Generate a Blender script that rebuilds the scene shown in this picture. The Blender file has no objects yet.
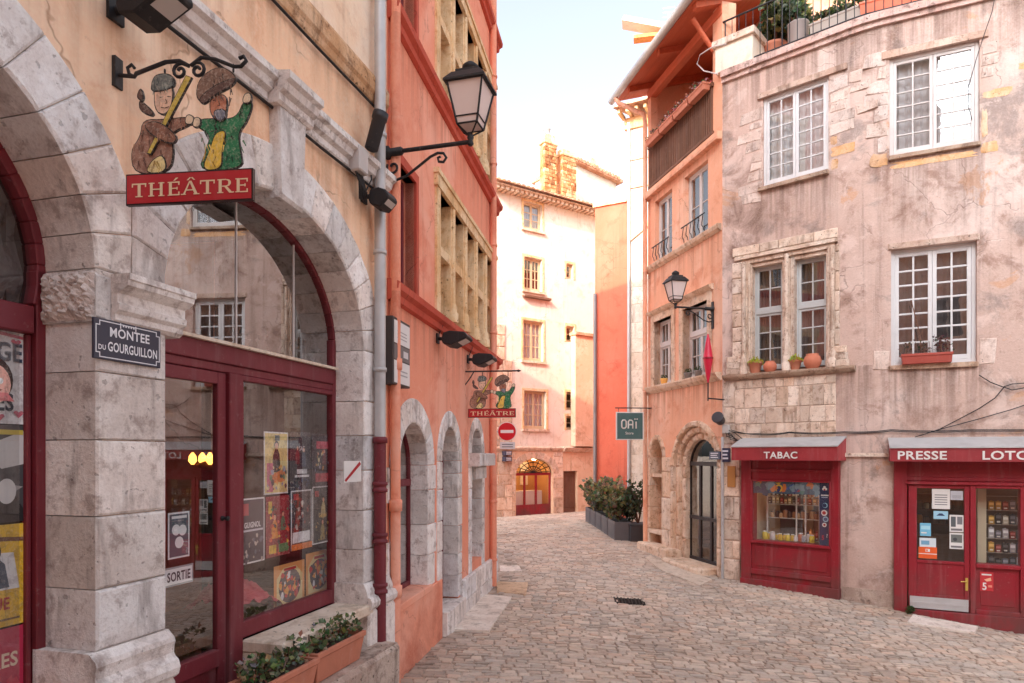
import bpy, bmesh, math, random
import numpy as np
from mathutils import Vector, Matrix
from mathutils.geometry import tessellate_polygon

random.seed(11)
R = math.radians
scene = bpy.context.scene
COL = scene.collection

# ------------------------------------------------------------------ camera
FPX, CX, HY, EYE = 682.67, 512.0, 455.0, 2.4      # 24 mm lens, eye height 2.4 m over the street datum
cam_d = bpy.data.cameras.new('camera'); cam = bpy.data.objects.new('camera', cam_d); COL.objects.link(cam)
cam_d.lens = 24; cam_d.sensor_width = 36; cam_d.shift_y = (HY - 341.5) / 1024.0
cam_d.clip_start = 0.05; cam_d.clip_end = 3000
cam.location = (0, 0, EYE); cam.rotation_euler = (R(90), 0, 0)
scene.camera = cam

# ------------------------------------------------------------------ colour
def lin(c):
    c /= 255.0
    return c / 12.92 if c <= 0.04045 else ((c + 0.055) / 1.055) ** 2.4
def rgb(r, g, b, k=1.0): return (lin(r) * k, lin(g) * k, lin(b) * k)

# ------------------------------------------------------------------ facade frames
class Fac:
    """a vertical plane: u runs left to right seen from the front, d into the wall, z up"""
    def __init__(s, ox, oy, dx, dy):
        n = math.hypot(dx, dy); s.ox, s.oy, s.c, s.s = ox, oy, dx / n, dy / n
        s.rz = math.atan2(s.s, s.c)
    def P(s, u, d, z): return (s.ox + u * s.c - d * s.s, s.oy + u * s.s + d * s.c, z)
    def uv(s, px, py=HY, d=0.0):
        ox, oy = s.ox - d * s.s, s.oy + d * s.c
        k = (px - CX) / FPX
        u = (k * oy - ox) / (s.c - k * s.s)
        Y = oy + u * s.s
        return u, EYE + (HY - py) * Y / FPX
    def u(s, px, d=0.0): return s.uv(px, HY, d)[0]
    def z(s, px, py, d=0.0): return s.uv(px, py, d)[1]
    def at(s, px, py, d=0.0): u, z = s.uv(px, py, d); return s.P(u, d, z)
W = Fac(0, 0, 1, 0)                                # the world itself

# ------------------------------------------------------------------ objects
WM = {}                                            # object -> world matrix
def tag(o, label=None, cat=None, group=None, kind=None):
    if label: o['label'] = label
    if cat: o['category'] = cat
    if group: o['group'] = group
    if kind: o['kind'] = kind
    return o
def thing(name, label, cat, fac=W, u=0, d=0, z=0, group=None):
    o = bpy.data.objects.new(name, None); COL.objects.link(o)
    o.empty_display_size = 0.2
    loc = fac.P(u, d, z); o.location = loc; o.rotation_euler = (0, 0, fac.rz)
    WM[o] = Matrix.Translation(loc) @ Matrix.Rotation(fac.rz, 4, 'Z')
    return tag(o, label, cat, group)

class MB:
    def __init__(s): s.v = []; s.f = []; s.m = []; s.c = []; s.sm = []; s.k = []
    def mark(s): s.k.append((len(s.v), len(s.f)))
    def build_each(s, name, mats, parent, **kw):
        """one object for each marked piece"""
        ks = s.k + [(len(s.v), len(s.f))]
        for (a, b), (c, d) in zip(ks[:-1], ks[1:]):
            if d > b:
                q = MB(); q.v = s.v[a:c]; q.f = [[i - a for i in f] for f in s.f[b:d]]; q.m = s.m[b:d]; q.c = s.c[b:d]; q.sm = s.sm[b:d]; q.build(name, mats, parent, **kw)
    def add(s, pts, faces, col=(1, 1, 1), mi=0, smooth=False):
        b = len(s.v); s.v.extend([tuple(p) for p in pts])
        for f in faces:
            s.f.append([b + i for i in f]); s.m.append(mi); s.c.append(col); s.sm.append(smooth)
    def poly(s, pts, col=(1, 1, 1), mi=0): s.add(pts, [list(range(len(pts)))], col, mi)
    def box(s, fac, u0, u1, d0, d1, z0, z1, col=(1, 1, 1), mi=0):
        p = [fac.P(u, d, z) for z in (z0, z1) for d in (d0, d1) for u in (u0, u1)]
        s.add(p, [(0, 1, 5, 4), (3, 2, 6, 7), (2, 0, 4, 6), (1, 3, 7, 5), (4, 5, 7, 6), (2, 3, 1, 0)], col, mi)
    def quad(s, fac, u0, u1, z0, z1, d, col=(1, 1, 1), mi=0):
        s.poly([fac.P(u0, d, z0), fac.P(u1, d, z0), fac.P(u1, d, z1), fac.P(u0, d, z1)], col, mi)
    def block(s, fac, poly, d0, d1, ch=.012, col=(1, 1, 1), mi=0, gap=.003, back=False):
        """a convex stone with a worn (chamfered) face"""
        n = len(poly); cu = sum(p[0] for p in poly) / n; cz = sum(p[1] for p in poly) / n
        def ins(k):
            o = []
            for u, z in poly:
                L = math.hypot(u - cu, z - cz) or 1; q = max(0.05, 1 - k * 1.4 / L)
                o.append((cu + (u - cu) * q, cz + (z - cz) * q))
            return o
        a, b = ins(gap), ins(gap + ch)
        if ch > .006: b = [(u + random.uniform(-.45, .45) * ch, z + random.uniform(-.45, .45) * ch) for u, z in b]
        p = [fac.P(u, d1, z) for u, z in a] + [fac.P(u, d0 + ch, z) for u, z in a] + [fac.P(u, d0, z) for u, z in b]
        fs = [list(range(2 * n, 3 * n))]
        for i in range(n):
            j = (i + 1) % n
            fs += [(i, j, n + j, n + i), (n + i, n + j, 2 * n + j, 2 * n + i)]
        if back: fs.append(list(range(n))[::-1])
        s.add(p, fs, col, mi)
    def prism(s, fac, poly, d0, d1, col=(1, 1, 1), mi=0, sides=True, back=True):
        n = len(poly)
        tri = tessellate_polygon([[Vector((u, z, 0)) for u, z in poly]])
        p = [fac.P(u, d0, z) for u, z in poly] + [fac.P(u, d1, z) for u, z in poly]
        fs = [tuple(t) for t in tri]
        if back: fs += [tuple(n + i for i in reversed(t)) for t in tri]
        if sides: fs += [(i, (i + 1) % n, n + (i + 1) % n, n + i) for i in range(n)]
        s.add(p, fs, col, mi)
    def sheet(s, fac, poly, d, col=(1, 1, 1), mi=0):
        tri = tessellate_polygon([[Vector((u, z, 0)) for u, z in poly]])
        s.add([fac.P(u, d, z) for u, z in poly], [tuple(t) for t in tri], col, mi)
    def plate(s, fac, outer, holes, d0, d1, col=(1, 1, 1), mi=0):
        """wall face with openings; reveals run back to d1"""
        loops = [outer] + holes
        tri = tessellate_polygon([[Vector((u, z, 0)) for u, z in l] for l in loops])
        flat = [q for l in loops for q in l]
        s.add([fac.P(u, d0, z) for u, z in flat], [tuple(t) for t in tri], col, mi)
        for l in holes:
            n = len(l)
            s.add([fac.P(u, d0, z) for u, z in l] + [fac.P(u, d1, z) for u, z in l],
                  [(i, (i + 1) % n, n + (i + 1) % n, n + i) for i in range(n)], col, mi)
    def tube(s, pts, r, n=8, col=(1, 1, 1), mi=0, caps=True):
        pts = [Vector(p) for p in pts]; m = len(pts)
        rr = r if isinstance(r, (list, tuple)) else [r] * m
        vs = []; up = None
        for i, p in enumerate(pts):
            t = (pts[min(i + 1, m - 1)] - pts[max(i - 1, 0)]).normalized()
            if up is None: up = Vector((0, 0, 1)) if abs(t.z) < .9 else Vector((1, 0, 0))
            a = t.cross(up); a = a.normalized() if a.length > 1e-6 else Vector((1, 0, 0)); b = a.cross(t).normalized(); up = b
            for k in range(n):
                an = 2 * math.pi * k / n
                vs.append(p + (a * math.cos(an) + b * math.sin(an)) * rr[i])
        fs = [(i * n + k, i * n + (k + 1) % n, (i + 1) * n + (k + 1) % n, (i + 1) * n + k) for i in range(m - 1) for k in range(n)]
        s.add(vs, fs, col, mi, True)
        if caps:
            s.add(vs[:n], [list(range(n))[::-1]], col, mi); s.add(vs[-n:], [list(range(n))], col, mi)
    def lathe(s, c, prof, n=16, col=(1, 1, 1), mi=0, axis=None, rot=0.0, smooth=True):
        """profile [(r, h)] turned about the vertical through c (or about axis)"""
        c = Vector(c)
        if axis is None: a, b, t = Vector((1, 0, 0)), Vector((0, 1, 0)), Vector((0, 0, 1))
        else:
            t = Vector(axis).normalized(); a = t.orthogonal().normalized(); b = t.cross(a)
        vs = [c + (a * math.cos(2 * math.pi * k / n + rot) + b * math.sin(2 * math.pi * k / n + rot)) * r + t * h for r, h in prof for k in range(n)]
        fs = [(i * n + k, i * n + (k + 1) % n, (i + 1) * n + (k + 1) % n, (i + 1) * n + k) for i in range(len(prof) - 1) for k in range(n)]
        s.add(vs, fs, col, mi, smooth)
        s.add(vs[:n], [list(range(n))[::-1]], col, mi); s.add(vs[-n:], [list(range(n))], col, mi)
    def text(s, fac, txt, u, z, size, d, thick=.004, col=(1, 1, 1), mi=0, align='CENTER', bold=0.0, sx=1.0, slope=0.0):
        cu = bpy.data.curves.new('lettering', 'FONT'); cu.body = txt; cu.size = size; cu.align_x = align
        cu.offset = bold * size; cu.resolution_u = 3; cu.space_character = 1.0 + bold * 2.5
        ob = bpy.data.objects.new('lettering', cu); COL.objects.link(ob)
        me = bpy.data.meshes.new_from_object(ob.evaluated_get(bpy.context.evaluated_depsgraph_get()))
        pts = [(v.co.x * sx + u, v.co.y + z + v.co.x * sx * slope) for v in me.vertices]; faces = [list(p.vertices) for p in me.polygons]
        bpy.data.objects.remove(ob); bpy.data.curves.remove(cu); bpy.data.meshes.remove(me)
        s.add([fac.P(a, d, b) for a, b in pts], faces, col, mi)
    def leaf(s, p, size, col, mi=0, n=None, wide=.45):
        a = Vector((random.gauss(0, 1), random.gauss(0, 1), random.gauss(.35, .8))).normalized()
        b = a.orthogonal().normalized(); b = (Matrix.Rotation(random.uniform(0, 6.28), 3, a) @ b)
        p = Vector(p); w = b * size * wide; c = a.cross(b) * size * .12
        s.add([p, p + a * size * .5 + w + c, p + a * size, p + a * size * .5 - w + c], [(0, 1, 2), (0, 2, 3)], col, mi)
    def build(s, name, mats, parent=None, fac=None, smooth=None, bevel=0.0, weld=False, recalc=True):
        mats = mats if isinstance(mats, (list, tuple)) else [mats]
        if parent is not None: M = WM[parent]
        else:
            xs = np.array(s.v); mn, mx = xs.min(0), xs.max(0)
            M = Matrix.Translation(((mn[0] + mx[0]) / 2, (mn[1] + mx[1]) / 2, mn[2]))
            if fac: M = M @ Matrix.Rotation(fac.rz, 4, 'Z')
        inv = np.array(M.inverted()); V = np.array(s.v, dtype=float)
        V = V @ inv[:3, :3].T + inv[:3, 3]
        me = bpy.data.meshes.new(name)
        me.from_pydata(V.tolist(), [], s.f)
        for m in mats: me.materials.append(m)
        me.polygons.foreach_set('material_index', s.m)
        me.polygons.foreach_set('use_smooth', s.sm if smooth is None else [smooth] * len(s.f))
        at = me.color_attributes.new('Col', 'FLOAT_COLOR', 'CORNER')
        cc = np.ones((len(me.loops), 4)); k = 0
        for f, c in zip(s.f, s.c): cc[k:k + len(f), :3] = c; k += len(f)
        at.data.foreach_set('color', cc.ravel())
        if bevel or weld or recalc:
            bm = bmesh.new(); bm.from_mesh(me)
            if weld: bmesh.ops.remove_doubles(bm, verts=bm.verts, dist=1e-4)
            if recalc: bmesh.ops.recalc_face_normals(bm, faces=bm.faces)
            if bevel:
                ed = [e for e in bm.edges if len(e.link_faces) == 2 and e.calc_face_angle(0) > .6]
                bmesh.ops.bevel(bm, geom=ed, offset=bevel, segments=1, affect='EDGES', clamp_overlap=True)
            bm.to_mesh(me); bm.free()
        me.update()
        o = bpy.data.objects.new(name, me); COL.objects.link(o)
        if parent is not None:
            o.parent = parent; WM[o] = M
        else:
            o.matrix_world = M; WM[o] = M
        return o

# ------------------------------------------------------------------ materials
MATS = {}
class NT:
    def __init__(s, name):
        s.mat = bpy.data.materials.new(name); s.mat.use_nodes = True; s.t = s.mat.node_tree; s.t.nodes.clear()
        s.out = s.n('ShaderNodeOutputMaterial')
    def n(s, typ, **kw):
        nd = s.t.nodes.new(typ)
        for k, v in kw.items(): setattr(nd, k, v)
        return nd
    def l(s, a, b): s.t.links.new(a, b)
    def noise(s, vec, scale, detail=4, rough=.6, dist=0.0):
        nd = s.n('ShaderNodeTexNoise'); s.l(vec, nd.inputs['Vector'])
        nd.inputs['Scale'].default_value = scale; nd.inputs['Detail'].default_value = detail
        nd.inputs['Roughness'].default_value = rough; nd.inputs['Distortion'].default_value = dist
        return nd.outputs['Fac']
    def ramp(s, fac, a, b):
        nd = s.n('ShaderNodeMapRange', interpolation_type='SMOOTHSTEP'); s.l(fac, nd.inputs['Value'])
        nd.inputs['From Min'].default_value = a; nd.inputs['From Max'].default_value = b
        return nd.outputs['Result']
    def mix(s, fac, a, b, mode='MIX'):
        nd = s.n('ShaderNodeMix', data_type='RGBA', blend_type=mode)
        for v, k in ((fac, 0), (a, 6), (b, 7)):
            if isinstance(v, (int, float)): nd.inputs[k].default_value = v
            elif isinstance(v, tuple): nd.inputs[k].default_value = (*v[:3], 1)
            else: s.l(v, nd.inputs[k])
        return nd.outputs[2]
    def math(s, op, a, b=0.0):
        nd = s.n('ShaderNodeMath', operation=op)
        for v, k in ((a, 0), (b, 1)):
            if isinstance(v, (int, float)): nd.inputs[k].default_value = v
            else: s.l(v, nd.inputs[k])
        return nd.outputs[0]
    def coords(s, scale=None):
        o = s.n('ShaderNodeTexCoord').outputs['Object']
        if scale:
            m = s.n('ShaderNodeMapping'); s.l(o, m.inputs['Vector']); m.inputs['Scale'].default_value = scale; return m.outputs[0]
        return o
    def attr(s): return s.n('ShaderNodeAttribute', attribute_name='Col').outputs['Color']
    def bump(s, h, strength, dist=.01):
        b = s.n('ShaderNodeBump'); s.l(h, b.inputs['Height']); b.inputs['Strength'].default_value = strength; b.inputs['Distance'].default_value = dist
        return b.outputs[0]
    def bsdf(s, color, rough=.7, metal=0.0, normal=None, spec=.5, coat=0.0):
        p = s.n('ShaderNodeBsdfPrincipled')
        for v, k in ((color, 'Base Color'), (rough, 'Roughness'), (metal, 'Metallic')):
            if isinstance(v, (int, float)): p.inputs[k].default_value = v
            elif isinstance(v, tuple): p.inputs[k].default_value = (*v, 1)
            else: s.l(v, p.inputs[k])
        p.inputs['Specular IOR Level'].default_value = spec
        if coat: p.inputs['Coat Weight'].default_value = coat
        if normal: s.l(normal, p.inputs['Normal'])
        s.l(p.outputs[0], s.out.inputs[0]); return p

def plaster(name, base, dark, light, amt=.6, streak=.5, patch=None, bump=.25, scale=1.0, patch_amt=.12, spots=.35, grime_shade=(), cracks=.5, old=0.0):
    """weathered lime render: cloudy tone, rain streaks, worn patches, cracks, gritty surface; grime = [(z, length, strength)] below ledges; bands at the wall foot also paint contact shade"""
    if name in MATS: return MATS[name]
    t = NT(name); co = t.coords()
    big = t.noise(co, .55 * scale, 4, .62, .4); mid = t.noise(co, 2.3 * scale, 6, .68, .45); fine = t.noise(co, 34, 3, .75); md2 = t.noise(co, 6.5, 4, .7, .4)
    st = t.noise(t.coords((6.5, 6.5, .28)), 1.0, 4, .65)
    c = t.mix(t.math('MULTIPLY', t.ramp(big, .44, .66), amt), base, light)
    c = t.mix(t.math('MULTIPLY', t.ramp(mid, .50, .68), amt * .85), c, dark)
    c = t.mix(t.math('MULTIPLY', t.ramp(md2, .54, .72), amt * .45), c, light)
    c = t.mix(t.math('MULTIPLY', t.math('MULTIPLY', t.ramp(st, .52, .74), t.ramp(big, .34, .58)), streak), c, tuple(x * .66 for x in dark))
    if old:
        gy = t.noise(co, 1.1, 6, .7, .5); d3 = sum(dark) / 3
        c = t.mix(t.math('MULTIPLY', t.ramp(gy, .52, .66), old), c, (d3 * .95, d3 * .82, d3 * .76))
        wt_ = t.noise(co, 1.45, 6, .72, .45); c = t.mix(t.math('MULTIPLY', t.ramp(wt_, .55, .63), old * .9), c, tuple(min(1, x * 1.06) for x in light))
    if patch:
        pn = t.noise(co, 1.7 * scale, 5, .66, .6)
        c = t.mix(t.math('MULTIPLY', t.ramp(pn, .66 - patch_amt * .2, .68), .7), c, patch)
    sp = t.noise(co, 13, 4, .78)
    c = t.mix(t.math('MULTIPLY', t.ramp(sp, .58, .74), spots), c, tuple(x * .6 for x in dark))
    z = t.n('ShaderNodeSeparateXYZ'); t.l(co, z.inputs[0]); z = z.outputs[2]
    ox = t.n('ShaderNodeSeparateXYZ'); t.l(co, ox.inputs[0]); ox = ox.outputs[0]
    for g in grime_shade:  # ledge bands are rain grime; wall-foot bands mix grime with painted contact shade
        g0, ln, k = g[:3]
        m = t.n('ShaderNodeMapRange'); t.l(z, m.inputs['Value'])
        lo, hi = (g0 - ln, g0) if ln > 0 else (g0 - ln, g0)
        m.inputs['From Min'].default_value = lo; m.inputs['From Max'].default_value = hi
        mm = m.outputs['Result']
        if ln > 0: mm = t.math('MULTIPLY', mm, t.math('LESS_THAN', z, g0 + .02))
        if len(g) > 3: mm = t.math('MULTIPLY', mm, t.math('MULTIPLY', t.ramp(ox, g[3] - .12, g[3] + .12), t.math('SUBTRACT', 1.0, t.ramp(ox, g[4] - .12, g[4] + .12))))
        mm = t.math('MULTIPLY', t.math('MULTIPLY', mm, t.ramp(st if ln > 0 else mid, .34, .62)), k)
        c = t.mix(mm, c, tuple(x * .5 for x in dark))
    h = t.math('ADD', t.math('MULTIPLY', mid, .9), t.math('ADD', t.math('MULTIPLY', fine, .35), t.math('MULTIPLY', sp, .5)))
    if cracks:
        wv = t.n('ShaderNodeVectorMath', operation='ADD'); t.l(co, wv.inputs[0])
        nn = t.n('ShaderNodeTexNoise'); nn.inputs['Scale'].default_value = 3.0; nn.inputs['Detail'].default_value = 3; t.l(co, nn.inputs['Vector'])
        sc_ = t.n('ShaderNodeVectorMath', operation='SCALE'); t.l(nn.outputs['Color'], sc_.inputs[0]); sc_.inputs['Scale'].default_value = .55; t.l(sc_.outputs[0], wv.inputs[1])
        vo = t.n('ShaderNodeTexVoronoi', feature='DISTANCE_TO_EDGE'); vo.inputs['Scale'].default_value = .75; t.l(wv.outputs[0], vo.inputs['Vector'])
        ck = t.math('MULTIPLY', t.math('SUBTRACT', 1.0, t.ramp(vo.outputs['Distance'], .0, .010)), t.ramp(big, .46, .56))
        c = t.mix(t.math('MULTIPLY', ck, cracks), c, tuple(x * .45 for x in dark)); h = t.math('SUBTRACT', h, t.math('MULTIPLY', ck, .8))
    c = t.mix(t.math('MULTIPLY', t.ramp(fine, .35, .75), .16), c, tuple(min(1, x * 1.25) for x in light))
    c = t.mix(1.0, c, t.attr(), 'MULTIPLY')
    t.bsdf(c, .9, 0, t.bump(h, bump, .025), .25)
    MATS[name] = t.mat; return t.mat

def stone(name, base, dark, light, bump=.5, rough=.88, pits=.7, shift=23.0):
    """masonry: every block gets its own grain (the block tint shifts the texture), with pits, soot and bleached edges"""
    if name in MATS: return MATS[name]
    t = NT(name); o = t.coords(); at = t.attr()
    sc = t.n('ShaderNodeVectorMath', operation='SCALE'); t.l(at, sc.inputs[0]); sc.inputs['Scale'].default_value = shift
    ad = t.n('ShaderNodeVectorMath', operation='ADD'); t.l(o, ad.inputs[0]); t.l(sc.outputs[0], ad.inputs[1]); co = ad.outputs[0]
    mp = t.n('ShaderNodeMapping'); t.l(co, mp.inputs['Vector']); mp.inputs['Scale'].default_value = (5, 5, 1.1)
    a = t.noise(co, 1.9, 5, .7, .25); b = t.noise(co, 7, 5, .74, .2); f = t.noise(co, 48, 3, .75); st = t.noise(mp.outputs[0], 1.0, 4, .68, .1); p = t.noise(co, 21, 2, .5)
    c = t.mix(t.ramp(a, .40, .62), base, light)
    c = t.mix(t.math('MULTIPLY', t.ramp(b, .50, .68), .75), c, dark)
    c = t.mix(t.math('MULTIPLY', t.ramp(st, .52, .70), .6), c, tuple(x * .62 for x in dark))
    c = t.mix(t.math('MULTIPLY', t.ramp(f, .45, .8), .3), c, tuple(x * .75 for x in dark))
    pm = t.ramp(p, .67, .72); c = t.mix(t.math('MULTIPLY', pm, pits), c, tuple(x * .32 for x in dark))
    c = t.mix(1.0, c, at, 'MULTIPLY')
    h = t.math('SUBTRACT', t.math('ADD', t.math('ADD', t.math('MULTIPLY', b, 1.0), t.math('MULTIPLY', a, .8)), t.math('MULTIPLY', f, .45)), t.math('MULTIPLY', pm, .7))
    t.bsdf(c, rough, 0, t.bump(h, bump, .03), .3)
    MATS[name] = t.mat; return t.mat

def paint(name, base=(1, 1, 1), rough=.45, metal=0.0, wear=.25, bump=.08, spec=.5, grain=None, dirt=None):
    """painted wood or metal, tinted by the colours kept on the faces; scuffed and faded, dirty towards dirt = (z0, z1)"""
    if name in MATS: return MATS[name]
    t = NT(name); co = t.coords(grain); a = t.noise(co, 1.9, 4, .68, .3); b = t.noise(co, 22, 4, .72); st = t.noise(t.coords((9, 9, .7)), 1.0, 3, .65)
    c = t.mix(1.0, base, t.attr(), 'MULTIPLY')
    c = t.mix(t.math('MULTIPLY', t.ramp(a, .42, .72), wear), c, t.mix(1.0, c, (.5, .45, .43), 'MULTIPLY'))
    c = t.mix(t.math('MULTIPLY', t.ramp(st, .50, .72), wear * .9), c, t.mix(.16, c, (.75, .66, .62)))
    c = t.mix(t.math('MULTIPLY', t.ramp(b, .60, .74), wear * .9), c, t.mix(.35, c, (.6, .54, .5)))
    if dirt:
        z = t.n('ShaderNodeSeparateXYZ'); t.l(t.n('ShaderNodeTexCoord').outputs['Object'], z.inputs[0])
        m = t.n('ShaderNodeMapRange'); t.l(z.outputs[2], m.inputs['Value']); m.inputs['From Min'].default_value = dirt[1]; m.inputs['From Max'].default_value = dirt[0]
        c = t.mix(t.math('MULTIPLY', t.math('MULTIPLY', m.outputs[0], t.ramp(a, .3, .6)), .55), c, (.10, .075, .06))
    r = t.math('ADD', t.math('ADD', t.math('MULTIPLY', a, .35), t.math('MULTIPLY', st, .2)), rough - .2)
    t.bsdf(c, r, metal, t.bump(t.math('ADD', b, t.math('MULTIPLY', a, 1.5)), bump, .012), spec)
    MATS[name] = t.mat; return t.mat

def glass(name, refl=.22, tint=(.82, .84, .84), rough=.0, wob=.0):
    if name in MATS: return MATS[name]
    t = NT(name)
    fr = t.n('ShaderNodeFresnel'); bf = t.n('ShaderNodeNewGeometry').outputs['Backfacing']; t.l(t.math('SUBTRACT', 1.5, t.math('MULTIPLY', bf, 1.5 - 1 / 1.5)), fr.inputs['IOR'])
    tr = t.n('ShaderNodeBsdfTransparent'); tr.inputs[0].default_value = (*tint, 1)
    gl = t.n('ShaderNodeBsdfGlossy'); gl.inputs['Roughness'].default_value = rough; gl.inputs[0].default_value = (.95, .95, .95, 1)
    if wob:
        nz = t.noise(t.coords(), 2.3, 2, .4); nm = t.bump(nz, wob, .02); t.l(nm, gl.inputs['Normal'])
    f = t.math('ADD', t.math('MULTIPLY', fr.outputs[0], 1.0 - refl), refl)
    mx = t.n('ShaderNodeMixShader'); t.l(f, mx.inputs[0]); t.l(tr.outputs[0], mx.inputs[1]); t.l(gl.outputs[0], mx.inputs[2])
    t.l(mx.outputs[0], t.out.inputs[0]); MATS[name] = t.mat; return t.mat

def leafmat(name, base):
    if name in MATS: return MATS[name]
    t = NT(name); c = t.mix(1.0, base, t.attr(), 'MULTIPLY')
    p = t.bsdf(c, .5, 0, None, .4); tl = t.n('ShaderNodeBsdfTranslucent'); t.l(c, tl.inputs[0])
    mx = t.n('ShaderNodeMixShader'); mx.inputs[0].default_value = .3; t.l(p.outputs[0], mx.inputs[1]); t.l(tl.outputs[0], mx.inputs[2]); t.l(mx.outputs[0], t.out.inputs[0])
    MATS[name] = t.mat; return t.mat

def emit(name, col, s):
    if name in MATS: return MATS[name]
    t = NT(name); e = t.n('ShaderNodeEmission'); e.inputs[0].default_value = (*col, 1); e.inputs[1].default_value = s
    t.l(e.outputs[0], t.out.inputs[0]); MATS[name] = t.mat; return t.mat

# ------------------------------------------------------------------ shapes used again and again
def rect(u0, u1, z0, z1): return [(u0, z0), (u1, z0), (u1, z1), (u0, z1)]
def ell(uc, zs, a, b, n, t0=0.0, t1=math.pi): return [(uc + a * math.cos(t0 + (t1 - t0) * i / n), zs + b * math.sin(t0 + (t1 - t0) * i / n)) for i in range(n + 1)]
def archp(u0, u1, zb, zs, rise, n=20):
    a = (u1 - u0) / 2
    return [(u0, zb), (u1, zb)] + ell((u0 + u1) / 2, zs, a, rise, n)
def tint(v=.12, warm=.035):
    v *= 1.25
    k = 1 + random.uniform(-v, v); w = random.uniform(-warm, warm); return (k * (1 + w), k, k * (1 - w))
def voussoirs(mb, fac, uc, zs, a, b, w, n, d0, d1, wb=None, ch=.012, clip=None, v=.13, t0=0, t1=math.pi):
    wb = w if wb is None else wb
    for i in range(n):
        x0, x1 = t0 + (t1 - t0) * i / n, t0 + (t1 - t0) * (i + 1) / n
        q = ell(uc, zs, a, b, 3, x0, x1) + ell(uc, zs, a + w, b + wb, 3, x1, x0)
        if clip: q = [(min(max(u, clip[0]), clip[1]), z) for u, z in q]
        mb.block(fac, q, d0, d1, ch, tint(v))
def quoins(mb, fac, u0, u1, z0, z1, h, d0, d1, jag=0.0, side=1, ch=.012, v=.13):
    """jamb stones one above the other; alternate ones reach further by jag"""
    z = z0; i = 0
    while z < z1 - .02:
        hh = min(h * random.uniform(.8, 1.2), z1 - z)
        if z1 - z - hh < h * .4: hh = z1 - z
        j = jag * (i % 2) * random.uniform(.7, 1.2)
        a, b = (u0, u1 + j) if side > 0 else (u0 - j, u1)
        mb.block(fac, rect(a, b, z, z + hh), d0, d1, ch, tint(v)); z += hh; i += 1
def courses(mb, fac, u0, u1, z0, z1, h, wid, d0, d1, ch=.01, v=.13):
    z = z0
    while z < z1 - .02:
        hh = min(h * random.uniform(.85, 1.15), z1 - z)
        if z1 - z - hh < h * .4: hh = z1 - z
        u = u0
        while u < u1 - .01:
            ww = min(wid * random.uniform(.6, 1.4), u1 - u)
            if u1 - u - ww < wid * .3: ww = u1 - u
            mb.block(fac, rect(u, u + ww, z, z + hh), d0, d1, ch, tint(v)); u += ww
        z += hh
def moulding(mb, fac, u0, u1, prof, d_back=.05, col=(1, 1, 1)):
    """prof: [(d, z)] from bottom to top, run from u0 to u1 with end caps"""
    pr = [(d_back, prof[0][1])] + prof + [(d_back, prof[-1][1])]
    n = len(pr)
    p = [fac.P(u0, d, z) for d, z in pr] + [fac.P(u1, d, z) for d, z in pr]
    mb.add(p, [(i, i + 1, n + i + 1, n + i) for i in range(n - 1)] + [list(range(n)), list(range(n, 2 * n))[::-1]], col)
def cord(mb, pts, r, sag=.0, n=6, seg=8, col=(1, 1, 1)):
    out = []
    for a, b in zip(pts[:-1], pts[1:]):
        a, b = Vector(a), Vector(b)
        for i in range(seg):
            t = i / seg; p = a.lerp(b, t); p.z -= sag * 4 * t * (1 - t); out.append(p)
    out.append(Vector(pts[-1])); mb.tube(out, r, n, col)

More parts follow.
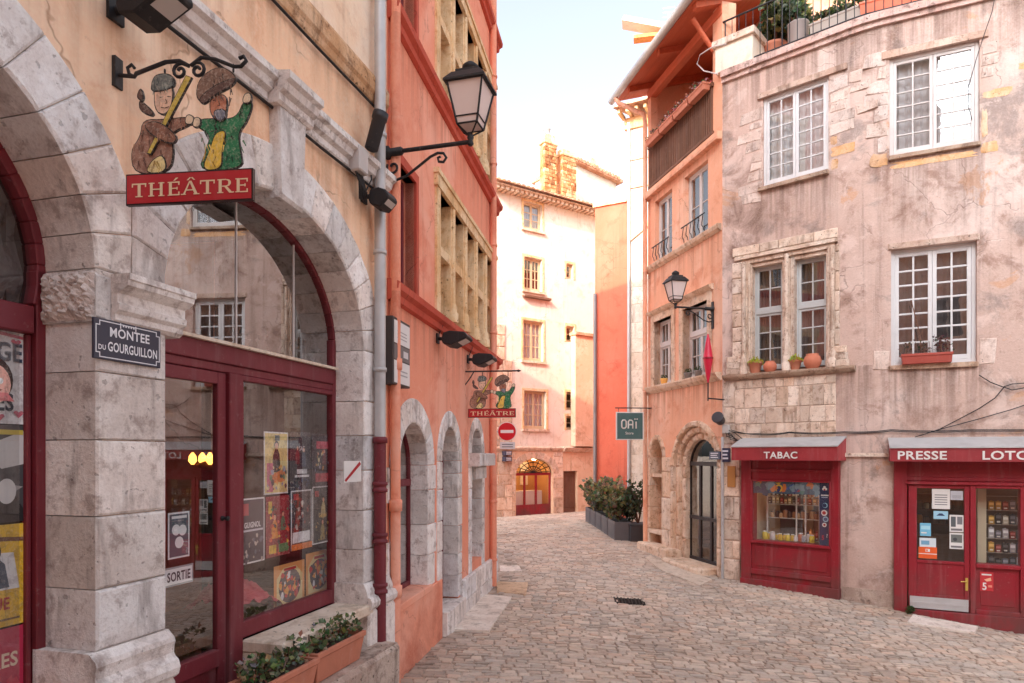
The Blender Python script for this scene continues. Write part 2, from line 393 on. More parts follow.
def casement(parent, fac, u0, u1, z0, z1, d, cols=2, rows=6, leaves=2, fm=None, gm=None, fw=.05, lw=.045, mw=.022,
             curtain=None, back=None, rowz=None, th=.05, name='window', transom=None, fcol=(1, 1, 1)):
    """wooden window: frame, leaves with glazing bars, glass, curtain or dark room behind"""
    mb = MB()
    def bar(a, b, c, e, dd=0, t=th): mb.box(fac, a, b, d + dd, d + dd + t, c, e, fcol)
    bar(u0, u0 + fw, z0, z1); bar(u1 - fw, u1, z0, z1); bar(u0 + fw, u1 - fw, z1 - fw, z1); bar(u0 + fw, u1 - fw, z0, z0 + fw * 1.2)
    zb = [(z0 + fw * 1.2, z1 - fw, rows)]
    if transom:
        bar(u0 + fw, u1 - fw, transom - .035, transom + .035, -.012)
        zb = [(z0 + fw * 1.2, transom - .035, rows[0]), (transom + .035, z1 - fw, rows[1])]
    L = (u1 - u0 - 2 * fw) / leaves
    for za, zt, rw in zb:
        for i in range(leaves):
            a = u0 + fw + i * L + .002; b = a + L - .004
            bar(a, a + lw, za + .002, zt - .002, .008); bar(b - lw, b, za + .002, zt - .002, .008)
            bar(a + lw, b - lw, zt - lw, zt - .002, .008); bar(a + lw, b - lw, za + .002, za + lw * 1.3, .008)
            for c in range(1, cols):
                x = a + lw + (b - a - 2 * lw) * c / cols; bar(x - mw / 2, x + mw / 2, za + lw, zt - lw, .014, th - .012)
            for r in range(1, rw):
                f = rowz[r - 1] if rowz else r / rw
                y = za + lw * 1.3 + (zt - za - 2.3 * lw) * f; bar(a + lw, b - lw, y - mw / 2, y + mw / 2, .016, th - .015)
    o = mb.build(name, fm, parent, bevel=.004)
    g = MB(); g.quad(fac, u0 + .01, u1 - .01, z0 + .01, z1 - .01, d + th * .6); g.build('pane', gm, o)
    if curtain:
        c = MB(); n = 28; c0, c1 = u0 + .02, u1 - .02; ph = random.uniform(0, 6)
        for i in range(n):
            a, b = c0 + (c1 - c0) * i / n, c0 + (c1 - c0) * (i + 1) / n
            da, db = d + .14 + .025 * math.sin(i * 1.9 + ph), d + .14 + .025 * math.sin((i + 1) * 1.9 + ph)
            c.poly([fac.P(a, da, z0 + .02), fac.P(b, db, z0 + .02), fac.P(b, db, z1 - .02), fac.P(a, da, z1 - .02)])
        c.build('curtain', curtain, o, smooth=True)
    if back:
        b = MB(); D = d + .9
        b.quad(fac, u0 - .25, u1 + .25, z0 - .2, z1 + .2, D)
        for x in (u0 - .25, u1 + .25): b.poly([fac.P(x, d + .1, z0 - .2), fac.P(x, D, z0 - .2), fac.P(x, D, z1 + .2), fac.P(x, d + .1, z1 + .2)])
        for y in (z0 - .2, z1 + .2): b.poly([fac.P(u0 - .25, d + .1, y), fac.P(u1 + .25, d + .1, y), fac.P(u1 + .25, D, y), fac.P(u0 - .25, D, y)])
        b.build('room', back, o)
    return o
# ------------------------------------------------------------------ light
SUN_EL, SUN_AZ = 29.0, 33.0                         # elevation; heading of the light, degrees from +Y towards +X
world = bpy.data.worlds.new('World'); scene.world = world; world.use_nodes = True
wt = world.node_tree; wt.nodes.clear()
sky = wt.nodes.new('ShaderNodeTexSky'); sky.sky_type = 'NISHITA'; sky.sun_disc = False
sky.sun_elevation = R(SUN_EL); sky.sun_rotation = R(180 + SUN_AZ)
sky.air_density = 1.0; sky.dust_density = 6.0; sky.ozone_density = 1.0; sky.altitude = 200
bg = wt.nodes.new('ShaderNodeBackground'); bg.inputs['Strength'].default_value = 0.66
wo = wt.nodes.new('ShaderNodeOutputWorld')
bw = wt.nodes.new('ShaderNodeRGBToBW'); mx_ = wt.nodes.new('ShaderNodeMix'); mx_.data_type = 'RGBA'; mx_.inputs[0].default_value = .8
ml_ = wt.nodes.new('ShaderNodeMix'); ml_.data_type = 'RGBA'; ml_.blend_type = 'MULTIPLY'; ml_.inputs[0].default_value = 1; ml_.inputs[7].default_value = (.93, .99, 1.06, 1)
wt.links.new(sky.outputs[0], bw.inputs[0]); wt.links.new(sky.outputs[0], mx_.inputs[6]); wt.links.new(bw.outputs[0], mx_.inputs[7]); wt.links.new(mx_.outputs[2], ml_.inputs[6]); wt.links.new(ml_.outputs[2], bg.inputs[0])
wt.links.new(bg.outputs[0], wo.inputs[0])
sl = bpy.data.lights.new('sun', 'SUN'); sl.energy = 4.6; sl.angle = R(.53); sl.color = (1, .86, .64)
so = bpy.data.objects.new('sun', sl); COL.objects.link(so)
sd = Vector((math.sin(R(SUN_AZ)) * math.cos(R(SUN_EL)), math.cos(R(SUN_AZ)) * math.cos(R(SUN_EL)), -math.sin(R(SUN_EL))))
so.rotation_euler = sd.to_track_quat('-Z', 'Y').to_euler(); so.location = (0, -20, 30)
scene.view_settings.view_transform = 'Standard'; scene.view_settings.look = 'None'; scene.view_settings.exposure = 0
scene.cycles.max_bounces = 8; scene.cycles.diffuse_bounces = 4; scene.cycles.glossy_bounces = 3; scene.cycles.transparent_max_bounces = 12

# ------------------------------------------------------------------ facade planes (metres)
FT = Fac(-1.23, 6.77, .283, 1)                     # theatre, u = 0 at its far corner
FP = Fac(-.277, 12.4, .166, .986)                  # pink house, u = 0 at its far corner
FO = Fac(3.30, 16.57, .2375, -.971)                # orange house, u = 0 at its far corner
FB = Fac(4.10, 13.3, .75, -.66)                    # corner house, left face
_c = FB.P(FB.u(866), 0, 0)
FC = Fac(_c[0], _c[1], .9, -.435)                  # corner house, right face
FF = Fac(.86, 28.0, .822, .569)                    # tall white house closing the street
FR = Fac(2.94, 23.6, .881, -.473)                  # red wall
_w = FR.P(FR.u(627), 0, 0)
FW = Fac(_w[0], _w[1], .881, -.473)                # white house behind the orange one

# ------------------------------------------------------------------ ground
CP = [(-1.14, 7.3, .10), (-.28, 12.4, .13), (4.1, 13.3, .005), (3.3, 16.57, .144), (5.8, 11.8, -.105), (6.57, 11.42, -.19),
      (8.03, 10.71, -.375), (.86, 28, -.06), (2.94, 23.6, .15), (-2, 3, .08), (6.4, 8.0, -.38), (0, -8, .15), (10, -8, -.4),
      (13, 6, -.7), (13, 16, -.5), (-10, 5, .1), (-10, 20, .1), (-3, 27, -.1), (5, 36, .0), (-8, 36, -.1), (12, 30, .1)]
def _tps():
    P = np.array([c[:2] for c in CP]); z = np.array([c[2] for c in CP]); n = len(P)
    def U(r): return np.where(r > 1e-9, r * r * np.log(np.maximum(r, 1e-9)), 0)
    K = U(np.linalg.norm(P[:, None] - P[None], axis=2)) + np.eye(n) * .6
    A = np.zeros((n + 3, n + 3)); A[:n, :n] = K; A[:n, n] = A[n, :n] = 1; A[:n, n + 1:] = P; A[n + 1:, :n] = P.T
    w = np.linalg.solve(A, np.concatenate([z, np.zeros(3)]))
    def g(x, y):
        x = np.clip(np.asarray(x, float), -12, 14); y = np.clip(np.asarray(y, float), -10, 37)
        r = np.sqrt((x[..., None] - P[:, 0]) ** 2 + (y[..., None] - P[:, 1]) ** 2)
        return (U(r) * w[:n]).sum(-1) + w[n] + w[n + 1] * x + w[n + 2] * y
    return g
GZ = _tps()
def gz(x, y): return float(GZ(np.array(x), np.array(y)))

def make_ground():
    xs = np.concatenate([[-900, -120, -30], np.arange(-12, 14.01, .5), [30, 120, 900]])
    ys = np.concatenate([[-900, -120, -30], np.arange(-10, 37.01, .5), [60, 150, 900]])
    X, Y = np.meshgrid(xs, ys); Z = GZ(X, Y) - .012
    mb = MB(); nx = len(xs)
    mb.v = [tuple(p) for p in np.stack([X.ravel(), Y.ravel(), Z.ravel()], 1)]
    for j in range(len(ys) - 1):
        for i in range(nx - 1):
            mb.f.append([j * nx + i, j * nx + i + 1, (j + 1) * nx + i + 1, (j + 1) * nx + i]); mb.m.append(0); mb.c.append((1, 1, 1)); mb.sm.append(True)
    m = stone('sandy_joint_mortar', rgb(176, 154, 138), rgb(128, 108, 96), rgb(198, 178, 162), .6)
    return tag(mb.build('ground', m), kind='structure')
make_ground()

def cobble_mat():
    t = NT('cobblestone'); co = t.coords(); a = t.noise(co, 1.1, 3, .6, .3); d = t.noise(co, .42, 5, .7, .4); b = t.noise(co, 18, 5, .7); f = t.noise(co, 70, 3, .7)
    c = t.mix(t.ramp(a, .35, .7), t.attr(), t.mix(1.0, t.attr(), (1.14, 1.06, 1.0), 'MULTIPLY'))
    c = t.mix(t.math('MULTIPLY', t.ramp(b, .48, .72), .5), c, t.mix(1.0, c, (.55, .52, .5), 'MULTIPLY'))
    c = t.mix(t.math('MULTIPLY', t.ramp(f, .5, .8), .3), c, t.mix(.5, c, (.8, .75, .7)))
    c = t.mix(t.math('MULTIPLY', t.ramp(d, .48, .66), .55), c, t.mix(1.0, c, (.62, .56, .52), 'MULTIPLY'))
    r = t.math('ADD', t.math('MULTIPLY', b, .3), .45)
    t.bsdf(c, r, 0, t.bump(t.math('ADD', b, t.math('MULTIPLY', f, .4)), .45, .012), .4)
    return t.mat
def inside(poly, x, y):
    c = False; n = len(poly)
    for i in range(n):
        x0, y0 = poly[i]; x1, y1 = poly[i - 1]
        if (y0 > y) != (y1 > y) and x < (x1 - x0) * (y - y0) / (y1 - y0) + x0: c = not c
    return c
SLABS = []                                         # flat stones let into the paving: (plan polygon)
def make_cobbles():
    """small split setts in wavering rows across the street"""
    area = [(-1.95, 4.6), (-1.05, 7.2), (-.1, 12.6), (-.1, 15), (-4, 24), (-2, 27), (3.6, 29.3), (3.0, 23.5), (3.35, 16.7), (4.15, 13.35), (5.95, 11.75), (10.5, 9.7), (10.5, 4.6)]
    pal = [rgb(190, 170, 156), rgb(178, 164, 154), rgb(198, 182, 168), rgb(172, 156, 146), rgb(194, 164, 146), rgb(166, 156, 150), rgb(206, 192, 180), rgb(184, 158, 144), rgb(176, 168, 162), rgb(158, 146, 138), rgb(188, 172, 160), rgb(182, 166, 154)]
    rnd = random.Random(5); mb = MB(); y = 4.6; V = []; F = []; C = []
    def wave(x): return .10 * math.sin(x * .55 + 1) + .03 * math.sin(x * 1.7) + .006 * math.sin(x * 4.1) - .02 * x
    def wd(px, py):                                # distance to the nearest wall foot: setts are coloured darker towards it
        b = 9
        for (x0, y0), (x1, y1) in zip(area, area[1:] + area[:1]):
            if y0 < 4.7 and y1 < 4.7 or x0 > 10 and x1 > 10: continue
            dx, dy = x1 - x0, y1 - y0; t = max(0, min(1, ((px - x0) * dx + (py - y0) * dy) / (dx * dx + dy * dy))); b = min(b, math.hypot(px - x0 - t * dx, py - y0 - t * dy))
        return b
    row = 0
    while y < 30:
        h = rnd.uniform(.078, .112); x = -5 + rnd.uniform(0, .2); k = 1 + max(0, y - 12) * .02; h *= k
        while x < 10.6:
            w = rnd.choice((rnd.uniform(.10, .15), rnd.uniform(.14, .20), rnd.uniform(.17, .25))) * k
            cx, cy = x + w / 2, y + h / 2 + wave(x + w / 2)
            if inside(area, cx, cy) and not any(inside(s, cx, cy) for s in SLABS) and not (abs(cx - 1.12 - .03 * (cy - 9)) < .03 and cy < 10):
                g = rnd.uniform(.003, .007); top = rnd.uniform(.0, .008); j = lambda: rnd.uniform(-.008, .008); ch = .016
                b = len(V)
                ring = [(x + g + j(), y + g + j()), (x + w - g + j(), y + g + j()), (x + w - g + j(), y + h - g + j()), (x + g + j(), y + h - g + j())]
                sl = (rnd.uniform(-.006, .006), rnd.uniform(-.008, .008))
                for lev in range(3):
                    for i, (px, py) in enumerate(ring):
                        f = (0, .35, 1)[lev]; qx = px + (cx - px) * f * ch / (w / 2) ; my = y + h / 2; qy = py + (my - py) * f * ch / (h / 2)
                        zz = (-.03, top - .007, top)[lev] + (sl[0] * (1 if px > cx else -1) + sl[1] * (1 if py > my else -1)) * (lev > 0)
                        V.append((qx, qy + wave(qx), zz))
                for lev in (0, 4):
                    for i in range(4): F.append([b + lev + i, b + lev + (i + 1) % 4, b + lev + 4 + (i + 1) % 4, b + lev + 4 + i])
                F.append([b + 8, b + 9, b + 10, b + 11])
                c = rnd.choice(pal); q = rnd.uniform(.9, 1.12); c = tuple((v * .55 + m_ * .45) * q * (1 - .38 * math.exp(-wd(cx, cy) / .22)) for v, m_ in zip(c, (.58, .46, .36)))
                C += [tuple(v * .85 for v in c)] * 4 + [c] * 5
            x += w
        y += h; row += 1
    A = np.array(V); A[:, 2] += GZ(A[:, 0], A[:, 1])
    mb.v = A.tolist(); mb.f = F; mb.c = C; mb.m = [0] * len(F); mb.sm = [False] * len(F)
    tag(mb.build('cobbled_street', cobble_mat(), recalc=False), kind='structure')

# ------------------------------------------------------------------ materials
K = 1.0
m_theatre = plaster('peach_render', rgb(248, 202, 166), rgb(226, 164, 126), rgb(252, 226, 202), .8, .5, None, .3, 1.0, .1, .4, [(5.0, .8, .55), (5.75, .5, .5)], .6, .15)
m_theatre2 = plaster('pale_ochre_render', rgb(246, 212, 182), rgb(220, 174, 140), rgb(251, 230, 210), .8, .5, rgb(214, 178, 146), .3, 1.0, .1, .4, (), .6, .2)
m_pink = plaster('coral_render', rgb(240, 154, 124), rgb(224, 126, 98), rgb(246, 182, 158), .85, .45, None, .16, .8, .1, .25, [(4.0, .7, .5), (6.75, .7, .4), (-.3, -1.3, .7)], .4)
m_orange = plaster('orange_render', rgb(236, 172, 140), rgb(216, 138, 104), rgb(243, 198, 172), .85, .55, None, .18, .9, .1, .3, [(3.9, .8, .6), (6.8, .8, .5), (8.6, .5, .4)], .5, .12)
m_white = plaster('white_render', rgb(230, 214, 196), rgb(208, 180, 152), rgb(238, 228, 216), .7, .5, None, .2, 1.0, .1, .3, (), .5)
m_ochre_low = plaster('ochre_stone_render', rgb(222, 180, 148), rgb(186, 134, 100), rgb(236, 208, 180), .7, .5, None, .3, 1.2)
m_red = plaster('red_render', rgb(222, 112, 86), rgb(202, 90, 68), rgb(230, 132, 108), .7, .4, None, .14, .7, .1, .2, [(1.2, -1.0, .5)], .4)
m_stone = stone('grey_mauve_limestone', rgb(222, 211, 205), rgb(164, 146, 139), rgb(242, 236, 232), .45, .88, .4)
m_pstone = stone('ochre_window_stone', rgb(232, 190, 140), rgb(200, 148, 98), rgb(242, 212, 172), .25)
m_bstone = stone('pale_golden_limestone', rgb(216, 190, 170), rgb(156, 122, 100), rgb(234, 216, 200), .5)
m_wstone = stone('bleached_rubble_stone', rgb(210, 187, 175), rgb(166, 138, 124), rgb(224, 206, 196), .5)
m_ostone = stone('warm_door_stone', rgb(218, 184, 156), rgb(168, 128, 102), rgb(232, 208, 186), .4)
m_dark_stone = stone('damp_plinth_stone', rgb(176, 152, 138), rgb(118, 96, 86), rgb(202, 182, 168), .6)
m_concrete = stone('smooth_sill_stone', rgb(220, 200, 180), rgb(190, 164, 140), rgb(232, 216, 200), .15, .8)
m_slab = stone('pale_paving_slab', rgb(222, 204, 190), rgb(190, 168, 152), rgb(234, 220, 208), .2, .8)
m_red_paint = paint('crimson_paint', rgb(148, 22, 38), .45, 0, .42, .10, .5, None, (0, .9))
m_wine_paint = paint('wine_red_paint', rgb(118, 36, 46), .48, 0, .42, .10)
m_frame_grey = paint('pale_grey_window_paint', rgb(212, 204, 200), .5, 0, .25)
m_frame_white = paint('white_window_paint', rgb(214, 212, 212), .5, 0, .2)
m_iron = paint('black_wrought_iron', rgb(46, 44, 46), .5, .4, .3)
m_zinc = paint('dull_zinc', rgb(196, 194, 194), .45, .35, .35)
m_any = paint('printed_or_painted', (1, 1, 1), .5, 0, .12)
def print_mat():
    t = NT('printed_picture'); co = t.coords(); a = t.noise(co, 16, 5, .75, .5); b = t.noise(co, 55, 4, .75, .6); h = t.noise(t.coords((40, 40, 9)), 1.0, 4, .7)
    c = t.mix(t.math('MULTIPLY', t.ramp(a, .46, .60), .65), t.attr(), t.mix(1.0, t.attr(), (.58, .54, .55), 'MULTIPLY'))
    c = t.mix(t.math('MULTIPLY', t.ramp(b, .50, .62), .45), c, t.mix(.5, c, (.9, .8, .66)))
    c = t.mix(t.math('MULTIPLY', t.ramp(h, .54, .66), .4), c, t.mix(1.0, c, (.35, .33, .36), 'MULTIPLY'))
    t.bsdf(c, .5, 0, None, .4); return t.mat
m_print = print_mat()
m_gloss = paint('enamel', (1, 1, 1), .3, 0, .1, .02)
m_terracotta = paint('terracotta', rgb(192, 120, 94), .8, 0, .4, .2)
m_wood = paint('weathered_wood', rgb(120, 84, 66), .7, 0, .4, .2, .3)
m_tile = stone('roof_tile_clay', rgb(200, 140, 108), rgb(150, 96, 72), rgb(220, 172, 140), .4)
m_brick = stone('chimney_brick', rgb(200, 130, 80), rgb(120, 66, 38), rgb(226, 186, 144), .6)
m_leaf = leafmat('leaves', (1, 1, 1))
m_glass = glass('window_glass', .14, wob=.06)
m_shopglass = glass('shop_glass', .07, (.92, .93, .92), wob=.012)
m_fanglass = glass('theatre_fanlight_glass', .34, (.85, .85, .85), wob=.006)
m_theglass = glass('theatre_glass', .19, (.95, .95, .95), wob=.006)
m_lantern = paint('frosted_lantern_glass', rgb(226, 206, 200), .35, 0, .15, .02)
m_darkroom = paint('dark_interior', rgb(52, 44, 40), .9)
m_grey_net = paint('added_pale_curtain', rgb(196, 190, 192), .9, 0, .3)
m_lace = paint('grey_net_curtain', rgb(112, 102, 102), .9, 0, .5)
m_net = paint('white_net_curtain', rgb(228, 222, 222), .9)
m_warmroom = paint('warm_shop_wall', rgb(196, 150, 96), .8)
# ================================================================== THEATRE BUILDING (left)
theatre = thing('theatre_building', 'peach rendered old house with two wide stone arches and wine red theatre shopfronts', 'building', FT, 0, 0, 0)
A_U1 = FT.u(362); A_U0 = FT.u(163); A_UC = (A_U0 + A_U1) / 2; A_HW = (A_U1 - A_U0) / 2
B_U1 = FT.u(92); B_U0 = B_U1 - 2 * A_HW; B_UC = (B_U0 + B_U1) / 2
MID = (A_U0 + B_U1) / 2; ZS, RISE, RW, RD = 3.36, .96, .34, .34
LOW_Z = 5.0; HI_Z = 5.72
mb = MB()
holes = [archp(A_U0 - .06, A_U1 + .06, -.3, ZS, RISE + .06), archp(B_U0 - .06, B_U1 + .06, -.3, ZS, RISE + .06)]
mb.plate(FT, rect(-13, -.0, -.6, HI_Z), holes, 0, .3)
mb.build('wall', m_theatre, theatre)
mb = MB()
tw = [rect(-3.6, -2.5, 6.75, 8.5), rect(-6.6, -5.5, 6.75, 8.5), rect(-3.6, -2.5, 9.8, 11.4), rect(-6.6, -5.5, 9.8, 11.4)]
mb.plate(FT, rect(-13, -.0, HI_Z, 13.4), tw, 0, .25)
mb.add([FT.P(u, d, z) for d in (.0, 9) for u, z in ((-13, 13.4), (0, 13.4), (0, -.6), (-13, -.6))], [(0, 1, 5, 4), (1, 2, 6, 5), (2, 3, 7, 6), (3, 0, 4, 7), (4, 5, 6, 7)])
mb.build('upper_wall', m_theatre2, theatre)
for w in tw: casement(theatre, FT, w[0][0], w[1][0], w[0][1], w[2][1], .16, 2, 5, 2, m_frame_grey, m_glass, back=m_darkroom)
# arch stones
mb = MB()
voussoirs(mb, FT, A_UC, ZS, A_HW, RISE, RW, 17, -.025, RD, clip=(MID, 9), v=.16)
voussoirs(mb, FT, B_UC, ZS, A_HW, RISE, RW, 17, -.025, RD, clip=(-99, MID), v=.16)
quoins(mb, FT, A_U1, A_U1 + .30, 1.22, ZS, .38, -.025, RD, .12)
quoins(mb, FT, B_U0 - .4, B_U0, -.3, ZS, .38, -.025, RD)
mb.build('arch_stones', m_stone, theatre)
# pilaster between the two arches: tall blocks, rough impost, moulded capital, torus base
mb = MB()
z = -.3
for zz in (1.28,): pass
zc = FT.z(100, 372); zt = FT.z(100, 272)
z = 1.05 + .34
while z < ZS - .02:
    h = min(random.uniform(.30, .40), ZS - z)
    if ZS - z - h < .15: h = ZS - z
    mb.block(FT, rect(B_U1, A_U0, z, z + h), -.03, RD, .012, tint(.12)); z += h
BO = .34
mb.block(FT, rect(B_U1 - .05, A_U0 + .015, -.4, .78 + BO), -.075, RD, .02, tint(.08))
prof = [(d * .78, z + BO) for d, z in [(-.10, .78), (-.13, .80), (-.145, .84), (-.13, .88), (-.10, .90), (-.085, .92), (-.09, .96), (-.10, .985), (-.09, 1.01), (-.06, 1.03), (-.035, 1.05)]]
moulding(mb, FT, B_U1 - .045, A_U0 + .012, prof, RD)
mb.build('pilaster', m_stone, theatre)
mb = MB()
u0, u1 = FT.u(106), A_U0 + .09
z0 = FT.z(140, 331); z1 = FT.z(140, 285)
hh = z1 - z0
moulding(mb, FT, u0, u1, [(-.035, z0), (-.06, z0 + .02), (-.06, z0 + .05), (-.085, z0 + .07), (-.09, z0 + .1), (-.075, z0 + .11), (-.075, z0 + hh * .62), (-.10, z0 + hh * .66), (-.14, z0 + hh * .76), (-.145, z0 + hh * .86), (-.155, z0 + hh * .88), (-.155, z1)], RD)
# rough unworked impost block on the near corner
na, nb = 22, 16
gv = []
for j in range(nb + 1):
    for i in range(na + 1):
        e = min(1, 6 * min(i / na, 1 - i / na, j / nb, 1 - j / nb))
        gv.append(FT.P(B_U1 - .012 - e * (.012 + .026 * random.random() + .014 * math.sin(i * 1.3 + j * .7) * math.sin(j * 1.7)), -.028 + (RD + .02) * i / na + random.uniform(-.004, .004), z0 + .0 + (hh) * j / nb + random.uniform(-.004, .004)))
mb.add(gv, [(j * (na + 1) + i, j * (na + 1) + i + 1, (j + 1) * (na + 1) + i + 1, (j + 1) * (na + 1) + i) for j in range(nb) for i in range(na)], (.92, .88, .86), 0, False)
mb.block(FT, rect(B_U1 - .015, u0 + .01, z0 - .01, z1), -.035, RD, .02, (.8, .8, .8))
mb.build('capital', m_stone, theatre)
# right pier: base moulding
mb = MB()
zb = FT.z(365, 590)
mb.block(FT, rect(A_U1 - .03, -.02, -.4, .98), -.09, RD, .02, tint(.06))
moulding(mb, FT, A_U1 - .025, -.03, [(-.09, .98), (-.115, 1.01), (-.12, 1.05), (-.10, 1.09), (-.07, 1.10), (-.065, 1.14), (-.04, 1.2), (-.025, 1.22)], RD)
mb.build('pier_base', m_stone, theatre)
# keystone pilaster that carries the ledge
mb = MB()
ku = FT.u(284)
mb.block(FT, [(ku - .16, ZS + RISE - .06), (ku + .13, ZS + RISE - .08), (ku + .17, LOW_Z), (ku - .19, LOW_Z)], -.09, .1, .02, tint(.08))
mb.build('keystone', m_stone, theatre)
# ledge
mb = MB()
def ledge(u0, u1, o=0, zz=0): moulding(mb, FT, u0, u1, [(-.01 - o, LOW_Z - .09), (-.03 - o, LOW_Z - .07), (-.03 - o, LOW_Z - .02), (-.07 - o, LOW_Z), (-.085 - o, LOW_Z + .05), (-.12 - o, LOW_Z + .07), (-.12 - o, LOW_Z + .12), (-.02, LOW_Z + .15)], .1)
ledge(-13, ku - .24); ledge(ku - .235, ku + .21, .09); ledge(ku + .215, -.06)
mb.build('ledge', m_stone, theatre)
mb = MB()
moulding(mb, FT, -13, -.10, [(-.01, HI_Z - .02), (-.03, HI_Z), (-.04, HI_Z + .05), (-.06, HI_Z + .08), (-.065, HI_Z + .19), (-.05, HI_Z + .23), (-.01, HI_Z + .25)], .1)
mb.build('string_course', stone('stained_ochre_band', rgb(206, 158, 116), rgb(130, 90, 62), rgb(226, 190, 156), .4), theatre)
mb = MB()
for k, (zo, r) in enumerate(((LOW_Z - .11, .012), (LOW_Z + .165, .010), (HI_Z - .05, .012))):
    pts = [FT.P(-13 + i * .65, -.04 + .006 * (i % 3), zo + .012 * ((i * 7) % 5 - 2) / 2) for i in range(20)] + [FT.P(-.12, -.04, zo)]
    mb.tube(pts, r, 6, (.6, .6, .6))
mb.build('cable', m_iron, theatre)
# downpipe of zinc above, wine red cast iron below
def downpipe(parent, fac, u, d, r, z0, z1, zsplit, mats, clips, name='downpipe'):
    mb = MB(); mb.tube([fac.P(u, d, zsplit), fac.P(u, d, z1)], r, 14)
    for z in clips:
        if z > zsplit: mb.lathe(fac.P(u, d, z), [(r, -.02), (r * 1.22, -.018), (r * 1.22, .018), (r, .02)], 14)
    o = mb.build(name, mats[0], parent, smooth=None)
    if zsplit > z0:
        mb = MB(); mb.tube([fac.P(u, d, z0), fac.P(u, d, zsplit)], r * 1.08, 14)
        for z in clips:
            if z < zsplit: mb.lathe(fac.P(u, d, z), [(r * 1.08, -.05), (r * 1.4, -.045), (r * 1.4, -.02), (r * 1.18, -.01), (r * 1.18, .01), (r * 1.4, .02), (r * 1.4, .045), (r * 1.08, .05)], 14)
        mb.lathe(fac.P(u, d, zsplit), [(r, -.03), (r * 1.35, -.03), (r * 1.35, .02), (r, .03)], 14)
        mb.build(name, mats[1], parent)
up = FT.u(381, -.1)
downpipe(theatre, FT, up, -.09, .052, .05, 13.2, FT.z(381, 440, -.09), (m_zinc, m_wine_paint), [1.15, 1.62, 2.1, 3.2, 4.3, 5.4, 6.7, 8, 9.5, 11])
# coping and bits inside the ground floor
mb = MB()
for D0, D1, U0, U1 in ((.42, 2.6, A_U0 - .6, A_U1 + .3), (.42, 2.6, B_U0 - .3, B_U1 + .1)):
    mb.add([FT.P(u, d, z) for d in (D0, D1) for u, z in ((U0, 4.6), (U1, 4.6), (U1, .0), (U0, .0))], [(0, 1, 5, 4), (1, 2, 6, 5), (2, 3, 7, 6), (3, 0, 4, 7), (4, 5, 6, 7)])
mb.build('interior', m_darkroom, theatre)

# ------------------------------------------------------------------ shopfront in the right arch
GD = .27
sf = thing('shopfront', 'arched wine red theatre shopfront with door, posters and big fanlight', 'shopfront', FT, A_UC, GD, 0)
su0, su1 = A_U0 - .3, FT.u(337, GD)
tz0, tz1 = FT.z(250, 372, GD) - .03, FT.z(250, 353, GD) + .02       # transom
tzm = FT.z(200, 348, GD)
tz0, tz1 = tzm - .075, tzm + .055
fc = (su0 + su1) / 2
mb = MB()
def fbar(u0, u1, z0, z1, d=0, t=.07): mb.box(FT, u0, u1, GD + d, GD + d + t, z0, z1)
# arched rim of the fanlight
aw = (A_U1 + .01 - (A_U0 - .01)) / 2; auc = A_UC
def rim(uc, a, b, w, d, dep, n=30, zs=ZS, tmin=-.25):
    for i in range(n):
        t0, t1 = tmin + (math.pi - 2 * tmin) * i / n, tmin + (math.pi - 2 * tmin) * (i + 1) / n
        q = [(uc + (a - w) * math.cos(t0), zs + (b - w) * math.sin(t0)), (uc + a * math.cos(t0), zs + b * math.sin(t0)), (uc + a * math.cos(t1), zs + b * math.sin(t1)), (uc + (a - w) * math.cos(t1), zs + (b - w) * math.sin(t1))]
        mb.prism(FT, q, d, d + dep)
rim(auc, aw + .03, RISE + .03, .06, GD, .07)
fbar(su1 - .07, A_U1 + .02, .6, ZS + .1)
fbar(su0, su1 - .07, tz0, tz1, -.015, .09)
fbar(su0, su1, tz0 - .06, tz0, .005, .06)
bu0, bu1 = FT.u(224.5, GD), FT.u(241, GD)
fbar(bu0 + .035, bu1, .05, tz0 - .06, -.02, .09)
wz0 = FT.z(295, 621, GD) ; wz0 = 1.10
fbar(bu1, su1 - .07, wz0 - .06, wz0 + .06, 0, .07)
fbar(bu1, su1 - .07, tz0 - .10, tz0 - .06, .0, .06); fbar(bu1, bu1 + .035, wz0 + .06, tz0 - .1, .0, .06)
frame = mb.build('frame', m_wine_paint, sf, bevel=.006)
mb = MB(); mb.box(FT, su0, su1 - .05, GD - .05, GD + .0, tz1, tz1 + .022); mb.build('transom_ledge', m_concrete, sf)
mb = MB(); mb.sheet(FT, archp(su0, A_U1, tz1, ZS, RISE), GD + .035); mb.build('fanlight_pane', m_fanglass, sf); mb = MB()
mb.quad(FT, bu1, su1 - .07, wz0, tz0 - .05, GD + .035)
mb.build('pane', m_theglass, sf)
mb = MB()
for px in (297, 240):
    u = FT.u(px, GD); h = ZS + RISE * math.sqrt(max(0, 1 - ((u - auc) / aw) ** 2)) - .04
    mb.box(FT, u - .006, u + .006, GD + .028, GD + .044, tz1, h)
mb.build('glazing_joint', m_frame_grey, sf)
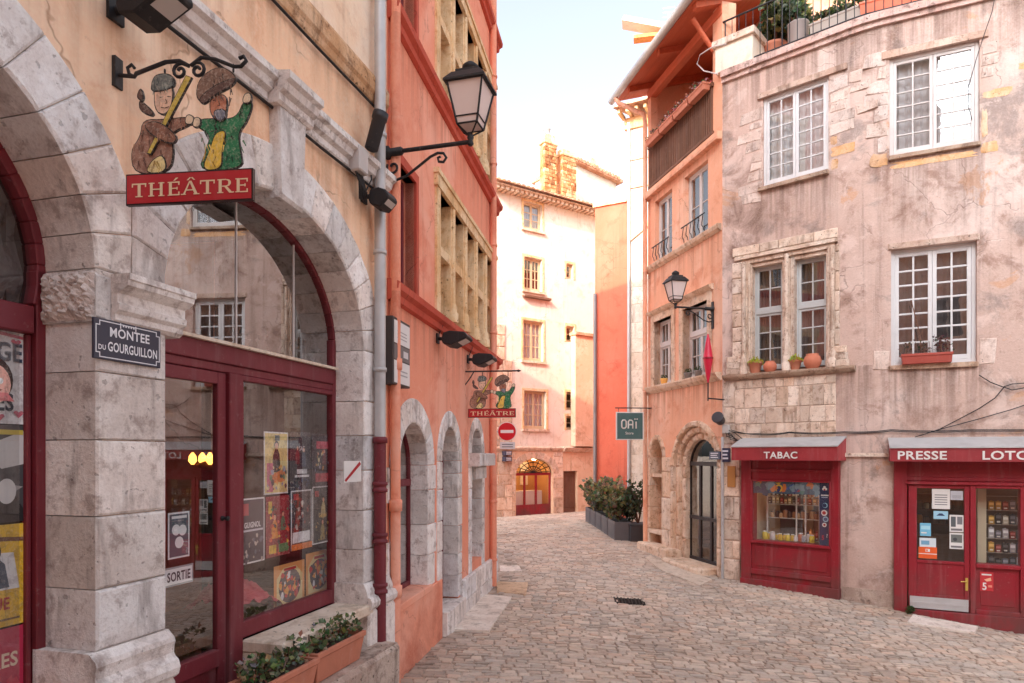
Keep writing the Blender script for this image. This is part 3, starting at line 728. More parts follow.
# door
mb = MB(); du0, du1 = A_U0 - .12, bu0 + .03
def dbar(u0, u1, z0, z1, d=.01, t=.05): mb.box(FT, u0, u1, GD + d, GD + d + t, z0, z1)
dz0 = FT.z(195, 655, GD)
dz0 = .98
dbar(du1 - .085, du1, .12, tz0 - .065); dbar(du0, du0 + .085, .12, tz0 - .065); dbar(du0 + .085, du1 - .085, tz0 - .15, tz0 - .065); dbar(du0 + .085, du1 - .085, dz0 - .07, dz0 + .05, -.005, .06)
dbar(du0 + .085, du1 - .085, .12, dz0 - .07, .025, .03); dbar(du0 + .085, du1 - .085, .12, .26, .0, .05)
door = mb.build('door', m_wine_paint, sf, bevel=.005)
mb = MB(); mb.quad(FT, du0 + .08, du1 - .08, dz0 + .03, tz0 - .14, GD + .035); mb.build('pane', m_theglass, door)
mb = MB(); hx = du1 - .045; hz = 1.95; mb.lathe(FT.P(hx, GD + .01, hz), [(.018, 0), (.018, .012), (.010, .014), (.010, .035), (.017, .04), (.017, .055), (.006, .06)], 10, axis=FT.P(0, -1, 0) - Vector(FT.P(0, 0, 0)) if False else Vector(FT.P(0, -1, 0)) - Vector(FT.P(0, 0, 0))); mb.build('handle', m_iron, door)
# stall riser and sill
mb = MB(); mb.box(FT, bu1 + .0, A_U1 - .02, GD - .13, GD + .1, -.2, wz0 - .16); mb.build('stall_riser', m_concrete, sf)
mb = MB(); mb.box(FT, bu1 - .0, A_U1 + .06, -.09, GD + .0, wz0 - .16, wz0 - .065); mb.build('sill', m_concrete, sf, bevel=.014)

# ------------------------------------------------------------------ shopfront in the left arch
sg = thing('shopfront', 'arched wine red frame with show posters at the left edge of the street', 'shopfront', FT, B_UC, GD, 0)
LD = .33
mb = MB(); aw2 = A_HW + .01
lz = FT.z(18, 312, LD)
for i in range(30):
    t0, t1 = -.2 + (math.pi + .4) * i / 30, -.2 + (math.pi + .4) * (i + 1) / 30
    q = [(B_UC + (aw2 - .05) * math.cos(t0), ZS + (RISE - .06) * math.sin(t0)), (B_UC + (aw2 + .02) * math.cos(t0), ZS + (RISE + .02) * math.sin(t0)), (B_UC + (aw2 + .02) * math.cos(t1), ZS + (RISE + .02) * math.sin(t1)), (B_UC + (aw2 - .05) * math.cos(t1), ZS + (RISE - .06) * math.sin(t1))]
    mb.prism(FT, q, LD - .02, LD + .06)
mb.box(FT, B_U1 - .045, B_U1 + .01, LD - .02, LD + .06, 0, ZS)
mb.box(FT, B_U0 - .01, B_U0 + .065, LD - .02, LD + .06, 0, ZS)
mb.box(FT, B_U0 + .065, B_U1 - .065, LD - .03, LD + .05, lz - .10, lz + .04)
mb.box(FT, B_U1 - .075, B_U1 - .05, LD + .01, LD + .05, 0, lz - .1)
mb.box(FT, B_U1 - 1.15, B_U1 - 1.08, LD + .0, LD + .05, 0, lz - .1)
mb.build('frame', m_wine_paint, sg, bevel=.006)
mb = MB(); mb.sheet(FT, archp(B_U0, B_U1, lz, ZS, RISE), LD + .03); mb.quad(FT, B_U0, B_U1 - .1, .3, lz - .08, LD + .03); mb.build('pane', glass('theatre_glass_near', .12, (.85, .85, .85), wob=.01), sg)
# crumpled plastic hung behind the fanlight
mb = MB(); n = 40
gx = [B_U1 - 1.3 + 1.25 * i / n for i in range(n + 1)]; gzs = [lz + .05 + 1.1 * j / 24 for j in range(25)]
vs = [FT.P(u, LD + .10 + .03 * math.sin(9 * math.atan2(z - lz - .3, u - B_U1 + .9) + 3 * (u + z)) + random.uniform(-.006, .006), z) for z in gzs for u in gx]
mb.add(vs, [(j * (n + 1) + i, j * (n + 1) + i + 1, (j + 1) * (n + 1) + i + 1, (j + 1) * (n + 1) + i) for j in range(24) for i in range(n)], (1, 1, 1), 0, True)
mb.build('plastic_sheet', paint('grey_plastic_film', rgb(92, 86, 86), .22, 0, .1, .02, .8), sg)
# ================================================================== THINGS ON AND IN FRONT OF THE THEATRE
def out_axis(fac): return Vector(fac.P(0, -1, 0)) - Vector(fac.P(0, 0, 0))
def along(fac): return Vector(fac.P(1, 0, 0)) - Vector(fac.P(0, 0, 0))
def ground_px(px, py):
    z = 0.0
    for _ in range(12):
        Y = (EYE - z) * FPX / (py - HY); X = (px - CX) / FPX * Y; z = gz(X, Y)
    return X, Y
# ---- lettering with serifs, drawn stroke by stroke
def glyph(ch):
    S = .075
    def serif(x, y, w=.2): return [(x - w / 2, y), (x + w / 2, y), (x + w / 2, y + S), (x - w / 2, y + S)]
    def bar(x0, x1, y0, y1): return [(x0, y0), (x1, y0), (x1, y1), (x0, y1)]
    if ch == 'T': return [bar(.29, .43, .0, 1), bar(.02, .70, .9, 1), serif(.36, 0, .34), bar(.02, .08, .72, .9), bar(.64, .70, .72, .9)], .76
    if ch == 'H': return [bar(.12, .25, 0, 1), bar(.58, .71, 0, 1), bar(.25, .58, .46, .55), serif(.185, 0, .28), serif(.645, 0, .28), serif(.185, 1 - S, .28), serif(.645, 1 - S, .28)], .88
    if ch in 'EÉ':
        g = [bar(.12, .26, 0, 1), bar(.26, .62, 0, .09), bar(.26, .62, .91, 1), bar(.26, .52, .47, .55), bar(.56, .62, .09, .26), bar(.56, .62, .74, .91), bar(.47, .52, .40, .62), serif(.16, 0, .2), serif(.16, 1 - S, .2)]
        if ch == 'É': g.append([(.32, 1.07), (.40, 1.07), (.56, 1.28), (.44, 1.28)])
        return g, .70
    if ch in 'AÂ':
        g = [[(.06, 0), (.15, 0), (.43, 1), (.36, 1)], [(.62, 0), (.77, 0), (.47, 1), (.36, 1)], bar(.22, .62, .30, .38), serif(.10, 0, .24), serif(.70, 0, .28)]
        if ch == 'Â': g += [[(.24, 1.06), (.32, 1.06), (.44, 1.24), (.38, 1.28)], [(.56, 1.06), (.64, 1.06), (.50, 1.28), (.44, 1.24)]]
        return g, .84
    if ch == 'R': return [bar(.12, .26, 0, 1), bar(.26, .46, .92, 1), bar(.26, .46, .46, .54), [(.46, .92), (.46, 1), (.60, .95), (.67, .82), (.55, .82), (.52, .89)], [(.67, .82), (.67, .66), (.55, .66), (.55, .82)], [(.67, .66), (.60, .51), (.46, .46), (.46, .54), (.52, .57), (.55, .66)], [(.36, .47), (.50, .47), (.76, 0), (.60, 0)], serif(.19, 0, .28), serif(.16, 1 - S, .2), serif(.72, 0, .2)], .82
    return [], .3
def serif_text(mb, fac, txt, u0, u1, z, h, d, col):
    tot = sum(glyph(c)[1] for c in txt); x = 0; k = (u1 - u0) / tot; n = 0
    for c in txt:
        g, w = glyph(c)
        for q in g: mb.sheet(fac, [(u0 + (x + a) * k, z + b * h) for a, b in q], d - .0003 * (n % 9), col); n += 1
        x += w
def outline(mb, fac, pts, d, col, edge=(.03, .025, .025), t=.012):
    """cut-out board shape with a dark painted edge"""
    n = len(pts); cu = sum(p[0] for p in pts) / n; cz = sum(p[1] for p in pts) / n
    mb.prism(fac, pts, d, d + .012, edge)
    a = sum(pts[i][0] * pts[(i + 1) % n][1] - pts[(i + 1) % n][0] * pts[i][1] for i in range(n)); sg = 1 if a > 0 else -1
    q = []
    for i in range(n):
        p, r, s_ = Vector(pts[i - 1]), Vector(pts[i]), Vector(pts[(i + 1) % n])
        e1, e2 = (r - p).normalized(), (s_ - r).normalized(); nn = Vector((-(e1.y + e2.y), e1.x + e2.x)) * sg
        nn = nn.normalized() if nn.length > 1e-4 else Vector((0, 0)); q.append((r.x + nn.x * t, r.y + nn.y * t))
    mb.sheet(fac, q, d - .002, col); mb.sheet(fac, q, d + .014, col)
def smooth_poly(pts, n=3):
    for _ in range(n - 1):
        o = []
        for i in range(len(pts)):
            a, b = pts[i], pts[(i + 1) % len(pts)]
            o += [(a[0] * .75 + b[0] * .25, a[1] * .75 + b[1] * .25), (a[0] * .25 + b[0] * .75, a[1] * .25 + b[1] * .75)]
        pts = o
    return pts
def puppet_sign(fac, wd, zb, bh, fig, label, small=False, wall_d=None, zarm=None, u_wall=-.1):
    o = thing('theatre_sign', label, 'sign', fac, wd / 2, 0, zb)
    mb = MB(); mb.box(fac, 0, wd, -.012, .012, zb, zb + bh, rgb(40, 18, 18)); mb.box(fac, .008, wd - .008, -.015, .015, zb + .008, zb + bh - .008, rgb(188, 38, 46)); mb.build('board', m_gloss, o)
    mb = MB(); serif_text(mb, fac, 'THÉÂTRE', .035, wd - .015, zb + bh * .24, bh * .44, -.017, rgb(240, 214, 176)); mb.build('lettering', m_any, o)
    f = lambda P: smooth_poly([(x * wd, zb + bh + y * fig) for x, y in P])
    br, dk, tan, gr, ye, hat, skin = rgb(168, 124, 104), rgb(106, 80, 72), rgb(240, 216, 184), rgb(50, 132, 88), rgb(244, 206, 84), rgb(142, 112, 96), rgb(244, 204, 176)
    k = .3 * wd / .72 * .03
    t = .008 * wd
    mb = MB()                                       # brown robed hand puppet with a cap and a yellow baton
    outline(mb, fac, f([(.05, .0), (.02, .28), (.10, .42), (.12, .62), (.30, .60), (.50, .62), (.52, .52), (.34, .44), (.38, .25), (.34, .0)]), -.0, br, t=t)
    outline(mb, fac, f([(.14, .0), (.20, .16), (.30, .22), (.33, .0)]), -.006, rgb(246, 226, 160), t=t)
    outline(mb, fac, f([(.46, .52), (.53, .50), (.55, .60), (.48, .64)]), -.010, tan, t=t)
    outline(mb, fac, f([(.22, .98), (.38, .98), (.37, .72), (.30, .62), (.22, .70)]), -.008, skin, t=t)
    outline(mb, fac, f([(.20, 1.0), (.24, 1.10), (.38, 1.08), (.40, .92), (.20, .88)]), -.012, rgb(120, 128, 124), t=t)
    outline(mb, fac, f([(.07, .86), (.11, .98), (.14, .86), (.12, .80)]), -.004, dk, t=t); outline(mb, fac, f([(.09, .82), (.12, .82), (.22, .68), (.20, .63), (.10, .70)]), -.002, dk, t=t)
    outline(mb, fac, [(q[0] * wd, zb + bh + q[1] * fig) for q in [(.17, .22), (.205, .20), (.53, 1.02), (.48, 1.05)]], -.016, rgb(212, 186, 84), t=t)
    outline(mb, fac, f([(.14, .54), (.26, .58), (.42, .40), (.40, .30), (.32, .32), (.20, .42)]), -.019, rgb(150, 104, 84), t=t)
    ink = (.05, .035, .03); W2 = .007 * wd
    def line(mb, P, d, c=ink, w=W2):
        q = [(x * wd, zb + bh + y * fig) for x, y in P]
        for (x0, y0), (x1, y1) in zip(q[:-1], q[1:]):
            L = math.hypot(x1 - x0, y1 - y0) or 1; nx, ny = -(y1 - y0) / L * w / 2, (x1 - x0) / L * w / 2
            mb.sheet(fac, [(x0 + nx, y0 + ny), (x1 + nx * .4, y1 + ny * .4), (x1 - nx * .4, y1 - ny * .4), (x0 - nx, y0 - ny)], d, c)
    def dabs(mb, P, d, n, x0, x1, y0, y1, c):
        for _ in range(n):
            x, y = random.uniform(x0, x1), random.uniform(y0, y1); line(mb, [(x, y), (x + random.uniform(-.02, .03), y - random.uniform(.04, .10))], d - random.uniform(0, .0012), random.choice(c), W2 * random.uniform(.8, 2.2))
    dabs(mb, 0, -.0045, 26, .06, .30, .12, .52, [rgb(168, 116, 92), rgb(96, 64, 52), rgb(186, 140, 112), rgb(110, 70, 58)])
    dabs(mb, 0, -.0085, 8, .18, .28, .06, .16, [rgb(206, 176, 104), rgb(180, 146, 80)])
    dabs(mb, 0, -.0225, 9, .20, .37, .40, .50, [rgb(186, 140, 112), rgb(120, 80, 64)])
    dabs(mb, 0, -.0045, 10, .34, .48, .52, .62, [rgb(172, 120, 96), rgb(98, 66, 54)])
    dabs(mb, 0, -.0145, 14, .22, .38, .94, 1.06, [rgb(150, 158, 150), rgb(90, 98, 98), rgb(70, 76, 78)])
    for P in ([(.27, .83), (.30, .835)], [(.33, .835), (.36, .83)], [(.28, .72), (.315, .71), (.345, .725)], [(.315, .81), (.33, .765), (.31, .76)]): line(mb, P, -.0118)
    mb.build('puppet_figure', m_print, o)
    mb = MB()                                       # green robed hand puppet with a broad brown hat, one arm raised
    outline(mb, fac, f([(.56, .0), (.62, .22), (.66, .40), (.54, .50), (.56, .58), (.70, .58), (.86, .56), (.92, .76), (1.0, .74), (.95, .52), (.88, .40), (.90, .20), (.92, .0)]), 0, gr, t=t)
    outline(mb, fac, f([(.59, .0), (.66, .24), (.70, .42), (.80, .44), (.76, .22), (.76, .0)]), -.006, ye, t=t)
    outline(mb, fac, f([(.52, .48), (.59, .47), (.60, .58), (.54, .60)]), -.010, tan, t=t); outline(mb, fac, f([(.91, .70), (.99, .70), (.99, .82), (.93, .82)]), -.010, tan, t=t)
    outline(mb, fac, f([(.66, .80), (.80, .84), (.80, .60), (.72, .52), (.66, .62)]), -.008, rgb(206, 134, 104), t=t)
    outline(mb, fac, f([(.68, .66), (.80, .66), (.79, .54), (.72, .52)]), -.011, rgb(130, 136, 150), t=t)
    outline(mb, fac, f([(.55, .80), (.58, 1.02), (.74, 1.14), (.86, 1.04), (.88, .94), (.72, .84), (.62, .72)]), -.013, hat, t=t); outline(mb, fac, f([(.57, .78), (.70, .92), (.88, 1.0), (.86, .90), (.70, .80), (.62, .70)]), -.017, dk, t=t)
    dabs(mb, 0, -.0045, 30, .58, .92, .10, .56, [rgb(62, 120, 88), rgb(28, 60, 44), rgb(84, 142, 104), rgb(22, 48, 38)])
    dabs(mb, 0, -.0095, 16, .62, .78, .06, .42, [rgb(236, 204, 110), rgb(176, 134, 48), rgb(244, 218, 140)])
    dabs(mb, 0, -.0155, 16, .60, .82, .80, 1.04, [rgb(142, 112, 94), rgb(74, 54, 48), rgb(166, 134, 112)])
    dabs(mb, 0, -.0195, 10, .62, .84, .76, .92, [rgb(124, 94, 80), rgb(56, 42, 40)])
    dabs(mb, 0, -.0135, 8, .69, .78, .56, .66, [rgb(170, 174, 184), rgb(98, 104, 120)])
    dabs(mb, 0, -.0045, 6, .88, .96, .56, .74, [rgb(84, 142, 104), rgb(28, 60, 44)])
    for P in ([(.69, .755), (.715, .76)], [(.75, .775), (.775, .78)], [(.735, .75), (.745, .70), (.725, .695)], [(.66, .42), (.80, .44)], [(.72, .655), (.77, .66)]): line(mb, P, -.0125)
    mb.build('puppet_figure', m_print, o)
    mb = MB()                                       # forged bracket
    if not small:
        pts = [(u_wall, zarm - .03), (u_wall + .10, zarm - .045), (.05, zarm - .03), (.22, zarm + .02), (.30, zarm + .02), (.35, zarm - .01)]
        mb.tube([fac.P(u, 0, z) for u, z in pts], .011, 8)
        for cx, s in ((.30, 1), (.40, -1)): mb.tube([fac.P(cx + s * (.045 - .0022 * i) * math.cos(i * .55 + .8), 0, zarm - .035 + (.045 - .0022 * i) * math.sin(i * .55 + .8)) for i in range(16)], .009, 6)
        mb.tube([fac.P(u, 0, z) for u, z in [(.36, zarm - .01), (.42, zarm + .03), (.50, zarm + .015), (.60, zarm - .03), (.64, zarm - .032), (.67, zarm - .005), (.655, zarm + .02), (.63, zarm + .01)]], .010, 8)
        mb.tube([fac.P(u, 0, z) for u, z in [(u_wall + .10, zarm - .045), (u_wall + .07, zarm - .03), (u_wall + .06, zarm + .005), (u_wall + .085, zarm + .02), (u_wall + .10, zarm + .0)]], .009, 6)
        mb.box(fac, u_wall - .02, u_wall + .012, -.03, .03, zarm - .1, zarm + .06)
    else:
        mb.tube([fac.P(u_wall, 0, zarm), fac.P(wd + .02, 0, zarm)], .011, 8); mb.lathe(fac.P(wd + .02, 0, zarm), [(.012, 0), (.02, .02), (.003, .06)], 8, axis=(fac.c, fac.s, 0))
        mb.tube([fac.P(u_wall, 0, zarm - .3), fac.P(u_wall + .03, 0, zarm - .2), fac.P(u_wall + .12, 0, zarm - .08), fac.P(u_wall + .16, 0, zarm - .01)], .009, 6)
    mb.build('bracket', m_iron, o)
    mb = MB()
    for x in (.30, .84):
        z1 = zb + bh + 1.06 * fig; zz = z1
        while zz < zarm - .03: mb.lathe(fac.P(x * wd, 0, zz), [(.003, 0), (.006, .006), (.006, .018), (.003, .024)], 6); zz += .021
    mb.build('chain', m_iron, o)
    return o
FS1 = Fac(-2.05, 3.64, .9927, -.12); FS2 = Fac(-.64, 9.98, .99, -.13)
puppet_sign(FS1, .712, 3.725, .165, .48, 'nearest red THÉÂTRE sign with two painted hand puppets on a scrolled iron bracket', zarm=4.46, u_wall=-.06)
puppet_sign(FS2, .70, 2.945, .13, .44, 'farther small red THÉÂTRE sign on a straight iron bar over the no entry sign', True, zarm=3.62, u_wall=-.08)

# ---- street name plate
sp = thing('street_plate', 'dark blue enamel plate reading MONTEE DU GOURGUILLON on the stone pilaster', 'street sign', FT, (A_U0 + B_U1) / 2, -.05, 2.9)
pu0, pu1 = FT.u(93.5, -.05), FT.u(160.5, -.05); pz0, pz1 = FT.z(127, 363, -.05), FT.z(127, 324, -.05)
mb = MB(); mb.box(FT, pu0, pu1, -.052, -.036, pz0, pz1, rgb(48, 50, 68)); mb.build('plate', m_gloss, sp, bevel=.003)
mb = MB(); g, w, c = .012, .005, .022
q = [(pu0 + g, pz0 + g + c), (pu0 + g + c, pz0 + g + c), (pu0 + g + c, pz0 + g), (pu1 - g - c, pz0 + g), (pu1 - g - c, pz0 + g + c), (pu1 - g, pz0 + g + c), (pu1 - g, pz1 - g - c), (pu1 - g - c, pz1 - g - c), (pu1 - g - c, pz1 - g), (pu0 + g + c, pz1 - g), (pu0 + g + c, pz1 - g - c), (pu0 + g, pz1 - g - c)]
for i in range(12):
    a, b = q[i], q[(i + 1) % 12]; mb.box(FT, min(a[0], b[0]) - w / 2, max(a[0], b[0]) + w / 2, -.0535 - .0002 * (i % 2), -.0525, min(a[1], b[1]) - w / 2, max(a[1], b[1]) + w / 2, rgb(226, 226, 230))
uc_ = (pu0 + pu1) / 2
mb.text(FT, 'MONTEE', uc_ + .005, pz0 + .125, .068, -.0535, col=rgb(232, 232, 236), bold=.02, sx=.95)
mb.text(FT, 'GOURGUILLON', uc_ + .028, pz0 + .048, .068, -.0535, col=rgb(232, 232, 236), bold=.02, sx=.66); mb.text(FT, 'DU', pu0 + .048, pz0 + .05, .036, -.0535, col=rgb(232, 232, 236), bold=.02, sx=.9)
for k in (-1, 1): mb.box(FT, uc_ - .01 + k * .05, uc_ - .004 + k * .05, -.0538, -.0525, pz1 - .034, pz1 - .004, rgb(226, 226, 230))
for k in range(5): mb.box(FT, uc_ - .043 + k * .017, uc_ - .034 + k * .017, -.0538, -.0525, pz1 - .022, pz1 - .010, rgb(226, 226, 230))
mb.build('lettering', m_any, sp)

# ---- wall lantern
def lantern_lamp(fac, u, zarm, L, label, sc=1.0, plate=True):
    o = thing('wall_lantern', label, 'street lamp', fac, u, 0, zarm, 'wrought iron wall lanterns')
    mb = MB(); mb.tube([fac.P(u, 0, zarm), fac.P(u, -L - .02, zarm + .0)], .022 * sc, 10)
    mb.lathe(fac.P(u, -.0, zarm), [(.07 * sc, 0), (.07 * sc, .03), (.04 * sc, .05), (.045 * sc, .16), (.03 * sc, .18)], 12, axis=out_axis(fac))
    mb.build('arm', m_iron, o)
    mb = MB()
    pts = [(.08 + .075 * (1 - .05 * i) * math.cos(i * .5 + 2.6), -.16 + .075 * (1 - .05 * i) * math.sin(i * .5 + 2.6)) for i in range(14)]
    mb.tube([fac.P(u, -a * sc, zarm + b * sc) for a, b in pts], .013 * sc, 7)
    pts = [(.02, -.28), (.10, -.30), (.22, -.27), (.36, -.18), (.48, -.10), (.56, -.07), (.62, -.08), (.65, -.13), (.62, -.17), (.57, -.16), (.56, -.12), (.59, -.11)]
    mb.tube([fac.P(u, -a * L / .9, zarm + b * sc) for a, b in pts], .014 * sc, 7)
    if plate: mb.box(fac, u - .04, u + .04, -.02, .01, zarm - .45 * sc, zarm + .16 * sc)
    mb.build('scroll_bracket', m_iron, o)
    c = Vector(fac.P(u, -L, zarm)); z0 = zarm + .05 * sc
    def ring(h, r): return [fac.P(u + a * r, -L + b * r, z0 + h) for a, b in ((-1, -1), (1, -1), (1, 1), (-1, 1))]
    b0, b1 = ring(.10 * sc, .105 * sc), ring(.50 * sc, .185 * sc)
    mb = MB()
    for i in range(4):
        mb.tube([b0[i], b1[i]], .011 * sc, 5); mb.tube([b0[i], b0[(i + 1) % 4]], .010 * sc, 5); mb.tube([b1[i], b1[(i + 1) % 4]], .014 * sc, 5)
    for i in range(4): mb.tube([b0[i], tuple(Vector(ring(.02 * sc, .02 * sc)[i]))], .009 * sc, 5)
    mb.lathe((c.x, c.y, z0), [(.02 * sc, -.09 * sc), (.035 * sc, -.07 * sc), (.02 * sc, -.04 * sc), (.035 * sc, -.01 * sc), (.022 * sc, .04 * sc)], 10)
    mb.tube([ring(.11 * sc, .10 * sc)[0], ring(.17 * sc, .115 * sc)[0]], .01 * sc, 4)
    for i in range(4):
        a, b = Vector(ring(.17 * sc, .119 * sc)[i]), Vector(ring(.17 * sc, .119 * sc)[(i + 1) % 4]); mb.tube([a, b], .007 * sc, 4)
    mb.build('lantern_frame', m_iron, o)
    mb = MB(); i0, i1 = ring(.10 * sc, .10 * sc), ring(.50 * sc, .18 * sc)
    mb.add(i0 + i1, [(i, (i + 1) % 4, 4 + (i + 1) % 4, 4 + i) for i in range(4)] + [(0, 1, 2, 3)]); mb.build('lantern_glass', m_lantern, o)
    mb = MB(); R_ = [ring(.495 * sc, .215 * sc), ring(.515 * sc, .215 * sc), ring(.60 * sc, .15 * sc), ring(.615 * sc, .12 * sc), ring(.64 * sc, .12 * sc)]
    vs = [p for r in R_ for p in r]; mb.add(vs, [(j * 4 + i, j * 4 + (i + 1) % 4, j * 4 + 4 + (i + 1) % 4, j * 4 + 4 + i) for j in range(4) for i in range(4)] + [(16, 17, 18, 19), (3, 2, 1, 0)])
    mb.lathe((c.x, c.y, z0), [(.075 * sc, .63 * sc), (.06 * sc, .66 * sc), (.085 * sc, .68 * sc), (.085 * sc, .71 * sc), (.05 * sc, .74 * sc), (.02 * sc, .76 * sc)], 14)
    mb.build('lantern_roof', m_iron, o)
    return o
lantern_lamp(FT, FT.u(386), FT.z(386, 153), .88, 'large near black lantern with frosted panes on the theatre corner', .94, False)

# ---- flood lamps
def flood(fac, u, z, L, w, label, tilt=.10, turn=0.0):
    o = thing('flood_lamp', label, 'flood lamp', fac, u, 0, z, 'black flood lamps over the shopfronts')
    mb = MB()
    def P(a, b, h): return fac.P(u + b + turn * a, -a, z + h - tilt * a)
    prof = [(.10, -.01), (.12, .075), (.20, .10), (L - .03, .085), (L, .05), (L, .02), (.22, -.075), (.12, -.06)]
    n = len(prof)
    pts = [P(a, -w / 2, h) for a, h in prof] + [P(a, w / 2, h) for a, h in prof]
    mb.add(pts, [(i, (i + 1) % n, n + (i + 1) % n, n + i) for i in range(n)] + [list(range(n))[::-1], list(range(n, 2 * n))])
    mb.build('housing', m_iron, o, bevel=.01)
    mb = MB(); f = lambda t, h=-.004: (.22 + (L - .22) * t, -.075 + .095 * t + h)
    (a0, h0), (a1, h1) = f(.40), f(.90); mb.poly([P(a0, -w * .38, h0), P(a0, w * .38, h0), P(a1, w * .38, h1), P(a1, -w * .38, h1)], rgb(196, 186, 180)); mb.build('lens', m_gloss, o)
    mb = MB(); mb.tube([fac.P(u, .0, z + .03), fac.P(u, -.13, z + .02)], .022, 8); mb.box(fac, u - .05, u + .05, -.02, .01, z - .03, z + .09); mb.build('mounting', m_iron, o)
    mb = MB(); mb.tube([fac.P(u + .02, -.02, z + .09), fac.P(u + .05, -.06, z + .2), fac.P(u + .09, -.03, z + .35)], .007, 6); mb.build('cable', m_iron, o)
flood(FT, FT.u(114), FT.z(114, 17), .43, .19, 'big black flood lamp above the nearest theatre sign', -.02)
flood(FT, FT.u(363), FT.z(363, 200), .30, .20, 'black flood lamp below the near lantern beside the zinc downpipe', .18)
flood(FP, FP.u(437), FP.z(437, 341), .42, .34, 'first black flood lamp on the pink house above the arched window', .02)
flood(FP, FP.u(467.5), FP.z(467, 361), .42, .34, 'second black flood lamp on the pink house near the far sign', .02)
sc_ = thing('security_camera', 'dark grey tube camera beside the near lantern arm', 'camera', FT, FT.u(372), -.1, 5.3)
p = Vector(FT.at(371, 150, -.14)); q = Vector(FT.at(381, 113, -.22)); ax = (q - p)
mb = MB(); mb.lathe(p, [(.045, 0), (.06, .01), (.062, ax.length * .8), (.07, ax.length * .82), (.07, ax.length), (.055, ax.length)], 14, (1.6, 1.6, 1.6), axis=ax); mb.build('housing', m_iron, sc_)
mb = MB(); mb.tube([FT.at(377, 152, -.0), p + ax * .15], .02, 8); mb.build('mounting', m_iron, sc_)
jb = thing('junction_box', 'pale grey cable box on the ledge under the tube camera', 'junction box', FT, FT.u(361), -.1, 5.0)
u, z = FT.uv(361, 160, -.1); mb = MB(); mb.box(FT, u - .09, u + .07, -.14, .0, z - .12, z + .1, rgb(196, 188, 184)); mb.build('box', m_any, jb, bevel=.012)
mb = MB()
for k in range(5): mb.tube([FT.P(u - .06 + k * .03, -.08, z - .12), FT.P(u - .03 + k * .035, -.1, z - .2 - .02 * k), FT.P(u + .05 + k * .02, -.06, z - .32)], .009, 6)
mb.build('cable', m_iron, jb)

# ---- posters
def poster(fac, u0, u1, z0, z1, d, bg, els, label, border=None, group=None, name='poster', cat='poster'):
    gain = 1.35 if fac is FT else 1.0                 # theatre prints brightened in colour to offset the shade they hang in
    mb = MB(); w, h = u1 - u0, z1 - z0; dd = d
    mb.box(fac, u0, u1, d, d + .003, z0, z1, border or bg); dd -= .0006
    if border: mb.quad(fac, u0 + .012, u1 - .012, z0 + .012, z1 - .012, dd, bg); dd -= .0006
    X = lambda x: u0 + x * w; Y = lambda y: z0 + y * h
    for e in els:
        k = e[0]
        if k == 'r': mb.quad(fac, X(e[1]), X(e[2]), Y(e[3]), Y(e[4]), dd, e[5])
        elif k == 'e': mb.sheet(fac, [(X(e[1] + e[3] * math.cos(t * math.pi / 10)), Y(e[2]) + e[3] * w * (e[4] if len(e) > 5 else 1) * math.sin(t * math.pi / 10)) for t in range(20)], dd, e[-1])
        elif k == 'p': mb.sheet(fac, [(X(x), Y(y)) for x, y in e[1]], dd, e[2])
        elif k == 't': mb.text(fac, e[1], X(e[2]), Y(e[3]), e[4], dd, col=e[5], bold=.025, sx=e[6] if len(e) > 6 else .8)
        elif k == 's':                              # speckle of little painted dabs, as in a crowded picture
            for _ in range(e[1]):
                x, y = random.uniform(e[2], e[3]), random.uniform(e[4], e[5]); s = random.uniform(.02, .07)
                mb.sheet(fac, [(X(x + s * math.cos(a + random.uniform(-.3, .3)) * random.uniform(.5, 1.4)), Y(y) + s * w * math.sin(a) * random.uniform(.6, 1.6)) for a in (0, 1, 2.1, 3.1, 4.2, 5.2)], dd - random.uniform(0, .0015), random.choice(e[6]))
        dd -= .0006
    mb.c = [tuple(min(.92, v * gain) for v in c) for c in mb.c]
    return tag(mb.build(name, m_print if len(els) > 6 and name in ('poster', 'display_board', 'banner') else m_any, None, fac, recalc=False), label, cat, group)
def person_els(x, y, s, coat, skin=rgb(210, 160, 130), hair=rgb(50, 36, 32), k=1.0):
    return [('p', [(x - .16 * s, y), (x + .16 * s, y), (x + .12 * s, y + .26 * s), (x + .05 * s, y + .34 * s), (x - .05 * s, y + .34 * s), (x - .13 * s, y + .24 * s)], coat), ('e', x, y + .40 * s, .085 * s, 1.15, hair), ('e', x, y + .385 * s, .065 * s, 1.2, skin)]
BK, WH, RD_, YE, OR, GY, BL = rgb(28, 26, 32), rgb(228, 224, 220), rgb(176, 34, 42), rgb(222, 180, 60), rgb(216, 120, 48), rgb(120, 116, 118), rgb(52, 66, 104)
DP = GD + .055
def tp(px0, px1, py0, py1): 
    xm = (px0 + px1) / 2; return FT.u(px0, DP), FT.u(px1, DP), FT.z(xm, py1, DP), FT.z(xm, py0, DP)
G = 'posters in the theatre window'
mixd = [rgb(200, 60, 50), rgb(230, 200, 150), rgb(60, 50, 60), rgb(220, 150, 60), rgb(150, 150, 170), rgb(90, 120, 80)]
poster(FT, *tp(264, 288, 432, 494), DP, rgb(226, 196, 130), person_els(.5, .35, 1.1, BK) + [('r', .1, .35, .04, .5, rgb(190, 90, 120)), ('p', [(.2, .3), (.9, .42), (.85, .2), (.3, .18)], OR), ('r', .42, .62, .86, .95, rgb(110, 120, 120)), ('s', 26, .1, .9, .08, .45, mixd)], 'tall yellow show poster with a dark hatted figure, top left of the window', WH, G)
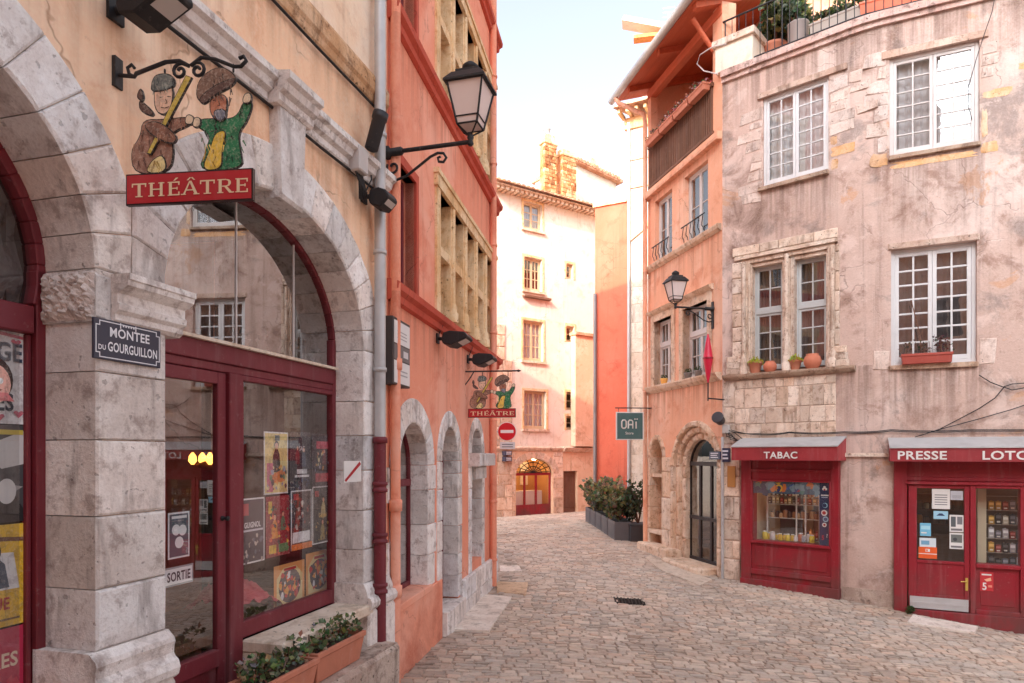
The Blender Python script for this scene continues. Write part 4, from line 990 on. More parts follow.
poster(FT, *tp(290, 310.5, 432, 490), DP, rgb(42, 40, 50), person_els(.35, .45, .7, rgb(120, 40, 50)) + person_els(.65, .4, .75, rgb(60, 70, 90)) + [('t', 'SAC', .55, .68, .055, rgb(220, 200, 200)), ('r', .3, .8, .28, .36, WH), ('r', .2, .9, .22, .26, WH), ('s', 20, .1, .9, .02, .2, [rgb(60, 80, 110), GY, rgb(40, 50, 70)])], 'dark blue show poster with two figures beside the yellow one', None, G)
poster(FT, *tp(312, 331.5, 434, 487), DP, rgb(52, 36, 44), person_els(.3, .4, .6, BK) + person_els(.6, .42, .65, rgb(110, 40, 40)) + [('r', .2, .9, .72, .86, rgb(196, 70, 90)), ('r', .15, .85, .1, .26, rgb(190, 60, 70)), ('s', 18, .1, .9, .3, .7, mixd)], 'dark poster with pink red lettering blocks, top right of the window', None, G)
poster(FT, *tp(239.5, 264.5, 498, 563), DP, rgb(48, 50, 60), [('r', .08, .35, .74, .92, rgb(170, 60, 70)), ('t', 'GUIGNOL', .5, .55, .058, WH, .72), ('r', .08, .92, .49, .52, rgb(190, 190, 196)), ('s', 30, .1, .9, .03, .42, [rgb(90, 96, 110), rgb(150, 140, 130), rgb(60, 60, 70), rgb(180, 170, 160)])], 'slate grey poster with white GUIGNOL lettering in the lower left row', WH, G)
poster(FT, *tp(266, 289.5, 496, 556), DP, rgb(140, 34, 44), person_els(.35, .3, .9, rgb(220, 140, 50)) + person_els(.7, .42, .7, rgb(60, 120, 90)) + [('r', .08, .22, .72, .92, YE), ('s', 40, .08, .95, .05, .85, [RD_, YE, rgb(60, 130, 90), BK, rgb(220, 90, 60)]), ('r', .1, .4, .06, .2, YE), ('r', .5, .9, .06, .2, rgb(60, 130, 80))], 'busy red and yellow show poster in the middle of the lower row', None, G)
poster(FT, *tp(291, 311.5, 490, 549), DP, rgb(70, 52, 50), person_els(.5, .35, 1.0, rgb(60, 60, 66)) + [('r', .06, .9, .12, .3, WH), ('p', [(.1, .3), (.3, .9), (.5, .86), (.35, .3)], rgb(150, 50, 44)), ('r', .1, .35, .84, .94, rgb(190, 60, 60)), ('s', 26, .1, .9, .35, .8, [rgb(150, 60, 50), rgb(200, 190, 180), BK]), ('r', .0, 1, .0, .1, OR)], 'brown poster with a white caption strip in the lower row', WH, G)
poster(FT, *tp(312.5, 331.5, 486, 543), DP, rgb(44, 44, 42), person_els(.55, .45, .8, rgb(190, 170, 120)) + person_els(.5, .06, .8, rgb(150, 130, 70)) + [('t', 'Guignol', .5, .46, .055, rgb(214, 176, 80), .7), ('r', .1, .3, .82, .92, rgb(170, 60, 60)), ('s', 22, .1, .9, .05, .4, [rgb(190, 160, 80), rgb(110, 100, 70), BK])], 'black poster with gold script at the right end of the lower row', WH, G)
D3 = GD + .16
def tp3(px0, px1, py0, py1): xm = (px0 + px1) / 2; return FT.u(px0, D3), FT.u(px1, D3), FT.z(xm, py1, D3), FT.z(xm, py0, D3)
for (a, b, c, d, lab) in ((274, 304.5, 563, 606, 'left orange puppet show board propped at the window bottom'), (306, 331.5, 551, 595, 'right orange puppet show board propped at the window bottom')):
    poster(FT, *tp3(a, b, c, d), D3, rgb(222, 150, 84), [('p', [(.08, .1), (.92, .1), (.92, .7), (.7, .92), (.3, .92), (.08, .7)], rgb(232, 196, 140)), ('e', .5, .48, .36, .9, rgb(60, 50, 60)), ('s', 46, .18, .82, .2, .75, [rgb(230, 90, 40), rgb(220, 220, 230), rgb(60, 60, 70), rgb(190, 50, 50), rgb(240, 150, 60)]), ('r', .3, .7, .84, .9, RD_)], lab, None, 'orange boards in the theatre window', 'display_board', 'board')
nt = poster(FT, *tp(168, 189.5, 512, 558), DP, rgb(74, 84, 94), [('e', .36, .62, .19, 1, WH), ('e', .66, .6, .19, 1, WH), ('e', .5, .34, .2, 1, WH), ('r', .15, .85, .86, .92, WH), ('r', .15, .7, .80, .83, GY)], 'slate notice with three white discs taped in the theatre door', WH, None, 'notice', 'notice')
poster(FT, *tp(163.5, 193, 566, 585), DP - .002, WH, [('t', 'SORTIE', .5, .26, .085, rgb(50, 50, 56), .72)], 'white SORTIE card taped in the theatre door', rgb(150, 150, 150), None, 'exit_card', 'sign')
tw_ = thing('sticker', 'small white and red diagonal sticker on the stone pier beside the window', 'sticker', FT, FT.u(352, -.03), -.03, 2.3)
mb = MB(); a, b = FT.u(344, -.03), FT.u(361, -.03); c, d = FT.z(352, 482, -.03), FT.z(352, 461, -.03)
mb.box(FT, a, b, -.031, -.02, c, d, WH); mb.sheet(FT, [(a + .005, c + .02), (a + .03, c + .005), (b - .005, d - .03), (b - .03, d - .005)], -.033, RD_); mb.build('label', m_any, tw_)
# posters in the left arch
DL = LD + .036; pe = FT.u(25, DL); pl_ = pe - .62
def zl(py): return FT.z(12, py, DL)
heart = lambda x, y, s, c: ('p', [(x, y - s), (x + s * 1.1, y + s * .25), (x + s * .85, y + s * .75), (x + s * .4, y + s * .8), (x, y + s * .4), (x - s * .4, y + s * .8), (x - s * .85, y + s * .75), (x - s * 1.1, y + s * .25)], c)
PK = rgb(190, 90, 110)
poster(FT, pl_, pe, zl(424), zl(322), DL, rgb(224, 218, 216), [('p', [(0, .93), (1, .84), (1, .87), (0, .96)], PK)] + [heart(x, y, .04, PK) for x, y in ((.55, .86), (.70, .76), (.92, .80), (.55, .07), (.78, .06), (.94, .1), (.3, .86))] +
       [('t', 'MON', .72, .72, .05, rgb(70, 80, 96)), ('t', 'MARIAGE', .60, .615, .13, rgb(60, 76, 96), .8), ('t', 'FAMILLES', .56, .13, .12, rgb(52, 52, 58), .8), ('e', .72, .42, .17, 1.1, rgb(60, 46, 44)), ('e', .72, .38, .15, 1.1, rgb(214, 164, 150)), ('p', [(.55, .22), (.9, .22), (.84, .3), (.6, .3)], rgb(200, 120, 120)), ('e', .67, .41, .025, 1, WH), ('e', .78, .41, .025, 1, WH), ('p', [(.64, .33), (.8, .33), (.76, .30), (.68, .30)], rgb(150, 60, 60))],
       'white comedy poster with hearts and a cartoon face reading MARIAGE', None, 'posters in the left arch')
poster(FT, pl_, pe, zl(522), zl(425), DL, rgb(66, 66, 68), [('p', [(.2, .0), (.3, .5), (.6, .55), (.9, .3), (1, .1), (1, .0)], rgb(30, 30, 32)), ('e', .62, .68, .14, 1.1, rgb(180, 178, 176)), ('p', [(.6, .75), (1, .95), (1, .6), (.8, .55)], rgb(190, 188, 186)), ('p', [(.5, .25), (.75, .42), (.98, .36), (.7, .18)], rgb(150, 148, 146)), ('r', .3, .98, .90, .95, rgb(190, 170, 70)), ('e', .84, .32, .08, 1.3, rgb(200, 198, 196))], 'black and white photo poster of a musician in the left arch', None, 'posters in the left arch')
poster(FT, pl_, pe, zl(625), zl(524), DL, rgb(226, 176, 48), [('p', [(0, .92), (1, .82), (1, .86), (0, .97)], rgb(110, 70, 50)), ('p', [(.4, .36), (.95, .36), (.9, .72), (.45, .75)], rgb(240, 230, 220))] + person_els(.72, .38, .9, rgb(70, 84, 100)) + [('t', 'd\u2019eau', .66, .28, .07, RD_), ('t', 'RIQUE', .70, .17, .085, RD_, .8), ('r', .5, .95, .06, .08, rgb(120, 90, 40))], 'yellow poster with a seated man in a framed picture in the left arch', None, 'posters in the left arch')
poster(FT, pl_, pe, zl(740), zl(627), DL, rgb(170, 40, 70), [('t', 'IRES', .80, .66, .10, rgb(236, 196, 170), .9), ('r', .5, .96, .1, .4, rgb(228, 196, 140)), ('e', .75, .25, .12, 1.2, rgb(224, 150, 90)), ('s', 20, .3, .95, .4, .6, [rgb(190, 60, 80), rgb(150, 30, 60)])], 'crimson poster lettered IRES at the bottom of the left arch', None, 'posters in the left arch')

# ---- figures on the transom, cloth, lamp inside
for i, (px, h, c) in enumerate(((245, .20, rgb(130, 108, 104)), (262, .24, rgb(110, 92, 88)), (284, .30, rgb(40, 34, 34)), (300, .30, rgb(34, 30, 30)), (316, .24, rgb(52, 44, 42)))):
    D = GD + .16; u = FT.u(px, D); z0 = tz1 + .0; k = h / .3
    mb = MB()
    o = thing('puppet', ('faded puppet silhouette nearest the pilaster on the transom', 'second faded puppet with a raised head on the transom', 'dark puppet holding its arms wide, third on the transom', 'tall black puppet with a high hat on the transom', 'small black puppet at the right end of the transom')[i], 'puppet', FT, u, D, z0, 'puppets standing on the transom')
    mb.lathe(FT.P(u, D, z0), [(.075 * k, 0), (.07 * k, .04 * k), (.04 * k, .13 * k), (.05 * k, .17 * k), (.025 * k, .19 * k)], 10, c)
    s = 1 if i % 2 else -1
    mb.tube([FT.P(u - .04 * k, D, z0 + .16 * k), FT.P(u - .09 * k, D, z0 + (.13 + .05 * s) * k)], [.022 * k, .014 * k], 7, c); mb.tube([FT.P(u + .04 * k, D, z0 + .16 * k), FT.P(u + .10 * k, D, z0 + (.15 - .04 * s) * k)], [.022 * k, .014 * k], 7, c)
    mb.build('robe', m_any, o)
    mb = MB(); mb.lathe(FT.P(u + .01 * s, D, z0 + .18 * k), [(.012 * k, 0), (.034 * k, .02 * k), (.036 * k, .045 * k), (.02 * k, .07 * k)], 10, c); mb.lathe(FT.P(u + .012 * s, D, z0 + .235 * k), [(.055 * k, 0), (.05 * k, .012 * k), (.03 * k, .02 * k), (.028 * k, .06 * k), (.01 * k, .075 * k)], 10, tuple(v * .8 for v in c)); mb.build('head', m_any, o)
cl = MB(); n = 22
cu0, cu1 = bu1 + .03, FT.u(276, GD + .2)
vs = []
for j in range(n + 1):
    for i in range(n + 1):
        a, b = i / n, j / n; hgt = .30 * math.sin(math.pi * min(1, a * .8 + .2)) * math.sin(math.pi * (b * .7 + .15))
        vs.append(FT.P(cu0 + (cu1 - cu0) * a, GD + .09 + .45 * b, wz0 + .03 + max(0, hgt) + .028 * math.sin(a * 17 + b * 9) * math.cos(b * 13 - a * 6) + .012 * math.sin(a * 40 + b * 31)))
cl.add(vs, [(j * (n + 1) + i, j * (n + 1) + i + 1, (j + 1) * (n + 1) + i + 1, (j + 1) * (n + 1) + i) for j in range(n) for i in range(n)], (1, 1, 1), 0, True)
tag(cl.build('cloth', paint('rose_red_cloth', rgb(206, 56, 78), .8, 0, .35), None, FT), 'crumpled rose red cloth lying in the theatre window corner', 'cloth')
mb = MB(); mb.box(FT, A_U0 - .4, su1 - .02, GD + .07, GD + .9, wz0 - .04, wz0 + .03); mb.build('display_shelf', m_wood, sf)
ch = thing('chandelier', 'small glowing orange chandelier inside behind the theatre door', 'lamp', FT, FT.u(208, 1.1), 1.1, 2.3)
cp_ = Vector(FT.at(212, 468, .95)); mb = MB(); mb.tube([cp_ + Vector((0, 0, .12)), cp_ + Vector((0, 0, 1.2))], .008, 6); mb.lathe(cp_, [(.02, -.02), (.1, .0), (.13, .03), (.05, .06), (.02, .12)], 12); mb.build('stem', m_wood, ch)
mb = MB()
for k in range(5): a = k * 1.2566; mb.lathe(cp_ + Vector((.15 * math.cos(a), .15 * math.sin(a), .03)), [(.012, 0), (.035, .03), (.03, .07), (.008, .10)], 8)
mb.build('bulb', emit('orange_bulb', (1, .42, .08), 5), ch)

# ---- stone bench and terracotta planters
LZ = .66
mb = MB(); u = -2.62
for w in (.8, .75, .72): mb.block(FT, rect(u, u + w, -.3, LZ), -.30, .08, .035, tint(.06)); u += w
mb.box(FT, -2.6, -.37, -.27, .1, -.3, LZ - .003)
tag(mb.build('stone_bench', m_dark_stone, None, FT), 'rough stone ledge under the theatre window carrying two planters', 'stone ledge')
def planter_box(fac, u0, u1, d0, d1, z0, z1, label, mat=m_terracotta, group='terracotta planters', leafn=260, pal=None, hgt=.2, flare=.03, size=.05):
    o = thing('planter', label, 'planter', fac, (u0 + u1) / 2, (d0 + d1) / 2, z0, group)
    mb = MB(); t = .018
    def ringp(e, z, k=0): return [fac.P(u0 - e + k, d0 - e + k, z), fac.P(u1 + e - k, d0 - e + k, z), fac.P(u1 + e - k, d1 + e - k, z), fac.P(u0 - e + k, d1 + e - k, z)]
    rings = [ringp(0, z0), ringp(flare, z1 - .045), ringp(flare + .012, z1 - .04), ringp(flare + .012, z1), ringp(flare, z1, t), ringp(flare, z1 - .05, t + .004)]
    vs = [p for r in rings for p in r]
    mb.add(vs, [(j * 4 + i, j * 4 + (i + 1) % 4, j * 4 + 4 + (i + 1) % 4, j * 4 + 4 + i) for j in range(5) for i in range(4)] + [(3, 2, 1, 0)]); mb.build('box', mat, o, bevel=.005)
    mb = MB(); r = rings[5]; mb.poly([(p[0], p[1], p[2] + .012) for p in r]); mb.build('soil', paint('potting_soil', rgb(70, 52, 42), .95), o)
    pal = pal or [(.055, .085, .035), (.04, .07, .035), (.09, .12, .06), (.12, .14, .09), (.03, .05, .025)]
    mb = MB(); nst = max(4, int((u1 - u0) / .11))
    for i in range(nst):
        mb.mark(); a = u0 + (u1 - u0) * (i + .5) / nst + random.uniform(-.02, .02); hh = hgt * random.uniform(.6, 1.35)
        for k in range(int(leafn / nst)):
            f = random.random(); rr = .085 * math.sin(math.pi * min(1, f * .8 + .15)) + .02; an = random.uniform(0, 6.28)
            mb.leaf(fac.P(a + rr * math.cos(an), (d0 + d1) / 2 + rr * math.sin(an), z1 - .01 + hh * f), size * random.uniform(.6, 1.2), tuple(v * random.uniform(.7, 1.4) for v in random.choice(pal)))
    mb.build_each('plant', m_leaf, o, recalc=False)
    mb = MB()
    for i in range(nst): mb.mark(); a = u0 + (u1 - u0) * (i + .5) / nst; mb.tube([fac.P(a, (d0 + d1) / 2, z1 - .04), fac.P(a + random.uniform(-.02, .02), (d0 + d1) / 2 + random.uniform(-.02, .02), z1 + hgt * .8)], .004, 4, (.5, .4, .3))
    mb.build_each('stem', m_wood, o)
    return o
planter_box(FT, -2.34, -1.74, -.24, -.04, LZ, LZ + .24, 'terracotta trough of leafy shrubs at the left end of the stone ledge', leafn=360, hgt=.15, pal=[(.14, .20, .08), (.10, .15, .06), (.19, .23, .12), (.26, .28, .18), (.06, .09, .04), (.28, .22, .10)])
planter_box(FT, -1.60, -.93, -.19, .0, LZ, LZ + .24, 'terracotta trough of leafy shrubs at the right end of the stone ledge', leafn=360, hgt=.15, pal=[(.14, .20, .08), (.10, .15, .06), (.19, .23, .12), (.26, .28, .18), (.06, .09, .04), (.28, .22, .10)])
# ---- plaque on the pink house
o = thing('notice_board', 'narrow dark framed board with white panels on the pink house', 'notice board', FP, FP.u(401, -.1), -.1, 3.2)
a, b, c, d = FP.u(393, -.1), FP.u(410, -.1), FP.z(401, 386, -.1), FP.z(401, 320, -.1)
mb = MB(); mb.box(FP, a, b, -.1, .02, c, d, rgb(62, 52, 50)); mb.build('frame', m_any, o, bevel=.006)
mb = MB(); h = d - c
mb.box(FP, a + .03, b - .02, -.104, -.09, c + h * .62, d - .03, rgb(228, 222, 220)); mb.box(FP, a + .03, b - .02, -.104, -.09, c + h * .38, c + h * .60, rgb(110, 104, 104)); mb.box(FP, a + .03, b - .02, -.104, -.09, c + .02, c + h * .36, rgb(226, 220, 218))
for k in range(3): mb.box(FP, a + .12, b - .12, -.106, -.1, c + h * (.70 + .05 * k), c + h * (.715 + .05 * k), rgb(170, 164, 164)); 
for k in range(2): mb.box(FP, a + .2, b - .1, -.106, -.1, c + h * (.15 + .06 * k), c + h * (.17 + .06 * k), rgb(170, 164, 164))
mb.box(FP, a + .3, b - .08, -.106, -.1, c + h * .44, c + h * .54, rgb(210, 204, 204)); mb.build('panel', m_any, o)
# ---- no entry sign on a post
FN = Fac(-.10, 12.95, 1, -.05)
ns = thing('road_sign', 'round red no entry sign with white bar on a white post', 'road sign', FN, .05, 0, .1)
mb = MB(); pu = FN.u(494.5); mb.tube([FN.P(pu, .05, .05), FN.P(pu, .05, FN.z(495, 424))], .032, 10, rgb(212, 208, 206)); mb.build('post', m_any, ns)
su_, sz_ = FN.uv(507, 431.5); r_ = (FN.u(517) - FN.u(498)) / 2
mb = MB(); mb.lathe(FN.P(su_, .01, sz_), [(r_, 0), (r_, .015), (r_ * .97, .02)], 28, rgb(222, 218, 216), axis=out_axis(FN)); mb.lathe(FN.P(su_, -.011, sz_), [(r_ * .93, 0), (r_ * .93, .002)], 28, rgb(206, 22, 38), axis=out_axis(FN)); mb.box(FN, su_ - r_ * .68, su_ + r_ * .68, -.018, -.008, sz_ - r_ * .16, sz_ + r_ * .16, rgb(236, 232, 230)); mb.build('disc', m_gloss, ns, smooth=False)
mb = MB(); mb.box(FN, FN.u(500), FN.u(515), -.004, .01, FN.z(507, 449), FN.z(507, 442), rgb(214, 214, 216))
for k in range(2): mb.box(FN, FN.u(502), FN.u(513), -.006, -.003, FN.z(507, 447.3 - k * 2.5), FN.z(507, 446.4 - k * 2.5), rgb(110, 110, 116))
mb.build('text_plate', m_any, ns)
mb = MB(); mb.tube([FN.P(pu, .05, sz_), FN.P(su_, .03, sz_)], .02, 8); mb.build('bracket', m_zinc, ns)
for k, (y0, y1) in enumerate(((451, 455.5), (456.5, 461.5))):
    mb = MB(); mb.box(FF, FF.u(505.5, -.3), FF.u(512, -.3), -.3, -.06, FF.z(509, y1, -.3), FF.z(509, y0, -.3), rgb(52, 50, 66)); 
    for q in range(2): mb.box(FF, FF.u(506.3, -.3), FF.u(511.3, -.3), -.304, -.29, FF.z(509, y1 - 1 - q * 1.8, -.3), FF.z(509, y1 - 2 - q * 1.8, -.3), rgb(200, 200, 206))
    tag(mb.build('street_plate', m_any, None, FF), ('upper small dark street plate on the far stone wall', 'lower small dark street plate on the far stone wall')[k], 'street sign', 'small dark plates on the far wall')
# ---- paving slabs, doormat, drain
def slab(name, corners, h, mat, label, cat, col=(1, 1, 1), register=True):
    P = [ground_px(*c) for c in corners]; mb = MB()
    if register: SLABS.append(P)
    top = [(x, y, gz(x, y) + h) for x, y in P]; bot = [(x, y, gz(x, y) - .1) for x, y in P]; n = len(P)
    mb.add(bot + top, [(i, (i + 1) % n, n + (i + 1) % n, n + i) for i in range(n)] + [list(range(n, 2 * n))], col)
    return tag(mb.build(name, mat, None, bevel=.004), label, cat)
slab('paving_slab', [(446, 630), (489, 632), (512, 598), (480, 595)], .022, m_slab, 'large pale slab in front of the pink house door', 'paving slab')
slab('paving_slab', [(496, 582), (528, 583), (526, 595), (497, 592)], .014, m_slab, 'ochre worn slab by the foot of the pink downpipe', 'paving slab', (.82, .66, .5))
slab('paving_slab', [(500, 566.5), (519, 566.5), (522, 572), (500, 572)], .022, m_slab, 'small pale slab farther up by the sign post', 'paving slab')
slab('paving_slab', [(907, 624), (913, 616), (978, 628), (975, 634)], .03, m_slab, 'long pale slab before the PRESSE shop door', 'paving slab')
slab('paving_slab', [(650, 556), (672, 566), (712, 580), (700, 586), (660, 570), (645, 558)], .016, m_slab, 'pale paving strip along the doorway of the orange house', 'paving slab', (.85, .8, .74))
gr = [(613, 597), (644, 599), (646, 605), (615, 603)]
P = [ground_px(*c) for c in gr]; SLABS.append(P); mb = MB()
o = thing('drain_grate', 'rusty iron drain grate set in the cobbles', 'drain', W, P[0][0], P[0][1], gz(*P[0]))
for i in range(9):
    t0, t1 = (i + .1) / 9, (i + .55) / 9
    if i in (3, 5): t1 = (i + .3) / 9
    A, B = [Vector((*P[0], 0)).lerp(Vector((*P[1], 0)), t) for t in (t0, t1)], [Vector((*P[3], 0)).lerp(Vector((*P[2], 0)), t) for t in (t0, t1)]
    mb.add([(p.x, p.y, gz(p.x, p.y) + .006) for p in (A[0], A[1], B[1], B[0])] + [(p.x, p.y, gz(p.x, p.y) - .03) for p in (A[0], A[1], B[1], B[0])], [(0, 1, 2, 3), (0, 1, 5, 4), (1, 2, 6, 5), (2, 3, 7, 6), (3, 0, 4, 7)], rgb(74, 58, 50))
mb.build('bars', m_iron, o)
mb = MB(); mb.poly([(x, y, gz(x, y) - .008) for x, y in P], (.15, .13, .12)); mb.build('pit', m_darkroom, o)
# ================================================================== PINK HOUSE (left, further on)
pink = thing('pink_house', 'tall coral pink house with ochre mullioned windows and three grey stone arches', 'building', FP, 0, 0, 0)
PL = -5.74; PTOP = 15.0
S1, S2, S3 = 4.02, 6.8, 9.75
a1 = (FP.u(428) - 1.12, FP.u(428)); a2 = (FP.u(458) - .92, FP.u(458)); a3 = (FP.u(482) - .85, FP.u(482))
A1 = archp(*a1, FP.z(420, 592), 2.28, .52); A2 = archp(*a2, .1, 2.32, .5); A3 = archp(*a3, .75, 2.42, .44)
wu0, wu1 = FP.u(437), FP.u(492.3)
W1 = rect(wu0, wu1, 4.16, 5.72); W2 = rect(wu0, wu1, 7.0, 8.75); W3 = rect(wu0 + .3, wu1 - .5, 9.95, 11.5)
V1 = rect(FP.u(398), FP.u(414), 4.1, 5.42); V2 = rect(FP.u(398), FP.u(414), 6.95, 8.5); V3 = rect(FP.u(398), FP.u(414), 9.9, 11.4)
mb = MB()
mb.plate(FP, rect(PL, 0, -.5, PTOP), [A1, A2, A3, W1, W2, W3, V1, V2, V3], 0, .3)
mb.add([FP.P(u, d, z) for d in (0, 12) for u, z in ((PL, PTOP), (0, PTOP), (0, -.5), (PL, -.5))], [(0, 1, 5, 4), (1, 2, 6, 5), (2, 3, 7, 6), (3, 0, 4, 7), (4, 5, 6, 7)])
mb.build('wall', m_pink, pink)
mb = MB()
for zz, h in ((S1, .16), (S2, .15), (S3, .14)):
    mb.mark()
    moulding(mb, FP, PL, -.02, [(-.01, zz - h * .5), (-.05, zz - h * .4), (-.06, zz), (-.11, zz + h * .2), (-.12, zz + h * .6), (-.02, zz + h * .8)], .05)
mb.build_each('string_course', plaster('brick_red_trim', rgb(196, 84, 66), rgb(160, 66, 52), rgb(210, 110, 90), .5, .3, None, .15), pink)
mb = MB(); mb.mark(); mb.box(FP, PL + .05, FP.u(440), -.035, .1, -.4, FP.z(420, 592) + .0); mb.box(FP, PL + .05, a1[0] - .12, -.034, .1, -.4, .9)
mb.build('plinth', m_pink, pink, bevel=.008)
mb = MB(); mb.box(FP, a1[0] - .02, a1[1] + .02, -.05, .3, FP.z(420, 592) - .05, FP.z(420, 592) + .03); mb.build('window_sill', m_pink, pink, bevel=.008)
# stone arches
def stone_arch(parent, fac, a, zb, zs, rise, w, n, d0=-.02, d1=.34, mat=m_stone, left=True, right=True, jag=.08, h=.36, t0=0, t1=math.pi):
    mb = MB(); uc = (a[0] + a[1]) / 2; hw = (a[1] - a[0]) / 2 - .05
    voussoirs(mb, fac, uc, zs, hw, rise - .05, w, n, d0, d1, v=.14, t0=t0, t1=t1)
    if right: quoins(mb, fac, uc + hw, uc + hw + w, zb, zs, h, d0, d1, jag, 1)
    if left: quoins(mb, fac, uc - hw - w, uc - hw, zb, zs, h, d0, d1, jag, -1)
    return mb.build('stone_arch', mat, parent)
stone_arch(pink, FP, a1, FP.z(420, 592), 2.28, .52, .28, 11, jag=.06)
stone_arch(pink, FP, a2, .42, 2.32, .5, .22, 11, jag=.0)
stone_arch(pink, FP, a3, .62, 2.42, .44, .18, 9, jag=.0)
# arched window with wine red frame
def arched_window(parent, fac, a, zb, zs, rise, d, mat, gm, trans=None, name='window', bottom=None):
    mb = MB(); uc = (a[0] + a[1]) / 2; hw = (a[1] - a[0]) / 2; t = .05
    for i in range(16):
        t0, t1 = math.pi * i / 16, math.pi * (i + 1) / 16
        mb.prism(fac, [(uc + (hw - .06) * math.cos(t0), zs + (rise - .06) * math.sin(t0)), (uc + hw * math.cos(t0), zs + rise * math.sin(t0)), (uc + hw * math.cos(t1), zs + rise * math.sin(t1)), (uc + (hw - .06) * math.cos(t1), zs + (rise - .06) * math.sin(t1))], d, d + t)
    mb.box(fac, a[0], a[0] + .06, d, d + t, zb, zs); mb.box(fac, a[1] - .06, a[1], d, d + t, zb, zs)
    mb.box(fac, a[0] + .06, a[1] - .06, d, d + t, zb, zb + .08)
    if trans: mb.box(fac, a[0] + .06, a[1] - .06, d - .01, d + t + .01, trans - .04, trans + .04)
    if bottom: mb.box(fac, a[0] + .06, a[1] - .06, d + .01, d + t - .01, zb + .08, bottom)
    o = mb.build(name, mat, parent, bevel=.004)
    g = MB(); g.sheet(fac, archp(a[0], a[1], zb, zs, rise), d + .03); g.build('pane', gm, o)
    return o
arched_window(pink, FP, a1, FP.z(420, 592), 2.28, .52, .2, m_wine_paint, m_theglass, 2.08)
dr = arched_window(pink, FP, a2, .42, 2.32, .5, .2, m_wine_paint, m_theglass, 2.26, 'door', 1.0)
mb = MB(); um = (a2[0] + a2[1]) / 2
mb.box(FP, um - .05, um + .05, .18, .25, .5, 2.24); mb.build('door_stile', m_wine_paint, dr)
mb = MB(); mb.tube([FP.P(um + .02, .17, 1.15), FP.P(um + .02, .12, 1.2), FP.P(um + .02, .12, 1.5), FP.P(um + .02, .17, 1.55)], .014, 8); mb.build('handle', m_iron, dr)
mb = MB(); mb.box(FP, a1[0] - .3, a2[1] + .2, .5, 2.0, .0, 3.2); mb.build('interior', m_darkroom, pink)
mb = MB()                                        # blocked third arch with its stone trough
mb.box(FP, a3[0] - .05, a3[1] + .05, .24, .4, .4, 3.0, (.62, .62, .64)); 
mb.build('niche_back', m_dark_stone, pink)
mb = MB(); tz = FP.z(478, 467); mb.block(FP, rect(a3[0] - .12, a3[1] + .16, tz + .02, tz + .22), -.2, .3, .03, (.9, .9, .9)); mb.block(FP, rect(a3[0] + .08, a3[1] - .08, tz - .18, tz + .02), -.1, .3, .03, (.85, .85, .85))
mb.build('stone_trough', m_stone, pink)
mb = MB()
courses(mb, FP, a2[1] + .12, -.15, .0, .62, .3, .7, -.06, .2, .02); courses(mb, FP, FP.u(441), a2[1] + .1, -.2, .40, .6, 1.3, -.10, .2, .02)
mb.build('stone_step', m_stone, pink)
# mullioned windows of ochre stone
def mullioned(parent, fac, r, n, trans, d=.22, sub=False):
    u0, u1, z0, z1 = r[0][0], r[1][0], r[0][1], r[2][1]
    mb = MB(); w = .14
    mb.box(fac, u0 - .1, u0 + w * .5, -.03, .2, z0 + .001, z1); mb.box(fac, u1 - w * .5, u1 + .1, -.03, .2, z0 + .001, z1)
    mb.box(fac, u0 - .14, u1 + .14, -.05, .2, z1, z1 + .14); mb.box(fac, u0 - .16, u1 + .16, -.07, .2, z1 + .141, z1 + .2); mb.box(fac, u0 - .12, u1 + .12, -.06, .2, z0 - .10, z0)
    for i in range(1, n):
        u = u0 + (u1 - u0) * i / n
        mb.box(fac, u - w / 2, u + w / 2, -.01, .2, z0 + .001, z1 - .001); mb.tube([fac.P(u, -.02, z0 + .02), fac.P(u, -.02, z1 - .02)], .035, 8)
        for zz in (z0, ): mb.lathe(fac.P(u, -.02, zz + .02), [(.075, 0), (.075, .12), (.055, .14), (.06, .2), (.04, .26)], 8)
    for k in (-1, 1):
        pass
    tz = z0 + (z1 - z0) * trans
    mb.box(fac, u0 + .05, u1 - .05, .004, .2, tz - .06, tz + .06)
    mb.build('window_stone', m_pstone, parent)
    for i in range(n):
        a = u0 + (u1 - u0) * i / n + w / 2; b = u0 + (u1 - u0) * (i + 1) / n - w / 2
        if i in (0,): a = u0 + w * .5
        casement(parent, fac, a, b, z0 + .0, z1, .15, 2, (3, 2), 1, paint('ochre_window_paint', rgb(206, 176, 140), .5), m_glass, .035, .035, .018, curtain=(m_net, m_lace)[i % 2], transom=tz)
mullioned(pink, FP, W1, 5, .54); mullioned(pink, FP, W2, 5, .54); mullioned(pink, FP, W3, 4, .54)
for v in (V1, V2, V3):
    casement(pink, FP, v[0][0], v[1][0], v[0][1], v[2][1], .12, 1, 2, 2, m_wine_paint, m_glass, curtain=m_lace)
mb = MB()
for v in (V1, V2, V3):
    mb.mark(); u0, u1, z0, z1 = v[0][0], v[1][0], v[0][1], v[2][1]
    mb.box(FP, u1, u1 + .09, -.03, .1, z0, z1 + .1); mb.box(FP, u0 - .09, u0, -.03, .1, z0, z1 + .1); mb.box(FP, u0, u1, -.03, .1, z1, z1 + .1)
mb.build_each('window_surround', plaster('brick_red_trim', 0, 0, 0), pink)
pp = FP.u(493.5, -.07)
downpipe(pink, FP, pp, -.07, .055, .15, PTOP, .15, (m_pink, m_pink), [.6, 1.6, 3.0, 4.5, 6, 7.4, 8.9, 10.3, 11.8])
pp0 = FP.u(391, -.07)
mb = MB(); mb.tube([FP.P(PL + .04, -.07, -.1), FP.P(PL + .04, -.07, PTOP)], .05, 12)
for z in (1.05, 1.9, 3.3): mb.lathe(FP.P(PL + .04, -.07, z), [(.05, -.06), (.066, -.055), (.066, .055), (.05, .06)], 12)
mb.build('downpipe', m_pink, pink)
